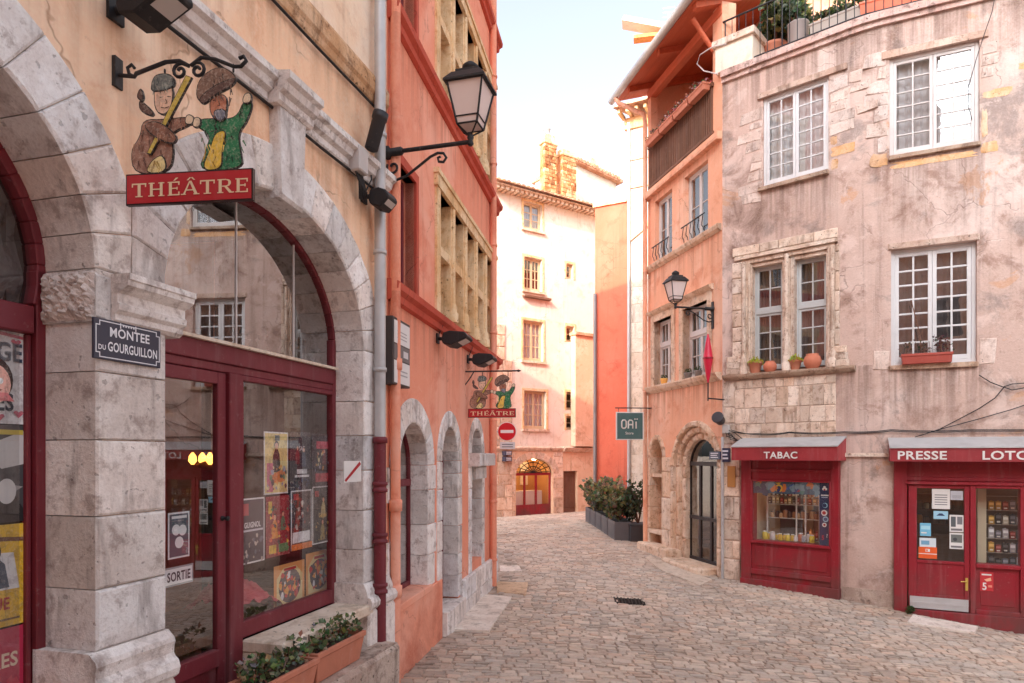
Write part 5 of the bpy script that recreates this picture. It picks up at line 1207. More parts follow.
# ================================================================== WHITE HOUSE CLOSING THE STREET
far = thing('white_house', 'tall sunlit white house with tiled eaves and an arched red shop at its foot', 'building', FF, 1.5, 0, 0)
FZ = FF.z(548, 202)
fl, fr = FF.u(488), FF.u(620)
fs = FF.z(545, 449)
def fwin(px0, px1, py0, py1): u0, zt = FF.uv(px0, py0); u1, zb = FF.uv(px1, py1); return rect(u0, u1, FF.z((px0 + px1) / 2, py1), FF.z((px0 + px1) / 2, py0))
FWN = [fwin(523.5, 542, 203, 230), fwin(524, 542, 258, 291), fwin(523, 543, 321, 361), fwin(524, 546, 391, 429)]
FWS = [fwin(566, 573, 264, 279), fwin(566, 574, 326, 342), fwin(566, 575, 392, 410), fwin(566, 575, 416, 430)]
su = [fwin(514, 553, 470, 515), ]
sa = (FF.u(515.5), FF.u(552.5)); sz0, sz1 = -.3, FF.z(534, 474)
da = fwin(563, 577, 471, 520); da[0] = (da[0][0], -.2); da[1] = (da[1][0], -.2)
mb = MB(); mb.plate(FF, rect(fl, fr, fs, FZ), FWN + FWS, 0, .25)
mb.add([FF.P(u, d, z) for d in (0, 9) for u, z in ((fl, FZ), (fr, FZ), (fr, -.5), (fl, -.5))], [(0, 1, 5, 4), (1, 2, 6, 5), (3, 0, 4, 7), (4, 5, 6, 7)])
mb.build('wall', m_white, far)
mb = MB(); mb.plate(FF, rect(fl, fr, -.5, fs), [archp(sa[0], sa[1], sz0, sz1, FF.z(534, 459) - sz1), da], -.03, .3); mb.build('ground_floor_wall', m_ochre_low, far)
mb = MB(); mb.mark()
moulding(mb, FF, fl, FF.u(569), [(-.04, fs - .1), (-.12, fs - .02), (-.14, fs + .05), (-.02, fs + .1)], .1)
moulding(mb, FF, FF.u(562), FF.u(590), [(-.08, fs - .12), (-.2, fs - .03), (-.24, fs + .05), (-.02, fs + .12)], .1)
for i, q in enumerate(FWN): mb.mark(); mb.box(FF, q[0][0] - .12, q[1][0] + .12, -.1, .1, q[0][1] - .1, q[0][1] - .002)
mb.build_each('cornice', m_ostone, far)
mb = MB()
for q in FWN + FWS:
    mb.mark(); a, b, c, d = q[0][0], q[1][0], q[0][1], q[2][1]
    mb.box(FF, a - .1, a - .001, -.025, .1, c, d + .1); mb.box(FF, b + .001, b + .1, -.025, .1, c, d + .1); mb.box(FF, a, b, -.025, .1, d + .001, d + .1)
mb.build_each('window_surround', m_pstone, far)
for i, q in enumerate(FWN):
    casement(far, FF, q[0][0], q[1][0], q[0][1], q[2][1], .12, 2 if i else 1, 3, 2, paint('ochre_window_paint'), m_glass, .06, .05, .035, curtain=m_net if i != 1 else None, back=m_darkroom)
for q in FWS: casement(far, FF, q[0][0], q[1][0], q[0][1], q[2][1], .12, 1, 2, 1, paint('ochre_window_paint'), m_glass, .05, .04, .03, back=m_darkroom)
# flower box below the second window and a little one
mb = MB(); q = FWN[1]; mb.box(FF, q[0][0] - .1, q[1][0] + .35, -.2, -.02, q[0][1] - .32, q[0][1] - .24); mb.build('window_ledge', m_wood, far)
# eaves: rafters, boards and tile rows
mb = MB()
for i in range(30):
    u = fl + .2 + i * (fr - fl - .4) / 29; mb.box(FF, u - .07, u + .07, -.42, .2, FZ - .12, FZ)
mb.box(FF, fl, fr, -.5, .1, FZ + .002, FZ + .04); mb.build('rafters', m_ostone, far)
def tile_roof(parent, fac, u0, u1, d0, z0, d1, z1, r=.11, name='roof', mat=None):
    mb = MB(); n = int((u1 - u0) / (r * 2.1)); 
    mb.poly([fac.P(u0, d0, z0), fac.P(u1, d0, z0), fac.P(u1, d1, z1), fac.P(u0, d1, z1)]); 
    L = math.hypot(d1 - d0, z1 - z0); rows = max(1, int(L / .42))
    for i in range(n):
        u = u0 + (i + .5) * (u1 - u0) / n
        for j in range(rows):
            t0, t1 = j / rows, min(1, (j + 1.15) / rows); c = tint(.2)
            A = [], []
            for tt, rr in ((t0, r), (t1, r * .86)):
                for k in range(6):
                    an = math.pi * k / 5; A[0 if tt == t0 else 1].append(fac.P(u + rr * math.cos(an), d0 + (d1 - d0) * tt, z0 + (z1 - z0) * tt + rr * .75 * math.sin(an) + (.025 if tt == t0 else 0)))
            mb.add(A[0] + A[1], [(k, k + 1, 7 + k, 6 + k) for k in range(5)] + [(0, 5, 4, 3, 2, 1)], c)
    return mb.build(name, mat or m_tile, parent)
tile_roof(far, FF, fl, fr, -.62, FZ + .06, 4.5, FZ + 1.7)
# shop in the arch
def far_shop():
    o = thing('shopfront', 'small arched red shopfront glowing warm at the end of the street', 'shopfront', FF, (sa[0] + sa[1]) / 2, 0, 0)
    h = FF.z(534, 459) - sz1; d = .12; uc = (sa[0] + sa[1]) / 2; gz0 = gz(*FF.P(uc, 0, 0)[:2])
    mb = MB(); t = .06; mm = FF.u(534); m2 = FF.u(526.5); m3 = FF.u(538)
    for u in (sa[0], m2 - .04, m3 - .04, sa[1] - .08): mb.box(FF, u, u + .08, d, d + t, gz0, sz1)
    mb.box(FF, sa[0], sa[1], d - .01, d + t + .01, sz1 - .06, sz1 + .05); mb.box(FF, sa[0], sa[1], d + .01, d + t, gz0 - .1, gz0 + .42)
    mb.build('frame', m_red_paint, o)
    mb = MB(); mb.sheet(FF, archp(sa[0], sa[1], gz0 + .4, sz1, h), d + .04); mb.build('pane', m_shopglass, o)
    mb = MB()                                     # scrolled iron grille in the fanlight
    for i in range(9):
        an = math.pi * (i + .5) / 9
        mb.tube([FF.P(uc, d - .03, sz1 + .05), FF.P(uc + (sa[1] - uc) * math.cos(an) * .97, d - .03, sz1 + h * math.sin(an) * .97)], .018, 5)
    for q in (.45, .72, .97): mb.tube([FF.P(uc + (sa[1] - uc) * q * math.cos(math.pi * k / 14), d - .03, sz1 + .03 + h * q * math.sin(math.pi * k / 14)) for k in range(15)], .018, 5)
    mb.build('iron_grille', m_iron, o)
    mb = MB(); D = 1.6
    for q in (FF.P(sa[0] - .2, D, 0),): pass
    a, b = sa[0] - .2, sa[1] + .2
    mb.add([FF.P(u, dd, z) for dd in (.31, D) for u, z in ((a, 2.9), (b, 2.9), (b, .05), (a, .05))], [(0, 1, 5, 4), (1, 2, 6, 5), (2, 3, 7, 6), (3, 0, 4, 7), (4, 5, 6, 7)])
    mb.build('interior', m_warmroom, o)
    mb = MB()
    for i in range(3):
        for j in range(2): mb.box(FF, a + .3 + i * .62, a + .7 + i * .62, D - .05, D - .02, 1.1 + j * .6, 1.5 + j * .6, random.choice([(.9, .8, .6), (.7, .4, .25), (.8, .75, .7)]))
    mb.box(FF, a + .35, b - .3, .6, 1.0, .1, .9, (.9, .88, .84)); mb.build('display', m_any, o)
    mb = MB()
    for i in range(3): mb.lathe(FF.P(a + .45 + i * .6, .7, 2.2), [(.02, -.02), (.09, .0), (.09, .1), (.02, .16)], 10)
    mb.build('lamp', emit('warm_lamp', (1, .66, .3), 60), o)
far_shop()
mb = MB(); a, b, zt = da[0][0], da[1][0], da[2][1]
mb.box(FF, a, b, .12, .2, -.2, zt)
for i in range(2):
    for j in range(3): mb.box(FF, a + .06 + i * (b - a) / 2, a + (b - a) / 2 * (i + 1) - .06, .10, .15, .15 + j * .75, .75 + j * .75)
mb.build('door', m_wood, far, bevel=.01)
# rough stone buttress on the left, patched house on the right
mb = MB(); courses(mb, FF, fl, FF.u(512), -.2, FF.z(505, 360), .45, .7, -.05, .2, .03)
courses(mb, FF, fl, FF.u(505), FF.z(505, 360), FF.z(505, 325), .45, .7, -.05, .2, .03)
mb.build('quoin_stones', m_ostone, far)
mb = MB(); courses(mb, FF, FF.u(512), sa[0] - .02, -.2, fs - .12, .42, .7, -.045, .1, .02); courses(mb, FF, sa[1] + .02, da[0][0] - .02, -.2, fs - .12, .42, .8, -.045, .1, .02)
voussoirs(mb, FF, (sa[0] + sa[1]) / 2, sz1, (sa[1] - sa[0]) / 2, FF.z(534, 459) - sz1, .3, 11, -.06, .3)
mb.build('ground_floor_stones', m_ostone, far)
FG = Fac(*FF.P(0, -.5, 0)[:2], .822, .569)
lowh = thing('lean_to_house', 'low peach lean-to against the right side of the white house', 'building', FF, FF.u(590), -.5, 0)
mb = MB(); gx0, gx1 = FF.u(575.5, -.35), FF.u(602, -.35)
ztop = FF.z(585, 336, -.35)
mb.box(FF, gx0, gx1, -.35, -.04, fs + .12, ztop); mb.build('wall', m_ochre_low, lowh)
mb = MB(); q = (FF.u(580, -.36), FF.u(592, -.36)); mb.box(FF, gx0 - .05, gx1, -.45, .0, ztop, ztop + .12); mb.build('roof', m_tile, lowh)
# chimneys and roof room
def chimney(fac, px0, px1, pyt, d, zb, label, rough=True, mat=m_brick, pot=False):
    u0, u1 = fac.u(px0, d), fac.u(px1, d); zt = fac.z((px0 + px1) / 2, pyt, d); w = u1 - u0
    o = thing('chimney', label, 'chimney', fac, (u0 + u1) / 2, d + w / 2, zb)
    mb = MB(); z = zb
    f2 = Fac(*fac.P(u0 + w * .25, d, 0)[:2], fac.c, fac.s); w *= .8
    while z < zt - .5:
        h = random.uniform(.14, .2); u = 0
        while u < w - .02:
            ww = min(random.uniform(.18, .36), w - u)
            mb.block(f2, rect(u, u + ww, z, z + h), -random.uniform(0, .03), .1, .02, random.choice(((1, 1, 1), (.6, .5, .42), (1.12, 1.12, 1.15), (.8, .68, .55)))); u += ww
        u = 0
        z += h
    mb.box(f2, .015, w - .015, .03, w * .5, zb - .5, z, (.95, .85, .75))
    mb.build('shaft', mat, o)
    mb = MB(); mb.box(f2, -.06, w + .06, -.06, w * .5 + .06, z, z + .12); mb.box(f2, .02, w - .02, .02, w * .5 - .02, z + .12, zt); mb.build('cap', m_pstone, o, bevel=.03)
    if pot:
        mb = MB(); mb.lathe(f2.P(w / 2, w * .4, zt), [(.16, 0), (.14, .25), (.18, .27), (.18, .33), (.05, .42)], 12); mb.build('chimney_pot', m_zinc, o)
chimney(FF, 540.5, 556, 133, 1.6, FZ + .2, 'tallest stone chimney with golden cap on the white house', pot=True)
chimney(FF, 557.5, 575.5, 149, 1.6, FZ + .2, 'broad square brick chimney beside the taller one')
rr = thing('roof_room', 'white rooftop room with sloping tile edge behind the chimneys', 'building', FF, FF.u(596, 3), 3, FZ)
u0, u1 = FF.u(572, 3), FF.u(616, 3); za, zb_ = FF.z(576, 164, 3), FF.z(615, 183, 3)
mb = MB(); mb.prism(FF, [(u0, FZ - .2), (u1, FZ - .2), (u1, zb_), (u0, za)], 3, 6); mb.build('wall', m_white, rr)
mb = MB(); mb.prism(FF, [(u0 - .1, za + .004), (u1 + .2, zb_ - .04), (u1 + .2, zb_ + .12), (u0 - .1, za + .17)], 2.7, 6.2)
n = 14
for i in range(n):
    t = (i + .5) / n; mb.lathe(FF.P(u0 + (u1 - u0) * t, 2.66, za + (zb_ - za) * t + .13), [(.10, 0), (.10, 3.4)], 8, tint(.15), axis=Vector(FF.P(0, 1, 0)) - Vector(FF.P(0, 0, 0)))
mb.build('roof', m_tile, rr)
chimney(FF, 587.5, 597, 157, 4, FZ + .8, 'small ochre chimney on the rooftop room')

# ================================================================== RED WALL AND THE WHITE HOUSE BESIDE IT
red = thing('red_house', 'narrow red rendered house wall rising behind the planters', 'building', FR, .5, 0, 0)
ru0, ru1 = FR.u(595), FR.u(627); rz = FR.z(610, 205)
mb = MB(); mb.box(FR, ru0, ru1, 0, 6, -.4, rz); mb.build('wall', m_red, red)
mb = MB(); mb.box(FR, ru0 - .06, ru1, -.06, 6.05, rz + .001, rz + .1); mb.build('coping', m_pstone, red)
mb = MB(); mb.tube([FR.P(ru0 + .03, -.07, .0), FR.P(ru0 + .03, -.07, rz - 3)], .06, 8, (.5, .45, .45)); mb.build('downpipe', m_zinc, red)
whi = thing('white_house', 'white plastered house with brick eaves rising above the red wall', 'building', FW, .4, 0, 0)
wz = FW.z(636, 116); w1 = FW.u(665); wu0 = .02
mb = MB(); mb.box(FW, wu0, w1, .02, 6, -.4, wz); mb.build('wall', m_white, whi)
mb = MB(); courses(mb, FW, wu0 + .12, w1, .0, FW.z(636, 262), .55, 1.0, -.012, .1, .008, .06); mb.build('block_facing', m_concrete, whi)
mb = MB(); mb.tube([FW.P(wu0 + .06, -.05, -.1), FW.P(wu0 + .06, -.05, wz - .2)], .055, 10); mb.build('downpipe', m_zinc, whi)
mb = MB()
for py in (158, 186):
    mb.mark()
    z = FW.z(636, py); mb.box(FW, wu0 + .12, w1, -.03, .1, z - .05, z + .05)
mb.mark(); z = FW.z(636, 225); mb.prism(FW, [(wu0 + .12, z - .5), (w1, z + .25), (w1, z + .45), (wu0 + .12, z - .3)], -.05, .1)
mb.build_each('string_course', m_ostone, whi)
mb = MB()
for i in range(7): mb.box(FW, wu0 - .2 + i * .3, wu0 - .1 + i * .3, -.5, .1, wz - .02, wz + .10)
mb.box(FW, wu0 - .1, w1, -.06, .1, wz - .4, wz - .03, (1, .9, .8)); mb.build('rafters', m_pstone, whi)
tile_roof(whi, FW, wu0 - .3, w1, -.62, wz + .12, 3, wz + 1.2, .09)
mb = MB(); mb.box(FW, wu0 + .3, w1 - .2, .6, 1.5, wz + .2, wz + 1.25); mb.box(FW, wu0 + .2, w1 - .1, .5, 1.6, wz + 1.25, wz + 1.4); mb.build('chimney', m_white, whi)
# ================================================================== ORANGE HOUSE
ora = thing('orange_house', 'orange rendered house with wooden loggia, deep eaves and pointed stone doorway', 'building', FO, 1.7, 0, 0)
OU = FO.u(722); OU = 3.36
ZL = FO.z(681, 167) ; ZE = FO.z(681, 60)
ZL = 8.72; ZT = 11.15
def ow(px0, px1, py0, py1, fac=FO): return rect(fac.u(px0), fac.u(px1), fac.z((px0 + px1) / 2, py1), fac.z((px0 + px1) / 2, py0))
OL = [ow(654.5, 672, 315, 391), ow(683.5, 708, 303, 387)]
OH = [ow(655, 672, 190, 257), ow(684.5, 708, 165, 241)]
oz_l = OL[0][0][1]; OL = [rect(q[0][0], q[1][0], 4.02, 5.55) for q in OL]
OH = [rect(q[0][0], q[1][0], 6.92, 8.4) for q in OH]
od = (FO.u(680), FO.u(713)); on = (FO.u(650.5), FO.u(664))
ODa = archp(od[0] - .27, od[1] + .27, -.2, 2.15, .89); ONa = archp(on[0], on[1], .25, 2.35, .42)
mb = MB()
mb.plate(FO, rect(0, OU, 3.2, ZL), OL + OH, 0, .25)
mb.add([FO.P(u, d, z) for d in (0, 8) for u, z in ((0, ZL), (OU, ZL), (OU, -.5), (0, -.5))], [(0, 1, 5, 4), (1, 2, 6, 5), (3, 0, 4, 7)])
# loggia recess
mb.add([FO.P(0, 0, ZL), FO.P(0, 1.6, ZL), FO.P(0, 1.6, ZT + .8), FO.P(0, 0, ZT + .1)], [(0, 1, 2, 3)])
mb.add([FO.P(0, 1.6, ZL), FO.P(OU, 1.6, ZL), FO.P(OU, 1.6, ZT + .8), FO.P(0, 1.6, ZT + .8)], [(0, 1, 2, 3)])
mb.box(FO, -.001, .16, -.0, .18, ZL, ZT); mb.box(FO, OU - .35, OU, .0, .3, ZL, ZT + .1); mb.box(FO, 0.02, OU - .02, 1.62, 8, ZL - .2, ZT + .7)
mb.build('wall', m_orange, ora)
mb = MB(); mb.plate(FO, rect(0, OU, -.5, 3.2), [ODa, ONa], -.0, .4); mb.build('ground_floor_wall', m_orange, ora)
mb = MB(); mb.box(FO, -.06, OU - .0, -.12, 1.6, ZL - .16, ZL); mb.build('loggia_floor', m_orange, ora, bevel=.01)
mb = MB(); sd_ = (-.10, .1)
zsl = OL[0][0][1]
moulding(mb, FO, -.05, OU - .02, [(-.02, zsl - .16), (-.1, zsl - .1), (-.14, zsl - .03), (-.14, zsl), (-.02, zsl + .005)], .1)
zsh = OH[0][0][1]
moulding(mb, FO, -.02, OU - .02, [(-.02, zsh - .13), (-.08, zsh - .08), (-.1, zsh - .02), (-.1, zsh), (-.02, zsh + .005)], .1)
for q in OL:
    a, b, c, d = q[0][0], q[1][0], q[0][1], q[2][1]
    mb.box(FO, a - .16, a, -.03, .2, c + .006, d); mb.box(FO, b, b + .16, -.03, .2, c + .006, d); mb.box(FO, a - .16, b + .16, -.03, .2, d, d + .16)
    moulding(mb, FO, a - .22, b + .22, [(-.04, d + .16), (-.09, d + .2), (-.12, d + .25), (-.02, d + .28)], .1)
mb.build('window_stone', m_ostone, ora)
for q in OL: casement(ora, FO, q[0][0], q[1][0], q[0][1], q[2][1], .14, 2, (2, 1), 2, m_frame_grey, m_glass, curtain=m_lace, transom=q[0][1] + .95)
for q in OH: casement(ora, FO, q[0][0], q[1][0], q[0][1], q[2][1], .1, 1, 2, 2, m_frame_grey, m_glass, curtain=m_lace)
def guard(parent, q):
    mb = MB(); z0 = q[0][1] + .02; a, b = q[0][0], q[1][0]
    mb.tube([FO.P(a, -.08, z0 + .36), FO.P(b, -.08, z0 + .36)], .014, 6)
    n = 6
    for i in range(n):
        u = a + (b - a) * (i + .5) / n
        mb.tube([FO.P(u + .05 * math.cos(t * .7) * (1 - t / 14), -.08, z0 + .02 + .33 * t / 9 + .02 * math.sin(t)) for t in range(10)], .009, 5)
    mb.build('window_guard', m_iron, parent)
for q in OH: guard(ora, q)
# loggia railing: wooden balusters
mb = MB(); zr = ZL + 1.1
mb.box(FO, .1, OU - .3, -.06, .02, zr - .07, zr); mb.box(FO, .1, OU - .3, -.05, .01, ZL + .08, ZL + .14)
n = 34
for i in range(n):
    u = .16 + (OU - .52) * i / (n - 1); mb.box(FO, u - .018, u + .018, -.04, .0, ZL + .1, zr - .06, tint(.12))
mb.build('loggia_railing', m_wood, ora)
# deep roof overhang: boards, rafters, brace, gutter
mb = MB(); OV = .62
def roofz(d): return ZT + .02 + (d + OV) * .30
u0r, u1r = -.55, OU + .15
mb.add([FO.P(u, d, roofz(d) + h) for h in (0, .05) for d in (-OV, 4.5) for u in (u0r, u1r)], [(0, 1, 3, 2), (4, 5, 7, 6), (0, 1, 5, 4), (0, 2, 6, 4), (1, 3, 7, 5)])
for i in range(3):
    u = .1 + i * (OU - .2) / 2
    p = [FO.P(x, d, roofz(d) - h) for d in (-OV + .08, 1.6) for x in (u - .06, u + .06) for h in (.003, .13)]
    mb.add(p, [(0, 2, 3, 1), (4, 5, 7, 6), (0, 1, 5, 4), (2, 6, 7, 3), (1, 3, 7, 5), (0, 4, 6, 2)])
mb.add([FO.P(u, d, z) for u in (0, OU) for d, z in ((-.02, roofz(0) - .35), (.14, roofz(0) - .35), (.14, roofz(.14) - .152), (-.02, roofz(0) - .152))], [(0, 1, 2, 3), (4, 5, 6, 7), (0, 4, 5, 1), (1, 5, 6, 2), (2, 6, 7, 3), (3, 7, 4, 0)])
mb.tube([FO.P(OU - .3, -.02, ZT - .7), FO.P(OU - .3, -OV + .15, roofz(-OV + .15) - .2)], .06, 4)
mb.build('eaves', paint('orange_stained_boards', rgb(206, 104, 70), .65, 0, .35, .2, grain=(.4, 4, 4)), ora)
tile_roof(ora, FO, u0r, u1r, -OV - .04, roofz(-OV) + .07, 4.5, roofz(4.5) + .08, .11)
mb = MB(); mb.tube([FO.P(u0r - .05, -OV - .09, roofz(-OV) + .02), FO.P(u1r, -OV - .09, roofz(-OV) + .04)], .085, 12)
mb.build('gutter', m_zinc, ora)
mb = MB(); mb.tube([FO.P(-.3, -OV - .09, ZT - .02), FO.P(-.2, -OV - .05, ZT - .2), FO.P(.02, -.12, ZT - .5), FO.P(.05, -.1, ZT - .7), FO.P(.05, -.1, 3.2), FO.P(.03, -.08, .0)], .055, 10)
mb.build('downpipe', m_orange, ora)
# stone doorway, niche
mb = MB()
uc = (od[0] + od[1]) / 2; hw = (od[1] - od[0]) / 2
for (w, wi, d0, n) in ((.14, -.04, .10, 9), (.13, .10, .02, 9), (.12, .23, -.06, 9)):
    voussoirs(mb, FO, uc, 2.15, hw + wi, .62 + wi, w, n, d0, .4, v=.06, ch=.03)
    quoins(mb, FO, uc - hw - wi - w, uc - hw - wi, .0, 2.15, .62, d0, .4, 0, -1, .03, .06)
    quoins(mb, FO, uc + hw + wi, uc + hw + wi + w, .0, 2.15, .62, d0, .4, 0, 1, .03, .06)
uc2 = (on[0] + on[1]) / 2; hw2 = (on[1] - on[0]) / 2
voussoirs(mb, FO, uc2, 2.35, hw2 - .04, .40, .13, 7, -.05, .4, v=.06, ch=.03)
quoins(mb, FO, uc2 + hw2 - .04, uc - hw - .36, .0, 2.35, .62, -.05, .4, 0, 1, .02, .06)
quoins(mb, FO, .0, uc2 - hw2 + .04, .0, 2.35, .62, -.05, .4, 0, 1, .02, .06)
courses(mb, FO, uc + hw + .36, OU - .0, .0, 2.9, .5, .5, -.04, .4, .02, .1)
mb.box(FO, on[0], on[1], .22, .45, .2, 1.0, (.95, .9, .85)); mb.box(FO, on[0], on[1], .02, .4, 1.88, 1.96)
mb.box(FO, on[0] - .05, on[1] - .0, -.06, .4, .55, .62)
mb.build('stone_doorway', m_ostone, ora)
mb = MB(); mb.box(FO, on[0] - .05, on[1] + .05, .36, .42, .2, 2.9, (.72, .6, .46)); mb.build('niche_back', m_ochre_low, ora)
mb = MB(); mb.box(FO, .0, FO.u(678), -.3, .1, -.3, .32); mb.box(FO, FO.u(678), FO.u(716), -.42, .2, -.3, gz(*FO.P(2.4, -.4, 0)[:2]) + .09); mb.build('stone_step', m_ostone, ora, bevel=.03)
# dark metal glazed door
def odoor():
    mb = MB(); d = .22; a, b = od[0] - .02, od[1] + .02; t = .05; zb = .1; n = 3
    for i in range(n + 1): u = a + (b - a - .07) * i / n; mb.box(FO, u, u + .07, d, d + t, zb, 2.2)
    for z, h in ((zb, .1), (1.02, .07), (2.17, .09)): mb.box(FO, a, b, d - .01, d + t, z, z + h)
    for i in range(12):
        t0, t1 = math.pi * i / 12, math.pi * (i + 1) / 12
        mb.prism(FO, [(uc + (hw - .06) * math.cos(t0), 2.15 + .56 * math.sin(t0)), (uc + (hw + .02) * math.cos(t0), 2.15 + .64 * math.sin(t0)), (uc + (hw + .02) * math.cos(t1), 2.15 + .64 * math.sin(t1)), (uc + (hw - .06) * math.cos(t1), 2.15 + .56 * math.sin(t1))], d, d + t)
    o = mb.build('door', paint('dark_bronze_metal', rgb(58, 46, 44), .45, .3), ora, bevel=.004)
    mb = MB(); mb.sheet(FO, archp(a, b, zb, 2.15, .62), d + .025); mb.build('pane', m_glass, o)
    mb = MB(); mb.box(FO, a - .1, b + .1, .6, 2.0, .05, 2.9); mb.build('room', m_darkroom, o)
odoor()

# ================================================================== CORNER HOUSE
cor = thing('corner_house', 'weathered mauve pink corner house with white casements, stone window and red shops', 'building', FB, 2.0, 0, 0)
CT = FB.z(726, 78)
BZ = CT
ub1 = FB.u(848); uc0 = FC.u(884); UEND = 9.0
def cw(f, px0, px1, py0, py1): return rect(f.u(px0), f.u(px1), f.z((px0 + px1) / 2, py1), f.z((px0 + px1) / 2, py0))
UL = cw(FB, 763, 829, 187 - 7, 88); UL = rect(FB.u(763), FB.u(828.5), FB.z(796, 179), FB.z(796, 87))
UR = rect(FC.u(889.5), FC.u(979.5), FC.z(934, 150), FC.z(934, 49))
LR = rect(FC.u(891), FC.u(977), FC.z(934, 364), FC.z(934, 245))
MUz0, MUz1 = FB.z(788, 367), FB.z(788, 260)
MU = [rect(FB.u(751.5), FB.u(781.5), MUz0, MUz1), rect(FB.u(793.5), FB.u(825.5), MUz0, MUz1)]
TS = rect(FB.u(741), FB.u(838), -.4, FB.z(790, 462)); PS = rect(FC.u(897), FC.u(1100), -.9, FC.z(960, 462))
FAR = [rect(2.75, 3.85, LR[0][1], LR[2][1]), rect(2.75, 3.85, UR[0][1], UR[2][1]), rect(5.2, 6.3, LR[0][1], LR[2][1]), rect(5.2, 6.3, UR[0][1], UR[2][1])]
def ox_(fac, u): return (WM[cor].inverted() @ Vector(fac.P(u, 0, 0))).x
MAUVE_GRIME_SHADE = [(9.6, 1.0, .7), (-.9, -1.9, .8)]  # cornice grime, then foot band of grime plus contact shade in the colour
for f_, q_, ln_, k_ in ((FB, UL, 1.3, .75), (FC, UR, 1.5, .6), (FC, LR, 1.2, .8)): MAUVE_GRIME_SHADE.append((q_[0][1] - .04, ln_, k_, ox_(f_, q_[0][0] - .1), ox_(f_, q_[1][0] + .1)))
MAUVE_GRIME_SHADE.append((MUz0 - .1, 1.4, .7, ox_(FB, FB.u(836)), ox_(FC, FC.u(872)))); MAUVE_GRIME_SHADE.append((MUz1 + 1.2, -.9, .8, ox_(FB, FB.u(728)), ox_(FB, FB.u(765))))
m_mauve = plaster('old_mauve_render', rgb(200, 171, 158), rgb(148, 114, 98), rgb(222, 200, 190), .95, .6, rgb(204, 156, 122), .45, .75, .16, .45, MAUVE_GRIME_SHADE, .3, .6)
mb = MB()
MUH = rect(MU[0][0][0] - .2, MU[1][1][0] + .2, MUz0 - .05, MUz1 + .22)
mb.plate(FB, rect(0, ub1, -.6, CT), [UL, MUH, TS], 0, .25)
mb.plate(FC, rect(uc0, UEND, -1.4, CT), [UR, LR, PS] + FAR, 0, .25)
p0, p2 = Vector(FB.P(ub1, 0, 0)), Vector(FC.P(uc0, 0, 0)); p1 = Vector(FC.P(0, 0, 0))
prev = p0; bez = [p0.lerp(p1, t).lerp(p1.lerp(p2, t), t) for t in [i / 6 for i in range(7)]]
for a, b in zip(bez[:-1], bez[1:]): mb.add([(a.x, a.y, -.9), (b.x, b.y, -.9), (b.x, b.y, CT), (a.x, a.y, CT)], [(0, 1, 2, 3)], smooth=True)
q = [FB.P(0, 0, 0), FB.P(0, 9, 0), FC.P(UEND, 9, 0), FC.P(UEND, 0, 0)]
mb.add([(x, y, z) for z in (-.6, CT) for x, y, _ in q], [(0, 1, 5, 4), (1, 2, 6, 5), (2, 3, 7, 6)])
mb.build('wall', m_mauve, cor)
rim_pts = [FB.P(0, 0, 0), FB.P(ub1, 0, 0)] + [tuple(b) for b in bez[1:]] + [FC.P(UEND, 0, 0)]
def ribbon(mb, pts, d0, d1, z0, z1):
    """a band that follows the bent front of the corner house"""
    def off(d):
        out = []
        for i, p in enumerate(pts):
            a = Vector(pts[max(0, i - 1)]); b = Vector(pts[min(len(pts) - 1, i + 1)]); t = (b - a); n = Vector((-t.y, t.x, 0)).normalized()
            out.append(Vector(p) + n * d)
        return out
    A, B = off(d0), off(d1); n = len(pts)
    v = [(p.x, p.y, z) for z in (z0, z1) for l in (A, B) for p in l]
    f = []
    for i in range(n - 1):
        f += [(i, i + 1, 2 * n + i + 1, 2 * n + i), (i, n + i, n + i + 1, i + 1), (2 * n + i, 2 * n + i + 1, 3 * n + i + 1, 3 * n + i), (n + i, 3 * n + i, 3 * n + i + 1, n + i + 1)]
    f += [(0, 2 * n, 3 * n, n), (n - 1, 2 * n - 1, 4 * n - 1, 3 * n - 1)]
    mb.add(v, f)
mb = MB(); ribbon(mb, rim_pts, -.10, .3, CT, CT + .12); ribbon(mb, rim_pts, -.05, .2, CT - .09, CT - .002); mb.build('terrace_edge', stone('stained_terrace_edge', rgb(196, 160, 148), rgb(120, 92, 84), rgb(214, 186, 176), .4), cor)
mb = MB(); ribbon(mb, rim_pts, .3, 6.0, CT + .0, CT + .08); mb.build('terrace_floor', m_concrete, cor)
# set-back top storey behind the terrace
mb = MB(); ribbon(mb, rim_pts, 2.6, 2.8, CT + .08, CT + 3.4); ribbon(mb, rim_pts, 2.4, 6, CT + 3.4, CT + 3.55); mb.build('penthouse_wall', m_white, cor)
mb = MB(); mb.box(FB, -.12, .62, -.06, .8, CT + .125, CT + .62); mb.build('parapet', m_white, cor)
mb = MB(); mb.box(FB, -.17, .67, -.11, .85, CT + .62, CT + .74); mb.build('parapet_coping', m_bstone, cor)
mb = MB()                                        # railing
zr0, zr1 = CT + .2, CT + 1.12
def bentpts(d, z): return [(FB.P(0, d, z))] + [FB.P(ub1, d, z)] + [FC.P(.0, d + .02, z)] + [FC.P(UEND, d, z)]
for z in (zr0, zr1): mb.tube(bentpts(.02, z), .018, 6)
for fac, a, b in ((FB, .05, FB.u(866) - .05), (FC, .0, 4.0)):
    n = int((b - a) / .13)
    for i in range(n): u = a + (b - a) * i / n; mb.tube([fac.P(u, .02, CT + .12 if i % 8 == 0 else zr0), fac.P(u, .02, zr1)], .013 if i % 8 == 0 else .008, 5)
mb.build('railing', m_iron, cor)
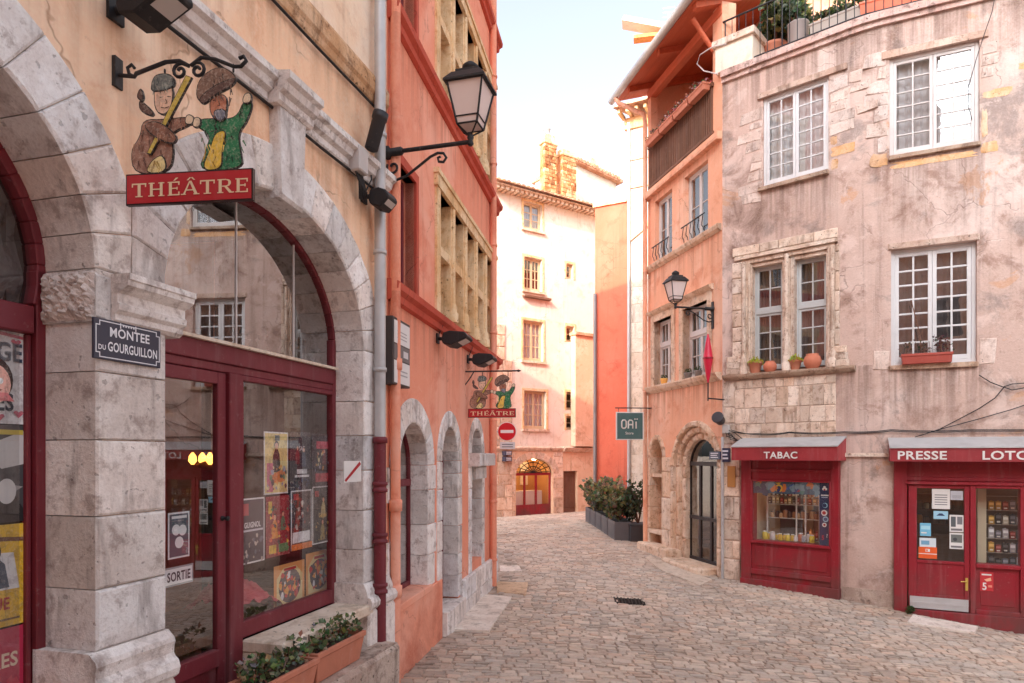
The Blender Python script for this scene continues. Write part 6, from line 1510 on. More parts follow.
# casements
cz_out = .07
def rows(n): return [i / n for i in range(1, n)]
casement(cor, FB, UL[0][0], UL[1][0], UL[0][1], UL[2][1], .04, 2, 6, 2, m_frame_white, m_glass, .05, .05, .022, curtain=m_net)
casement(cor, FC, UR[0][0], UR[1][0], UR[0][1], UR[2][1], .05, 2, 6, 2, m_frame_grey, glass('sky_window_glass', .05, wob=.07), .055, .05, .022, curtain=m_grey_net)  # curtain added here to soften the contrast of the reflected sky
casement(cor, FC, LR[0][0], LR[1][0], LR[0][1], LR[2][1], .09, 2, 7, 2, m_frame_white, m_glass, .06, .06, .03, curtain=m_lace)
for q in FAR: casement(cor, FC, q[0][0], q[1][0], q[0][1], q[2][1], .07, 2, 6, 2, m_frame_white, m_glass, curtain=m_lace)
for q in MU: casement(cor, FB, q[0][0], q[1][0], q[0][1], q[2][1], .17, 2, (3, 2), 1, paint('blue_grey_window_paint', rgb(192, 194, 194), .5), m_glass, .03, .045, .022, curtain=m_lace, transom=q[0][1] + (q[2][1] - q[0][1]) * .56)
# sills and timber lintels
mb = MB()
def worn(fac, u0, u1, d0, d1, z0, z1, slope=0):
    mb.block(fac, [(u0, z0), (u1, z0 + slope), (u1, z1 + slope), (u0, z1)], d0, d1, .015, tint(.1))
mb.mark(); worn(FB, UL[0][0] - .08, UL[1][0] + .02, -.08, .2, UL[0][1] - .07, UL[0][1]); mb.mark(); worn(FC, UR[0][0] - .02, UR[1][0] + .02, -.07, .2, UR[0][1] - .06, UR[0][1]); mb.mark(); worn(FC, LR[0][0] - .04, LR[1][0] + .02, -.06, .2, LR[0][1] - .07, LR[0][1])
mb.build_each('sill', stone('stained_sill', rgb(176, 146, 126), rgb(110, 84, 66), rgb(196, 172, 152), .5), cor)
mb = MB()
mb.mark(); worn(FB, UL[0][0] - .10, UL[1][0] + .32, -.05, .2, UL[2][1] + .0, UL[2][1] + .1); mb.mark(); worn(FC, UR[0][0] - .12, UR[1][0] + .12, -.04, .2, UR[2][1], UR[2][1] + .12); mb.mark(); worn(FC, LR[0][0] - .05, LR[1][0] + .04, -.03, .2, LR[2][1], LR[2][1] + .10)
mb.build_each('lintel', stone('worn_lintel', rgb(196, 164, 146), rgb(140, 108, 92), rgb(214, 190, 174), .5), cor)
# stone frame of the mullioned window
mb = MB(); ml, mr = FB.u(733), FB.u(841); mz0 = FB.z(788, 371); mt = MUz1
a0, a1_, b0, b1 = MU[0][0][0], MU[0][1][0], MU[1][0][0], MU[1][1][0]
quoins(mb, FB, ml + .0, a0 - .17, mz0, mt + .12, .28, -.05, .2, 0, 1, .015, .08); quoins(mb, FB, b1 + .17, mr - .02, mz0, mt + .12, .34, -.04, .2, 0, 1, .015, .08)
for u, w, dd in ((a0 - .12, .10, -.02), (a0 - .035, .07, .04), (a1_ + .03, .06, .04), (b0 - .03, .06, .04), (b1 + .035, .07, .04), (b1 + .12, .10, -.02)):
    mb.box(FB, u - w / 2, u + w / 2, dd, .2, mz0, mt + .10, tint(.05)); 
for x0, x1, dd in ((a0 - .21, a0 - .002, .07), (b1 + .002, b1 + .21, .07), (a1_ + .002, b0 - .002, .05)): mb.box(FB, x0, x1, dd, .3, mz0 - .04, mt + .23)
mb.box(FB, a0 - .21, b1 + .21, .075, .3, mt + .002, mt + .23)
um = (a1_ + b0) / 2; mb.box(FB, um - .05, um + .05, -.03, .2, mz0, mt + .02)
for u, d, r in ((a0 - .13, -.05, .035), (um, -.05, .04), (b1 + .13, -.05, .035), (a0 - .05, .02, .025), (b1 + .05, .02, .025)):
    mb.tube([FB.P(u, d, mz0 + .1), FB.P(u, d, mt + .1)], r, 8)
    mb.lathe(FB.P(u, d, mz0), [(r * 2.2, 0), (r * 2.2, .14), (r * 1.6, .16), (r * 1.9, .2), (r * 1.9, .26), (r * 1.1, .32), (r, .36)], 8)
for z, dd, h in ((mt + .0, .05, .07), (mt + .075, -.0, .08), (mt + .16, -.05, .07)): mb.box(FB, ml + .1 + dd, mr - .1 - dd, dd, .2, z, z + h - .004)
x = ml
for w in (.52, .36, .62, .40, .4):
    if x < mr - .05: mb.block(FB, rect(x, min(x + w, mr), mt + .235, mt + .40), -.045, .2, .015, tint(.1)); x += w
for px, w in ((735, .30), (838, .38)):
    u = FB.u(px)
    for k in range(3): mb.block(FB, rect(u - w / 2 + .03 * k * (px > 800), u + w / 2 - .02 * k, mz0 + k * .12, mz0 + .12 + k * .12), -.10 + .02 * k, .1, .02, tint(.1))
mb.build('mullioned_window_stone', m_bstone, cor)
mb = MB(); moulding(mb, FB, FB.u(725), FB.u(856), [(-.03, mz0 - .10), (-.10, mz0 - .07), (-.13, mz0 - .04), (-.14, mz0 - .001), (-.02, mz0 + .0)], .08); mb.build('long_sill', stone('stained_sill', 0, 0, 0), cor)
# bare masonry: panel below the stone window, patches round the upper windows, the pier at the corner
mb = MB(); pz = FB.z(790, 436)
courses(mb, FB, FB.u(735), FB.u(836), pz - .05, mz0 - .11, .33, .25, -.015, .1, .012, .14)
courses(mb, FB, .02, FB.u(735), 2.6, mz0 - .12, .36, .3, -.012, .1, .015, .14)
mb.build('bare_masonry', m_bstone, cor)
mb = MB()
def patch(fac, u, z, w, h): mb.block(fac, [(u + random.uniform(-.02, .02), z + random.uniform(-.02, .02)), (u + w + random.uniform(-.03, .02), z + random.uniform(-.02, .02)), (u + w + random.uniform(-.02, .03), z + h + random.uniform(-.02, .02)), (u + random.uniform(-.02, .03), z + h + random.uniform(-.03, .02))], -.009, .05, .008, tint(.09, .02))
mb.mark(); z = UL[0][1] - .25
while z < UL[2][1] - .25:
    h = random.uniform(.14, .24); w = random.uniform(.18, .5); patch(FB, UL[0][0] - .03 - w, z, w, h); z += h + .01
mb.mark(); z = UL[0][1] + .6
while z < UL[2][1] - .0:
    h = random.uniform(.16, .26); w = random.uniform(.22, .45); patch(FB, UL[1][0] + .02, z, w, h); 
    if random.random() < .6: patch(FB, UL[1][0] + .04 + w, z + .04, random.uniform(.2, .35), h * .8)
    z += h + .012
mb.mark(); z = UR[0][1] + .1
while z < UR[2][1] - .05:
    h = random.uniform(.16, .26); w = random.uniform(.12, .42); patch(FC, UR[0][0] - .03 - w, z, w, h); z += h + .012
mb.mark()
for k in range(3): patch(FC, UR[1][0] + .03, UR[2][1] - .25 - k * .2, random.uniform(.15, .25), .18)
mb.mark(); patch(FC, LR[0][0] - .26, LR[0][1] - .05, .25, .32); mb.mark(); patch(FC, LR[1][0] + .02, LR[0][1] - .05, .22, .42)
mb.build_each('exposed_stones', m_wstone, cor)
mb = MB(); random.seed(5); mb.mark()
def patch2(fac, u, z, w, h):
    n = 18; q = []                                  # ragged smear of repair mortar
    for i in range(n):
        t = 2 * math.pi * i / n; c, s_ = math.cos(t), math.sin(t); k = 1 / max(abs(c), abs(s_)) * random.uniform(.78, 1.08) * .92
        q.append((u + w / 2 + c * k * w / 2, z + h / 2 + s_ * k * h / 2))
    mb.mark(); mb.sheet(fac, q, -.004 - random.uniform(0, .0015), tint(.12, .03))
for u, z, w, h in ((UR[1][0] + .03, UR[0][1] + .66, .42, .15), (UR[1][0] + .02, UR[0][1] + .05, .09, .5), (UR[1][0] + .5, UR[0][1] + 1.02, .2, .13), (UR[0][0] - .3, UR[0][1] - .15, .28, .26), (UR[0][0] - .17, UR[0][1] + .14, .14, .2), (UR[0][0] - .02, UR[0][1] - .22, 1.3, .13), (UR[1][0] + .01, UR[0][1] - .2, .24, .2)): patch2(FC, u, z, w, h)
mb.mark()
for u, z, w, h in ((UL[1][0] + .03, UL[0][1] + .2, .42, .2), (UL[1][0] + .03, UL[0][1] + .42, .12, .16), (UL[1][0] + .03, UL[0][1] - .02, .14, .2)): patch2(FB, u, z, w, h)
mb.build_each('ochre_patches', stone('ochre_repair_mortar', rgb(216, 168, 120), rgb(190, 138, 98), rgb(224, 190, 160), .4), cor)
# pier at the street corner between the doorway and the first shop
mb = MB(); courses(mb, FB, .0, TS[0][0] - .02, -.4, 2.55, .42, .3, -.02, .2, .02, .16); mb.build('corner_pier', m_bstone, cor)
mb = MB(); u = FB.u(722.5, -.06); mb.tube([FB.P(u, -.06, -.2), FB.P(u, -.06, 2.75)], .028, 8); mb.build('downpipe', m_zinc, cor)
mb = MB(); zz = FB.z(868, 455)
bp = [tuple(b) for b in bez]
ribbon(mb, [FB.P(TS[1][0] + .12, 0, 0), FB.P(ub1, 0, 0)] + bp[1:] + [FC.P(PS[0][0] - .05, 0, 0)], -.05, .05, zz - .03, zz + .035); mb.build('string_course', m_bstone, cor)
mb = MB(); ribbon(mb, [FB.P(TS[1][0] + .06, 0, 0), FB.P(ub1, 0, 0)] + bp[1:] + [FC.P(PS[0][0] - .04, 0, 0)], -.012, .05, -.9, .12); mb.build('plinth', m_dark_stone, cor)
# ================================================================== TABAC SHOPFRONT
CR = rgb(150, 18, 34)
def awning(o, fac, u0, u1, dw, zw, df, zf, zb, text, tu, tz, tsize, tsx):
    mb = MB()
    mb.add([fac.P(u0, -.0 + dw, zw), fac.P(u1, dw, zw), fac.P(u1, df - .02, zf + .012), fac.P(u0, df - .02, zf + .012), fac.P(u0, dw, zw - .02), fac.P(u1, dw, zw - .02), fac.P(u1, df - .02, zf - .008), fac.P(u0, df - .02, zf - .008)], [(0, 1, 2, 3), (7, 6, 5, 4), (0, 1, 5, 4), (2, 3, 7, 6), (1, 2, 6, 5), (0, 3, 7, 4)])
    mb.build('canopy_roof', m_zinc, o)
    mb = MB(); mb.box(fac, u0 + .01, u1 - .01, df, df + .03, zb, zf - .002, (1, 1, 1))
    for u in (u0 + .012, u1 - .03): mb.add([fac.P(x, d, z) for x in (u, u + .018) for d, z in ((df + .031, zb), (dw, zb), (dw, zw - .025), (df + .031, zf - .012))], [(0, 1, 2, 3), (7, 6, 5, 4), (0, 4, 5, 1), (1, 5, 6, 2), (2, 6, 7, 3), (3, 7, 4, 0)], (1.25, 1.6, 1.5))
    mb.box(fac, u0 + .01, u1 - .01, df - .012, df - .001, zb, zb + .012); mb.box(fac, u0 + .01, u1 - .01, df - .012, df - .001, zf - .016, zf - .004)
    mb.build('fascia', paint('faded_red_fascia', rgb(158, 48, 54), .5, 0, .4), o)
    mb = MB()
    for t, u, s in zip(text, tu, tsx): mb.text(fac, t, u, tz, tsize, df - .013, col=rgb(226, 220, 216), bold=.022, sx=s, align='LEFT')
    mb.build('lettering', m_any, o)
tb = thing('shopfront', 'crimson TABAC shopfront with one display window under a zinc canopy', 'shopfront', FB, FB.u(790), -.1, -.1)
TD = -.12
def bz(px, py, d=TD): return FB.z(px, py, d)
tu0, tu1 = FB.u(741, TD), FB.u(838.5, TD); gx0, gx1 = FB.u(752.5, TD), FB.u(829, TD)
gz0_, gz1_ = bz(790, 543), bz(790, 482)
top = bz(790, 459)
mb = MB()
def tbx(a, b, c, d, d0=TD, d1=.1): mb.box(FB, a, b, d0, d1, c, d, (1, 1, 1))
tbx(tu0, gx0 - .03, -.6, top); tbx(gx1 + .03, tu1, -.6, top); tbx(gx0 - .03, gx1 + .03, gz1_ + .03, top, TD + .03); tbx(gx0 - .03, gx1 + .03, gz1_ + .17, gz1_ + .23, TD - .0)
tbx(gx0 - .03, gx1 + .03, -.6, gz0_ - .05, TD + .035)
tbx(gx0 - .03, gx1 + .03, gz0_ - .05, gz0_, TD - .02); tbx(gx0 - .03, gx1 + .03, gz1_, gz1_ + .03, TD - .01); tbx(gx0 - .03, gx0, gz0_, gz1_, TD - .01); tbx(gx1, gx1 + .03, gz0_, gz1_, TD - .01)
tbx(gx0 + .04, gx1 - .04, .34, gz0_ - .11, TD + .02); tbx(gx0 - .03, gx1 + .03, .18, .27, TD - .005); tbx(tu0 - .01, tu1 + .01, -.6, .08, TD - .03)
mb.build('frame', m_red_paint, tb, bevel=.006)
mb = MB(); mb.quad(FB, gx0, gx1, gz0_, gz1_, TD + .02); mb.build('pane', m_shopglass, tb)
zf, zb_ = FB.z(785, 446.5, -.5), FB.z(785, 460.5, -.5)
awning(tb, FB, FB.u(731, -.5), FB.u(838, -.5), -.0, FB.z(790, 437), -.5, zf, zb_, ['TABAC'], [FB.u(764, -.5)], FB.z(782, 458.3, -.5), .165, [1.08])
def shoproom(o, fac, u0, u1, z0, z1, d0, d1, mat):
    mb = MB(); mb.add([fac.P(u, d, z) for d in (d0, d1) for u, z in ((u0, z1), (u1, z1), (u1, z0), (u0, z0))], [(0, 1, 5, 4), (1, 2, 6, 5), (2, 3, 7, 6), (3, 0, 4, 7), (4, 5, 6, 7)]); mb.build('interior', mat, o)
m_shopwall = paint('cream_shop_wall', rgb(214, 190, 160), .8, 0, .2)
shoproom(tb, FB, gx0 - .04, gx1 + .04, gz0_ - .04, gz1_ + .1, .11, .75, m_shopwall)
mb = MB(); lp = FB.P((gx0 + gx1) / 2, .2, gz1_ + .06); mb.box(FB, gx0 + .2, gx1 - .2, .14, .2, gz1_ + .06, gz1_ + .09); mb.build('strip_lamp', emit('shop_strip_light', (1, .82, .6), 7), tb)
# window banner and side panel
random.seed(21)
navy = rgb(40, 52, 90)
poster(FB, gx0 + .0, FB.u(818.5, TD), gz1_ - .22, gz1_ - .0, TD + .045, rgb(70, 92, 112), [('e', .40, .45, .06, 1, YE), ('e', .40, .45, .035, 1, rgb(60, 60, 90)), ('p', [(.34, .9), (.44, .95), (.40, .72)], YE), ('p', [(.62, .2), (.74, .2), (.68, .6)], RD_), ('p', [(.48, .3), (.62, .9), (.66, .5)], rgb(70, 90, 160)), ('s', 26, .05, .98, .1, .9, [rgb(60, 80, 100), rgb(90, 130, 120), rgb(210, 120, 60), rgb(60, 60, 110), rgb(120, 140, 150)])], 'bright party banner across the top of the tobacconist window', None, None, 'banner', 'banner')
poster(FB, FB.u(818.5, TD) + .0, gx1 - .0, gz0_ + .0, gz1_ - .0, TD + .046, navy, [('e', .40, .90, .13, 1, WH), ('e', .62, .90, .13, 1, WH), ('e', .5, .93, .12, 1, WH), ('e', .5, .89, .09, 1, rgb(190, 60, 80)), ('r', .15, .9, .79, .81, WH), ('r', .2, .8, .76, .775, rgb(170, 180, 200)), ('e', .55, .64, .26, 1, rgb(150, 190, 210)), ('e', .5, .64, .2, 1, navy), ('e', .48, .52, .30, 1, WH), ('e', .46, .52, .18, 1, RD_), ('e', .62, .42, .28, 1, rgb(160, 200, 220)), ('e', .6, .42, .18, 1, rgb(70, 90, 130)), ('e', .5, .33, .22, 1, WH), ('e', .5, .33, .12, 1, RD_), ('t', '5', .36, .09, .11, rgb(190, 60, 80)), ('t', '?', .75, .13, .09, WH)], 'tall navy strip with round lottery discs at the right of the tobacconist window', None, None, 'window_panel', 'panel')
# shelves with goods
def jar(fac, u, d, z, h, col, label, group, lidcol=(.1, .09, .09)):
    o = thing('jar', label, 'jar', fac, u, d, z, group); r = h * .32
    mb = MB(); mb.lathe(fac.P(u, d, z), [(r * .9, 0), (r, h * .08), (r, h * .72), (r * .7, h * .84), (r * .7, h * .88)], 12, col); mb.build('body', m_gloss, o)
    mb = MB(); mb.lathe(fac.P(u, d, z + h * .88), [(r * .78, 0), (r * .78, h * .1), (r * .5, h * .12)], 12, lidcol); mb.build('lid', m_any, o)
def packet(fac, u, d, z, w, h, col, label, group):
    mb = MB(); mb.box(fac, u - w / 2, u + w / 2, d, d + .06, z, z + h, col); mb.box(fac, u - w * .42, u + w * .42, d - .002, d - .0005, z + h * .55, z + h * .85, tuple(min(1, v * 1.8 + .1) for v in col)); mb.box(fac, u - w * .3, u + w * .3, d - .003, d - .001, z + h * .15, z + h * .3, (.8, .78, .7)); mb.prism(fac, [(u - w * .2, z + h), (u + w * .2, z + h), (u + w * .12, z + h * 1.1), (u - w * .12, z + h * 1.1)], d + .02, d + .04, col)
    tag(mb.build('packet', m_gloss, None, fac), label, 'packet', group)
W_ = gx1 - gx0
sh = thing('shelf_unit', 'slim wire shelf unit of smoking goods inside the tobacconist window', 'shelf', FB, (gx0 + gx1) / 2, .35, gz0_)
mb = MB()
for k, zz in enumerate((.02, .40, .66)): mb.box(FB, gx0 + .12, gx1 - .25, .26, .5, gz0_ + zz, gz0_ + zz + .012, (.6, .55, .5))
mb.build('shelf', m_any, sh)
mb = MB()
for u in (gx0 + .14, gx0 + .5 * W_, gx0 + .62 * W_, gx1 - .27): mb.box(FB, u - .012, u + .012, .24, .26, gz0_, gz1_ - .1, (.7, .66, .62))
mb.build('upright', m_any, sh)
mb = MB(); mb.box(FB, gx0 + .28, gx0 + .52 * W_, .52, .54, gz0_ + .05, gz1_ - .2, (.16, .12, .1)); mb.box(FB, gx0 + .66 * W_, gx1 - .2, .52, .54, gz0_ + .05, gz1_ - .2, (.2, .12, .08)); mb.build('back_panel', m_any, sh)
for i in range(11): jar(FB, gx0 + .2 + i * (W_ - .55) / 10, .33 + .04 * (i % 2), gz0_ + .412, random.uniform(.10, .17), random.choice([rgb(150, 96, 64), rgb(200, 160, 120), rgb(90, 64, 50), rgb(186, 130, 90)]), 'small brown jar among others on the middle shelf of the tobacconist window', 'jars on the tobacconist shelf')
for i in range(12): packet(FB, gx0 + .60 * W_ + (i % 6) * .085, .30, gz0_ + .672 + (i // 6) * .14, .06, .115, random.choice([rgb(190, 110, 50), rgb(150, 70, 40), rgb(210, 150, 80), rgb(96, 56, 40)]), 'amber packet among others on the upper shelf of the tobacconist window', 'amber packets on the tobacconist shelf')
for i in range(16):
    packet(FB, gx0 + .16 + (i % 8) * .075, .31, gz0_ + .672 + (i // 8) * .15, .055, random.uniform(.08, .13), random.choice([rgb(120, 84, 60), rgb(176, 140, 100), rgb(70, 54, 48), rgb(196, 170, 130), rgb(150, 60, 50)]), 'small dull packet on the upper left shelf of the tobacconist window', 'dull packets on the tobacconist shelf')
for i in range(9): packet(FB, gx0 + .64 * W_ + (i % 9) * .055, .26, gz0_ + .03, .045, random.uniform(.09, .2), random.choice([rgb(190, 120, 60), rgb(200, 190, 180), rgb(150, 60, 50), rgb(90, 96, 110)]), 'narrow packet at the lower right of the tobacconist window', 'narrow packets in the tobacconist window')
for i in range(13):
    c = [rgb(214, 206, 206), rgb(220, 180, 50), rgb(226, 200, 60), rgb(200, 196, 200), rgb(170, 170, 178), rgb(190, 110, 80)][(i * 5 + 2) % 6] if i not in (3, 4, 5) else rgb(226, 184, 50)
    jar(FB, gx0 + .12 + i * (W_ - .5) / 12, .18 + .05 * (i % 2), gz0_ + .0, random.uniform(.11, .17), c, 'little pale or yellow pot along the bottom of the tobacconist window', 'pots at the bottom of the tobacconist window', (.7, .68, .66))

# ================================================================== PRESSE LOTO SHOPFRONT
pr = thing('shopfront', 'crimson PRESSE LOTO shopfront with glazed door and display window', 'shopfront', FC, FC.u(960), -.1, -.3)
PD = -.10
pu0 = FC.u(894, PD); pend = PS[1][0] - .4
dl, dr_ = FC.u(908.5, PD), FC.u(970, PD)
def pz(px, py, d=PD): return FC.z(px, py, d)
top = pz(960, 459); zt = pz(960, 485); zg0, zg1 = pz(940, 561), pz(940, 488.5)
pz_th = pz(940, 611)
mb = MB()
def pbx(a, b, c, d, d0=PD, d1=.1): mb.box(FC, a, b, d0, d1, c, d, (1, 1, 1))
pbx(pu0, dl - .02, -1.2, top); pbx(dl - .02, pend, zt, top, PD + .03); pbx(dl - .05, pend, zt + .0, zt + .05, PD - .03); pbx(dl - .04, pend, zt + .06, zt + .12, PD + .01)
pbx(dl - .02, pend, -1.4, pz_th - .0, PD - .04)
wl = FC.u(973, PD); wg0, wg1 = FC.u(976, PD), FC.u(1020.5, PD); w2 = wg1 + .09
zw0 = pz(998, 565)
pbx(dr_ + .004, wg0, pz_th, zt, PD - .0); pbx(wg1, w2, pz_th, zt, PD); pbx(wg0, wg1, pz_th, zw0 - .06, PD + .04); pbx(wg0, wg1, zw0 - .06, zw0, PD - .02); pbx(wg0, wg1, zt - .05, zt, PD); pbx(wg0 + .06, wg1 - .06, pz_th + .14, zw0 - .13, PD + .03); pbx(wg0, wg1, pz_th, pz_th + .07, PD - .02)
pbx(w2, pend, pz_th, zw0, PD + .03); pbx(pend - .1, pend, pz_th, zt, PD)
mb.build('frame', m_red_paint, pr, bevel=.006)
mb = MB(); mb.quad(FC, wg0, wg1, zw0, zt - .05, PD + .03); mb.quad(FC, w2, pend - .1, zw0, zt, PD + .03); mb.build('pane', m_shopglass, pr)
mb = MB()
a, b = dl, dr_; gl0, gl1 = FC.u(917, PD), FC.u(964.5, PD)
pbx(a, gl0, pz_th + .01, zt - .004, PD + .02, PD + .07); pbx(gl1, b, pz_th + .01, zt - .004, PD + .02, PD + .07); pbx(gl0, gl1, zg1, zt - .004, PD + .02, PD + .07); pbx(gl0, gl1, pz_th + .01, zg0, PD + .035, PD + .07); pbx(gl0, gl1, zg0 - .05, zg0, PD + .015, PD + .07); pbx(gl0, gl1, pz_th + .2, pz_th + .25, PD + .015, PD + .07)
dd_ = mb.build('door', m_red_paint, pr, bevel=.005)
mb = MB(); mb.quad(FC, gl0, gl1, zg0, zg1, PD + .045); mb.build('pane', m_shopglass, dd_)
mb = MB(); mb.box(FC, a + .02, b - .02, PD - .004, PD + .02, pz_th + .02, pz_th + .21); mb.box(FC, a + .02, b - .02, PD - .012, PD - .003, pz_th + .10, pz_th + .125); mb.build('kick_plate', m_zinc, dd_)
mb = MB(); mb.box(FC, b - .06, b - .025, PD + .005, PD + .022, zg0 - .45, zg0 - .25, rgb(200, 170, 80)); mb.tube([FC.P(b - .042, PD + .01, zg0 - .30), FC.P(b - .042, PD - .04, zg0 - .30), FC.P(b - .13, PD - .045, zg0 - .305)], .009, 8, rgb(200, 170, 80)); mb.build('handle', m_gloss, dd_)
zf, zb_ = FC.z(955, 447.5, -.42), FC.z(955, 461.5, -.42)
awning(pr, FC, FC.u(889.5, -.42), pend + .1, .0, FC.z(955, 437), -.42, zf, zb_, ['PRESSE', 'LOTO'], [FC.u(897, -.42), FC.u(981.5, -.42)], FC.z(940, 459.3, -.42), .185, [1.17, 1.17])
shoproom(pr, FC, dl - .3, pend - .05, pz_th, zt + .1, .11, 2.4, paint('dim_shop_wall', rgb(120, 96, 76), .9))
mb = MB()
for u in (wg0 + .1, wg0 + .75, dl + .3): mb.box(FC, u, u + .35, .9, .98, zt + .02, zt + .05)
mb.build('strip_lamp', emit('shop_strip_light', (1, .82, .6), 7), pr)
# papers on the door
dpp = PD + .040
def pp_(x0, x1, y0, y1): xm = (x0 + x1) / 2; return FC.u(x0, dpp), FC.u(x1, dpp), FC.z(xm, y1, dpp), FC.z(xm, y0, dpp)
PG = 'papers stuck on the PRESSE door'
lines = [('r', .15, .85, .2 + .12 * k, .24 + .12 * k, GY) for k in range(5)]
poster(FC, *pp_(932, 950, 489, 509), dpp, WH, lines, 'large white typed sheet at the top of the PRESSE door', None, PG, 'notice', 'notice')
poster(FC, *pp_(950.5, 963, 491, 500), dpp, rgb(190, 190, 196), lines[:3], 'small pale sheet at the top right of the PRESSE door', None, PG, 'notice', 'notice')
poster(FC, *pp_(933.5, 948, 511, 519), dpp, rgb(160, 204, 224), [('p', [(.2, .4), (.8, .4), (.6, .7), (.4, .7)], BL)], 'small sky blue card in the middle of the PRESSE door', None, PG, 'notice', 'notice')
poster(FC, *pp_(920, 931, 523, 536), dpp, rgb(120, 190, 220), [('r', .1, .9, .5, .8, rgb(170, 220, 236)), ('r', .1, .6, .2, .3, WH)], 'blue square sticker on the left of the PRESSE door', None, PG, 'notice', 'notice')
poster(FC, *pp_(949.5, 963.5, 515, 532), dpp, WH, [('r', .1, .45, .3, .9, rgb(90, 96, 100)), ('r', .55, .92, .45, .9, rgb(120, 120, 124)), ('r', .1, .9, .08, .2, GY)], 'white picture sheet on the upper right of the PRESSE door', None, PG, 'notice', 'notice')
poster(FC, *pp_(949.5, 963.5, 533, 549), dpp, WH, [('r', .1, .9, .4, .9, rgb(110, 114, 110)), ('e', .4, .6, .15, 1, rgb(70, 70, 74)), ('r', .1, .9, .08, .2, GY)], 'white picture sheet on the lower right of the PRESSE door', None, PG, 'notice', 'notice')
poster(FC, *pp_(919.5, 936, 538, 547), dpp, rgb(216, 226, 232), [('r', .1, .6, .25, .7, rgb(120, 170, 200))], 'pale blue label above the orange sticker on the PRESSE door', None, PG, 'notice', 'notice')
poster(FC, *pp_(918.5, 937, 547, 558.5), dpp - .002, rgb(232, 96, 40), [('r', 0, 1, .38, .44, WH), ('r', .38, .62, .58, .84, WH), ('r', .42, .5, .62, .8, rgb(232, 96, 40))], 'bright orange sticker at the lower left of the PRESSE door', None, PG, 'sticker', 'sticker')
poster(FC, FC.u(980, PD + .02), FC.u(993.5, PD + .02), FC.z(986, 591, PD + .02), FC.z(986, 572, PD + .02), PD + .022, rgb(196, 50, 56), [('t', '5', .34, .06, .16, WH), ('r', .12, .85, .82, .9, WH), ('p', [(.3, .6), (.8, .72), (.85, .55), (.5, .5)], rgb(240, 180, 150)), ('r', .6, .9, .2, .32, rgb(230, 140, 120))], 'red and white sticker with a large 5 on the panel below the PRESSE window', None, None, 'sticker', 'sticker')
# magazine rack in the window, counters and goods inside
rk = thing('magazine_rack', 'tall rack of small goods inside the PRESSE display window', 'rack', FC, (wg0 + wg1) / 2, .5, zw0)
mb = MB()
for k in range(6): mb.box(FC, wg0 + .22, wg1 + .1, .38, .5, zw0 - .1 + k * .23, zw0 - .09 + k * .23, (.5, .42, .34))
mb.box(FC, wg0 + .2, wg1 + .12, .52, .56, zw0 - .6, zt, (.22, .17, .13)); mb.build('shelf', m_any, rk)
mb = MB(); mb.box(FC, wg0 + .08, wg0 + .2, .3, .56, zw0 - .5, zt - .02, rgb(216, 200, 170)); mb.build('side_panel', m_any, rk)
mg = [rgb(190, 186, 190), rgb(60, 66, 90), rgb(40, 36, 38), rgb(200, 150, 60), rgb(120, 120, 130), rgb(210, 200, 180), rgb(84, 92, 100), rgb(150, 60, 50)]
for r in range(5):
    for k in range(6):
        u = wg0 + .28 + k * .095; packet(FC, u, .36 + random.uniform(0, .015), zw0 - .085 + r * .23, .075, random.uniform(.11, .17), random.choice(mg), 'small packet hanging in rows on the rack in the PRESSE window', 'packets on the PRESSE rack')
ct = thing('counter', 'dim wooden counter with goods seen through the PRESSE door', 'counter', FC, dl + .5, 1.6, pz_th)
mb = MB(); mb.box(FC, dl - .2, dr_ + .2, 1.5, 1.9, pz_th, pz_th + 1.0); mb.box(FC, dl - .25, dr_ + .25, 1.45, 1.95, pz_th + 1.0, pz_th + 1.05); mb.build('body', m_wood, ct)
mb = MB(); 
for r in range(4): mb.box(FC, dl - .2, dr_ + .2, 2.1, 2.3, pz_th + 1.2 + r * .28, pz_th + 1.22 + r * .28)
mb.build('shelf', m_wood, ct)
for i in range(20): jar(FC, dl - .15 + (i % 10) * .125, 2.18, pz_th + 1.22 + (i // 10) * .28 + (0 if i < 10 else .0), random.uniform(.12, .2), random.choice([rgb(190, 130, 60), rgb(120, 100, 90), rgb(200, 190, 170), rgb(90, 60, 40)]), 'jar on the back shelves seen through the PRESSE door', 'jars behind the PRESSE counter')
# little weed at the door jamb
mb = MB()
wx, wy, _ = FC.at(910, 606, PD - .08)
for i in range(60): a = random.uniform(0, 6.28); r = random.uniform(0, .06); mb.leaf((wx + r * math.cos(a), wy + r * math.sin(a), gz(wx, wy) + random.uniform(0, .1)), .05, tuple(v * random.uniform(.7, 1.3) for v in (.06, .1, .035)))
tag(mb.build('weed', m_leaf, recalc=False), 'small green weed growing at the foot of the PRESSE door jamb', 'plant')

# ================================================================== BITS ON THE RIGHT-HAND FACADES
lantern_lamp(FO, FO.u(713), FO.z(713, 309), .82, 'smaller far black lantern on the corner of the orange house', .88)
o = thing('wall_cables', 'pale cable loop hanging from the eaves beside the terrace parapet', 'cables', FO, 3.0, -.2, 10)
mb = MB(); mb.tube([FO.at(x, y, -.25) for x, y in ((726, 44), (712, 47), (700, 55), (697, 64), (704, 71), (718, 74))], .012, 6, rgb(200, 190, 186)); mb.build('cable', m_any, o)
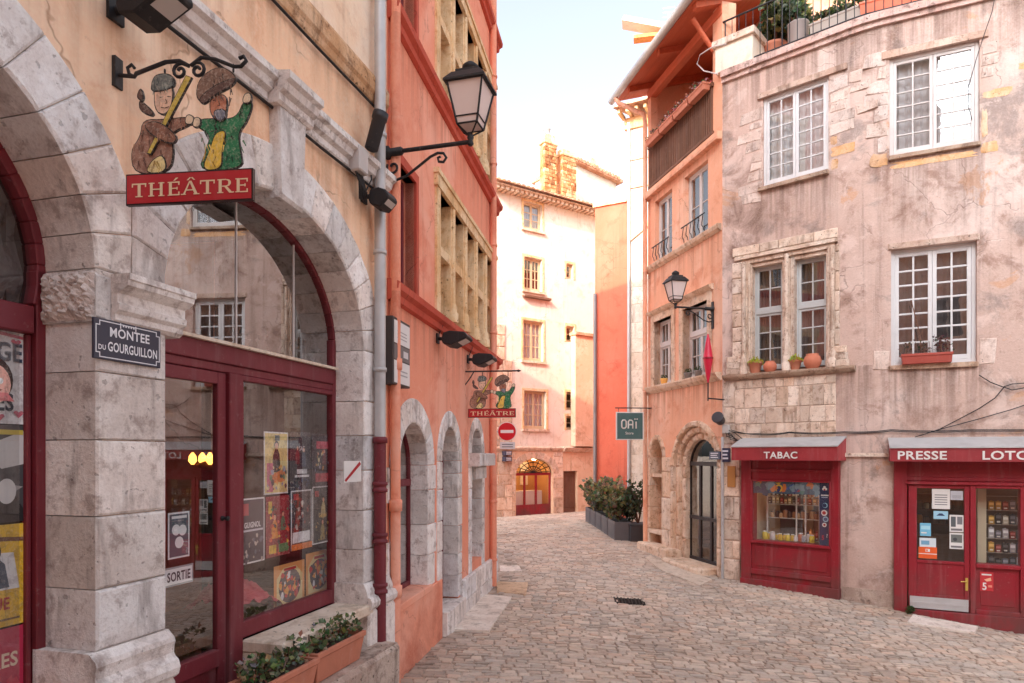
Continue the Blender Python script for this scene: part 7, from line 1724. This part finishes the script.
# red double cone tobacco sign
o = thing('tobacco_sign', 'red double cone tobacconist sign hanging at the house corner', 'sign', FB, .0, -.2, 3.6)
cx_, cy_, _ = FO.at(708, 382, -.22)
zA, zB_, zC = [EYE + (HY - y) * cy_ / FPX for y in (383, 358, 334)]
mb = MB(); mb.lathe((cx_, cy_, zA), [(.012, 0), (.04, .12), (.092, zB_ - zA - .03), (.10, zB_ - zA), (.092, zB_ - zA + .03), (.04, zC - zA - .12), (.012, zC - zA)], 14, rgb(206, 24, 62)); mb.build('cone', m_gloss, o)
mb = MB(); mb.lathe((cx_, cy_, zB_), [(.101, -.02), (.104, -.005), (.101, .01)], 18, rgb(150, 14, 40)); mb.build('band', m_gloss, o)
mb = MB(); mb.tube([(cx_, cy_, zA - .35), (cx_, cy_, zA + .02)], .014, 7); mb.tube([(cx_, cy_, zA - .3), FB.P(.05, .0, zA - .34)], .014, 7); mb.build('mounting', m_iron, o)
o = thing('wall_spotlight', 'small grey spotlight with tangled cables on the house corner', 'spotlight', FB, .1, -.1, 3.0)
p = Vector(FB.at(719, 419, -.12)); mb = MB(); mb.lathe(p, [(.03, -.12), (.09, -.1), (.10, .06), (.115, .08), (.115, .1), (.09, .1)], 14, (2.2, 2.2, 2.3), axis=(-.5, -.7, .3)); mb.build('housing', m_iron, o)
mb = MB(); mb.box(FB, .03, .16, -.09, .0, p.z - .28, p.z - .12, rgb(190, 184, 180)); mb.build('connection_box', m_any, o, bevel=.01)
mb = MB(); rn = random.Random(3)
for k in range(5): mb.tube([FB.P(.1 + rn.uniform(-.05, .05), -.06, p.z - .2), FB.P(.18 + rn.uniform(-.1, .15), -.05 - rn.uniform(0, .06), p.z - .33 + rn.uniform(-.1, .1)), FB.P(.3 + .05 * k, -.04, p.z - .42 - .01 * k)], .008, 5, (.8, .75, .75))
mb.build('cable', m_iron, o)
# blue plates at the pier
for k, (x0, x1, y0, y1, f, lab) in enumerate(((709.5, 720, 451.5, 459.5, FO, 'small navy street plate facing the side street on the house corner'), (721.5, 729.5, 448, 462, FB, 'small navy street plate beside the TABAC canopy'))):
    o = thing('street_plate', lab, 'street sign', f, f.u((x0 + x1) / 2), -.07, f.z((x0 + x1) / 2, y1), 'navy plates on the house corner')
    a, b = sorted((f.u(x0, -.08), f.u(x1, -.08))); c, d = f.z((x0 + x1) / 2, y1, -.08), f.z((x0 + x1) / 2, y0, -.08)
    mb = MB(); mb.box(f, a, b, -.085, -.03, c, d, rgb(44, 48, 74)); mb.build('plate', m_gloss, o)
    mb = MB()
    for q in range(3): mb.box(f, a + (b - a) * .15, b - (b - a) * (.15 + .1 * (q % 2)), -.089, -.086, c + (d - c) * (.2 + .26 * q), c + (d - c) * (.32 + .26 * q), rgb(214, 214, 222))
    mb.build('lettering', m_any, o)
mb = MB(); a, b = FB.u(727.5, -.03), FB.u(735.5, -.03); mb.box(FB, a, b, -.05, .0, FB.z(731, 487), FB.z(731, 466), rgb(186, 130, 70)); tag(mb.build('meter_box', m_any, None, FB, bevel=.008), 'small ochre meter box on the pier beside the TABAC shop', 'meter box')
# hanging OAÏ sign
k_ = 1
FOA = Fac(*FO.P(.1, -.06, 0)[:2], -.95, -.31); FOA = Fac(FO.P(.1, -.88, 0)[0], FO.P(.1, -.88, 0)[1], .9927, .06)
hs = thing('hanging_sign', 'square teal OAÏ sign with white frame hanging from a bar on the orange house', 'sign', FOA, .4, 0, 2.8)
sa0, sa1 = FOA.u(616), FOA.u(643.5); sz0_, sz1_ = FOA.z(630, 440), FOA.z(630, 412)
mb = MB(); mb.box(FOA, sa0, sa1, -.02, .02, sz0_, sz1_, rgb(222, 222, 220)); mb.box(FOA, sa0 + .025, sa1 - .025, -.025, .025, sz0_ + .025, sz1_ - .025, rgb(68, 104, 104)); mb.build('board', m_any, hs)
mb = MB(); sw = sa1 - sa0
def ostroke(pts, w=.018): mb.tube([FOA.P(sa0 + sw * x, -.026, sz0_ + sw * y) for x, y in pts], w, 4, rgb(226, 226, 222))
ostroke([(.24, .42), (.20, .47), (.20, .66), (.24, .71), (.32, .71), (.36, .66), (.36, .47), (.32, .42), (.24, .42)]); ostroke([(.44, .41), (.44, .66), (.48, .71), (.56, .71), (.60, .66), (.60, .41)]); ostroke([(.44, .55), (.60, .55)]); ostroke([(.72, .41), (.72, .66)])
for x in (.68, .76): ostroke([(x, .73), (x, .77)], .016)
mb.text(FOA, 'Store', sa0 + sw * .48, sz0_ + sw * .20, .09, -.027, col=rgb(226, 226, 222)); mb.build('lettering', m_any, hs)
mb = MB(); zb0 = FOA.z(630, 408); mb.tube([FOA.P(sa0 - .02, 0, zb0), FOA.P(sa1 + .2, 0, zb0)], .014, 6); mb.tube([FOA.P(sa1 + .08, 0, zb0), FO.P(.12, .0, zb0)], .016, 6)
for u in (sa0 + .06, sa1 - .06): mb.tube([FOA.P(u, 0, sz1_), FOA.P(u, 0, zb0)], .008, 5)
mb.build('bracket', m_iron, hs)
# cables along the corner house
o = thing('wall_cables', 'black cables sagging along the mauve wall above the two canopies', 'cables', FB, 2, -.05, FB.z(790, 436))
mb = MB(); zc_ = FB.z(790, 434)
for k in range(2):
    pts = [FB.P(.2, -.05, zc_ + .10 - .03 * k), FB.P(.7, -.05, zc_ + .0 + .02 * k), FB.P(1.3, -.06, zc_ + .02 + .015 * k), FB.P(ub1 - .05, -.05, zc_ + .02 * k), FC.P(uc0 + .1, -.05, zc_ + .02 + .02 * k), FC.P(uc0 + 1.2, -.05, zc_ + .0 + .02 * k), FC.P(6, -.05, zc_ + .02 * k)]
    cord(mb, pts, .008, .02, 5, 7)
mb.build('cable', m_iron, o)
o = thing('wall_cables', 'loose black cables looping down the wall under the right window', 'cables', FC, FC.u(1000), -.05, FC.z(980, 430))
mb = MB()
for pts in ([(979, 375), (990, 382), (1003, 387), (1012, 384), (1040, 382)], [(1005, 386), (995, 398), (980, 408), (965, 416), (940, 429), (925, 434)], [(1040, 400), (1010, 410), (975, 420), (945, 428), (915, 437)], [(1040, 385), (1012, 390), (1004, 387)]):
    mb.tube([FC.at(x, y, -.05) for x, y in pts], .008, 5)
mb.build('cable', m_iron, o)
o = thing('wall_cables', 'thin cable hanging down across the top right window', 'cables', FC, FC.u(985), -.08, FC.z(985, 100))
mb = MB(); mb.tube([FC.at(x, y, -.1) for x, y in ((998, -20), (992, 12), (985, 32), (976, 60), (969, 85), (968, 105), (972, 120))], .006, 5); mb.build('cable', m_iron, o)

# ---- pots on the long sill
def flowerpot(fac, u, d, z, r, h, label, plant=None, round_=False, col=(1, 1, 1)):
    o = thing('flower_pot', label, 'flower pot', fac, u, d, z, 'flower pots on the long stone sill')
    mb = MB()
    prof = [(r * .62, 0), (r * .9, h * .78), (r * 1.02, h * .80), (r * 1.02, h), (r * .88, h), (r * .84, h * .85)] if not round_ else [(r * .6, 0), (r * .95, h * .3), (r * 1.02, h * .55), (r * .85, h * .82), (r * .66, h * .9), (r * .74, h), (r * .6, h), (r * .55, h * .9)]
    mb.lathe(fac.P(u, d, z), prof, 18, col); mb.build('pot', m_terracotta, o)
    if plant:
        mb = MB()
        for i in range(170):
            a = random.uniform(0, 6.28); rr = r * 1.1 * math.sqrt(random.random()); mb.leaf(fac.P(u + rr * math.cos(a), d + rr * math.sin(a), z + h * .9 + random.uniform(0, .12) * (1.2 - rr / r)), .045, tuple(v * random.uniform(.7, 1.35) for v in plant))
        mb.build('plant', m_leaf, o, recalc=False)
sz_ = mz0 + .003
yg = (.42, .42, .05)
flowerpot(FB, FB.u(755.5, -.03), -.03, sz_, .125, .21, 'tapered pot with yellow green plant, leftmost on the long sill', yg, col=(1.1, 1.2, 1.2))
flowerpot(FB, FB.u(770, -.03), -.03, sz_, .12, .2, 'small round orange pot between the two planted pots', None, True, (1.15, 1, .95))
flowerpot(FB, FB.u(795.5, -.03), -.03, sz_, .11, .18, 'tapered pot with yellow green plant, right of the stone mullion', yg, col=(1.1, 1.2, 1.2))
flowerpot(FB, FB.u(812.5, -.03), -.03, sz_, .15, .26, 'largest round orange jar at the right of the long sill', None, True, (1.1, 1, .95))
planter_box(FC, FC.u(902.5, -.1), FC.u(951.5, -.1), -.14, .02, LR[0][1] + .005, LR[0][1] + .17, 'brick red window box with sparse brown plants under the right casement', paint('brick_red_plastic', rgb(168, 72, 58), .5), 'window boxes on the corner house', 60, [(.12, .06, .04), (.09, .08, .05), (.15, .09, .06)], .25, .01, .045)
o = thing('window_plant', 'dry twig and dark red sprig standing in the right window box', 'plant', FC, FC.u(940), -.06, LR[0][1] + .15)
mb = MB()
for i in range(90): a = random.uniform(0, 6.28); r = .13 * random.random(); mb.leaf(FC.P(FC.u(941, -.06) + r * math.cos(a), -.06 + .3 * r * math.sin(a), LR[0][1] + .2 + random.uniform(0, .26)), .04, tuple(v * random.uniform(.6, 1.4) for v in (.13, .05, .045)))
mb.build('leaves', m_leaf, o, recalc=False)
mb = MB(); mb.tube([FC.at(x, y, -.07) for x, y in ((921, 352), (920, 335), (915, 315), (911, 300))], .008, 5); mb.tube([FC.P(FC.u(941, -.06), -.06, LR[0][1] + .1), FC.P(FC.u(941, -.06), -.06, LR[0][1] + .4)], .008, 5); mb.build('stem', m_wood, o)

# ---- terrace planting
def bush(name, label, fac, u, d, z, rx, rz_, n, pal, size, cat='shrub', group=None, trunk=.02, lobes=7):
    o = thing(name, label, cat, fac, u, d, z, group); mb = MB(); rn = random
    cs = [(rn.uniform(-.6, .6), rn.uniform(-.6, .6), rn.uniform(.25, .9), rn.uniform(.3, .5)) for _ in range(lobes)]
    for i in range(n):
        a, b, c, r = rn.choice(cs); v = Vector((rn.gauss(0, 1), rn.gauss(0, 1), rn.gauss(0, 1))).normalized() * r * rn.random() ** .45
        q = fac.P(u + (a + v.x) * rx, d + (b + v.y) * rx, z + max(.02, (c + v.z * .9)) * rz_)
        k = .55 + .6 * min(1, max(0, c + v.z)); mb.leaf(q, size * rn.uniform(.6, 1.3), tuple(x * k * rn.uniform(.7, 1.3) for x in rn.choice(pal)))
    mb.build('foliage', m_leaf, o, recalc=False)
    mb = MB()
    for a, b, c, r in cs: mb.tube([fac.P(u, d, z), fac.P(u + a * rx * .5, d + b * rx * .5, z + c * rz_ * .5), fac.P(u + a * rx, d + b * rx, z + c * rz_)], [trunk, trunk * .7, trunk * .3], 6, (.6, .5, .45))
    mb.build('stems', m_wood, o); return o
GRN = [(.07, .11, .04), (.05, .09, .035), (.11, .15, .06), (.16, .17, .07), (.03, .055, .025)]
TZ = CT + .09
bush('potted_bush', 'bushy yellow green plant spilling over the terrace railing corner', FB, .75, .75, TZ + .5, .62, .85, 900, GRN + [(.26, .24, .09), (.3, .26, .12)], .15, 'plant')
o = thing('plant_pot', 'tall round terracotta pot behind the terrace railing', 'flower pot', FB, .75, .7, TZ); mb = MB(); mb.lathe(FB.P(.75, .7, TZ), [(.16, 0), (.22, .5), (.24, .52), (.24, .58), (.2, .58)], 16); mb.build('pot', m_terracotta, o)
o = thing('plant_pot', 'grey cylindrical pot beside the terracotta one on the terrace', 'flower pot', FB, 1.25, .45, TZ); mb = MB(); mb.lathe(FB.P(1.3, .4, TZ), [(.17, 0), (.19, .6), (.2, .62), (.17, .62)], 16, rgb(150, 136, 130)); mb.build('pot', m_any, o)
bush('potted_bush', 'dark green bush in the grey terrace pot', FB, 1.3, .42, TZ + .55, .3, .5, 260, GRN, .1, 'plant')
FBC = FB
planter_box(FB, 1.6, 2.45, .22, .5, TZ, TZ + .42, 'long grey planter behind the terrace railing', paint('grey_beige_planter', rgb(176, 164, 154), .7), 'planters on the terrace', 420, GRN, .28, .03, .09)
planter_box(FC, -.05, .95, .22, .52, TZ, TZ + .42, 'long orange planter behind the terrace railing', paint('orange_plastic', rgb(226, 112, 78), .5), 'planters on the terrace', 420, GRN, .3, .04, .09)
planter_box(FC, 1.1, 1.9, .25, .55, TZ, TZ + .4, 'pale planter at the right of the orange one on the terrace', paint('grey_beige_planter'), 'planters on the terrace', 300, GRN, .3, .03, .09)
# ---- flower boxes on the loggia rail
for i in range(4):
    u = .35 + i * .68
    planter_box(FO, u, u + .6, -.2, -.06, ZL + .98, ZL + 1.13, ('leftmost', 'second', 'third', 'rightmost')[i] + ' terracotta box on the wooden loggia railing', m_terracotta, 'flower boxes on the loggia railing', 90, [(.35, .12, .1), (.1, .13, .06), (.4, .25, .22)], .14, .01, .06)
for i, (px, c) in enumerate(((664, (.9, .45, .1)), (688, (.18, .14, .12)), (698, (.2, .16, .14)))):
    u = FO.u(px, -.04); z = OL[0][0][1] + .004; o = thing('sill_pot', ('small orange pot on the lower sill of the orange house', 'small dark pot under the right lower window of the orange house', 'second small dark pot under the right lower window of the orange house')[i], 'flower pot', FO, u, -.04, z, 'little pots on the orange house sill')
    mb = MB(); mb.lathe(FO.P(u, -.04, z), [(.06, 0), (.09, .1), (.09, .13), (.07, .13)], 12, c); mb.build('pot', m_any, o)
    mb = MB()
    for _ in range(40): a = random.uniform(0, 6.28); mb.leaf(FO.P(u + .05 * math.cos(a), -.04 + .05 * math.sin(a), z + .12 + random.uniform(0, .08)), .04, tuple(v * random.uniform(.7, 1.3) for v in (.08, .1, .04)))
    mb.build('plant', m_leaf, o, recalc=False)

# ---- oleander row in slate troughs in front of the red wall
A_, B_ = Vector((*ground_px(600, 521), 0)), Vector((*ground_px(634, 541), 0))
FT2 = Fac(A_.x, A_.y, B_.x - A_.x, B_.y - A_.y); LN = (B_ - A_).length
for i in range(5):
    u = LN * (i + .5) / 5; x, y, _ = FT2.P(u, -.25, 0); g = gz(x, y); w = LN / 5 * .46
    o = thing('planter', ('first', 'second', 'third', 'fourth', 'last and nearest')[i] + ' slate trough counted from the far end of the red wall row', 'planter', FT2, u, -.25, g, 'slate troughs by the red wall')
    mb = MB(); mb.box(FT2, u - w, u + w, -.5, .0, g - .1, g + .48, rgb(96, 92, 94)); mb.box(FT2, u - w + .03, u + w - .03, -.506, -.499, g + .06, g + .42, rgb(80, 76, 80)); mb.build('box', m_any, o, bevel=.015)
    mb = MB(); mb.box(FT2, u - w + .03, u + w - .03, -.47, -.03, g + .4, g + .484, rgb(60, 46, 38)); mb.build('soil', paint('potting_soil'), o)
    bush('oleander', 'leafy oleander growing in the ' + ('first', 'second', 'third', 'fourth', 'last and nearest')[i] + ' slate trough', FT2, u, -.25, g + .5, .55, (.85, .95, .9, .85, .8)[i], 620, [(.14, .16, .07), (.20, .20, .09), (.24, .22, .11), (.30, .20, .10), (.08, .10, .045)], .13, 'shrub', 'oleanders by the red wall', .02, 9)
x, y = ground_px(637, 541); 
o = thing('planter', 'square black planter at the near end standing by the orange house corner', 'planter', W, x, y, gz(x, y)); g = gz(x, y)
mb = MB(); mb.box(W, x - .2, x + .3, y - .2, y + .4, g - .1, g + .42, rgb(58, 56, 60)); mb.box(W, x - .22, x + .32, y - .22, y + .42, g + .42, g + .46, rgb(66, 64, 68)); mb.build('box', m_any, o, bevel=.01)
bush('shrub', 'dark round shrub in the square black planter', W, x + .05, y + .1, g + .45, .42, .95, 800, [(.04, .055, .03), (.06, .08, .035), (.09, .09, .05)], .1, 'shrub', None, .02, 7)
# distant roof edge and aerial above the orange roof
o = thing('rooftop_dormer', 'sunlit white and ochre rooftop slab above the orange eaves', 'dormer', W, 5.4, 30, 17)
FD = Fac((622 - CX) / FPX * 30, 30, .98, -.2)
mb = MB(); z0, z1 = FD.z(640, 26), FD.z(640, 17); u0, u1 = FD.u(622), FD.u(700); mb.prism(FD, [(u0, z0 + .25), (u0 + 1.9, z0 - .35), (u0 + 1.9, z0 - .12), (u0 + .1, z1 + .05)], -.2, .5); mb.build('slab', m_white, o)
mb = MB(); mb.box(FD, u0 + 1.5, u0 + 1.8, .0, .3, 9, z0 - .45); mb.box(FD, u0 + .5, u0 + 1.95, -.05, .4, z0 - .52, z0 - .38, (1, .8, .4)); mb.build('wall', m_orange, o)
o = thing('aerial', 'thin white aerial pole above the orange eaves', 'aerial', FD, FD.u(668), 0, z1)
mb = MB(); u = FD.u(669); mb.tube([FD.P(u, .4, z1 - .5), FD.P(u, .4, FD.z(669, 8))], .035, 6, rgb(226, 222, 220))
for q in range(3): mb.tube([FD.P(u - .25, .4, z1 + .1 + .2 * q), FD.P(u + .25, .4, z1 + .1 + .2 * q)], .018, 5, rgb(226, 222, 220))
mb.build('mast', m_any, o)
# ================================================================== unseen houses added behind the viewer (to shade the street and show in the panes)
FK = Fac(-3.2, -7.5, -1, 0)
bk = thing('shade_house_row', 'tall unseen rendered houses added behind the viewer to shade the street', 'building', FK, 11, 0, 0)
kw = [rect(1.5 + i * 2.6, 2.7 + i * 2.6, 1.5 + j * 3.4, 3.4 + j * 3.4) for i in range(8) for j in range(6)]
mb = MB(); mb.plate(FK, rect(0, 23, -1.5, 25), kw, 0, .25); mb.add([FK.P(u, d, z) for d in (0, 10) for u, z in ((0, 25), (23, 25), (23, -1.5), (0, -1.5))], [(0, 1, 5, 4), (1, 2, 6, 5), (3, 0, 4, 7), (4, 5, 6, 7)]); mb.build('wall', m_theatre2, bk)
mb = MB()
for q in kw:
    mb.quad(FK, q[0][0], q[1][0], q[0][1], q[2][1], .2, (2.2, 2.6, 3.0))
    mb.box(FK, q[0][0] + .55, q[0][0] + .65, .12, .2, q[0][1], q[2][1], (12, 13, 13)); mb.box(FK, q[0][0], q[1][0], .12, .19, q[0][1] + 1.1, q[0][1] + 1.17, (12, 13, 13))
mb.build('window', m_darkroom, bk)
FL = Fac(18, -11, -1, 0)
lw = thing('reflected_low_house', 'lower unseen rendered house added behind the viewer for the window reflections', 'building', FL, 9, 0, 0)
mb = MB(); kl = [rect(1.2 + i * 2.4, 2.3 + i * 2.4, 1.2 + j * 3.3, 3.0 + j * 3.3) for i in range(8) for j in range(3)]
mb.plate(FL, rect(0, 21.4, -1.5, 13), kl, 0, .25); mb.add([FL.P(u, d, z) for d in (0, 8) for u, z in ((0, 13), (21.4, 13), (21.4, -1.5), (0, -1.5))], [(0, 1, 5, 4), (1, 2, 6, 5), (3, 0, 4, 7)]); mb.build('wall', m_orange, lw)
mb = MB()
for q in kl:
    mb.quad(FL, q[0][0], q[1][0], q[0][1], q[2][1], .2, (2.2, 2.6, 3.0)); mb.box(FL, q[0][0] + .5, q[0][0] + .58, .12, .2, q[0][1], q[2][1], (12, 13, 13))
mb.build('window', m_darkroom, lw)
make_cobbles()
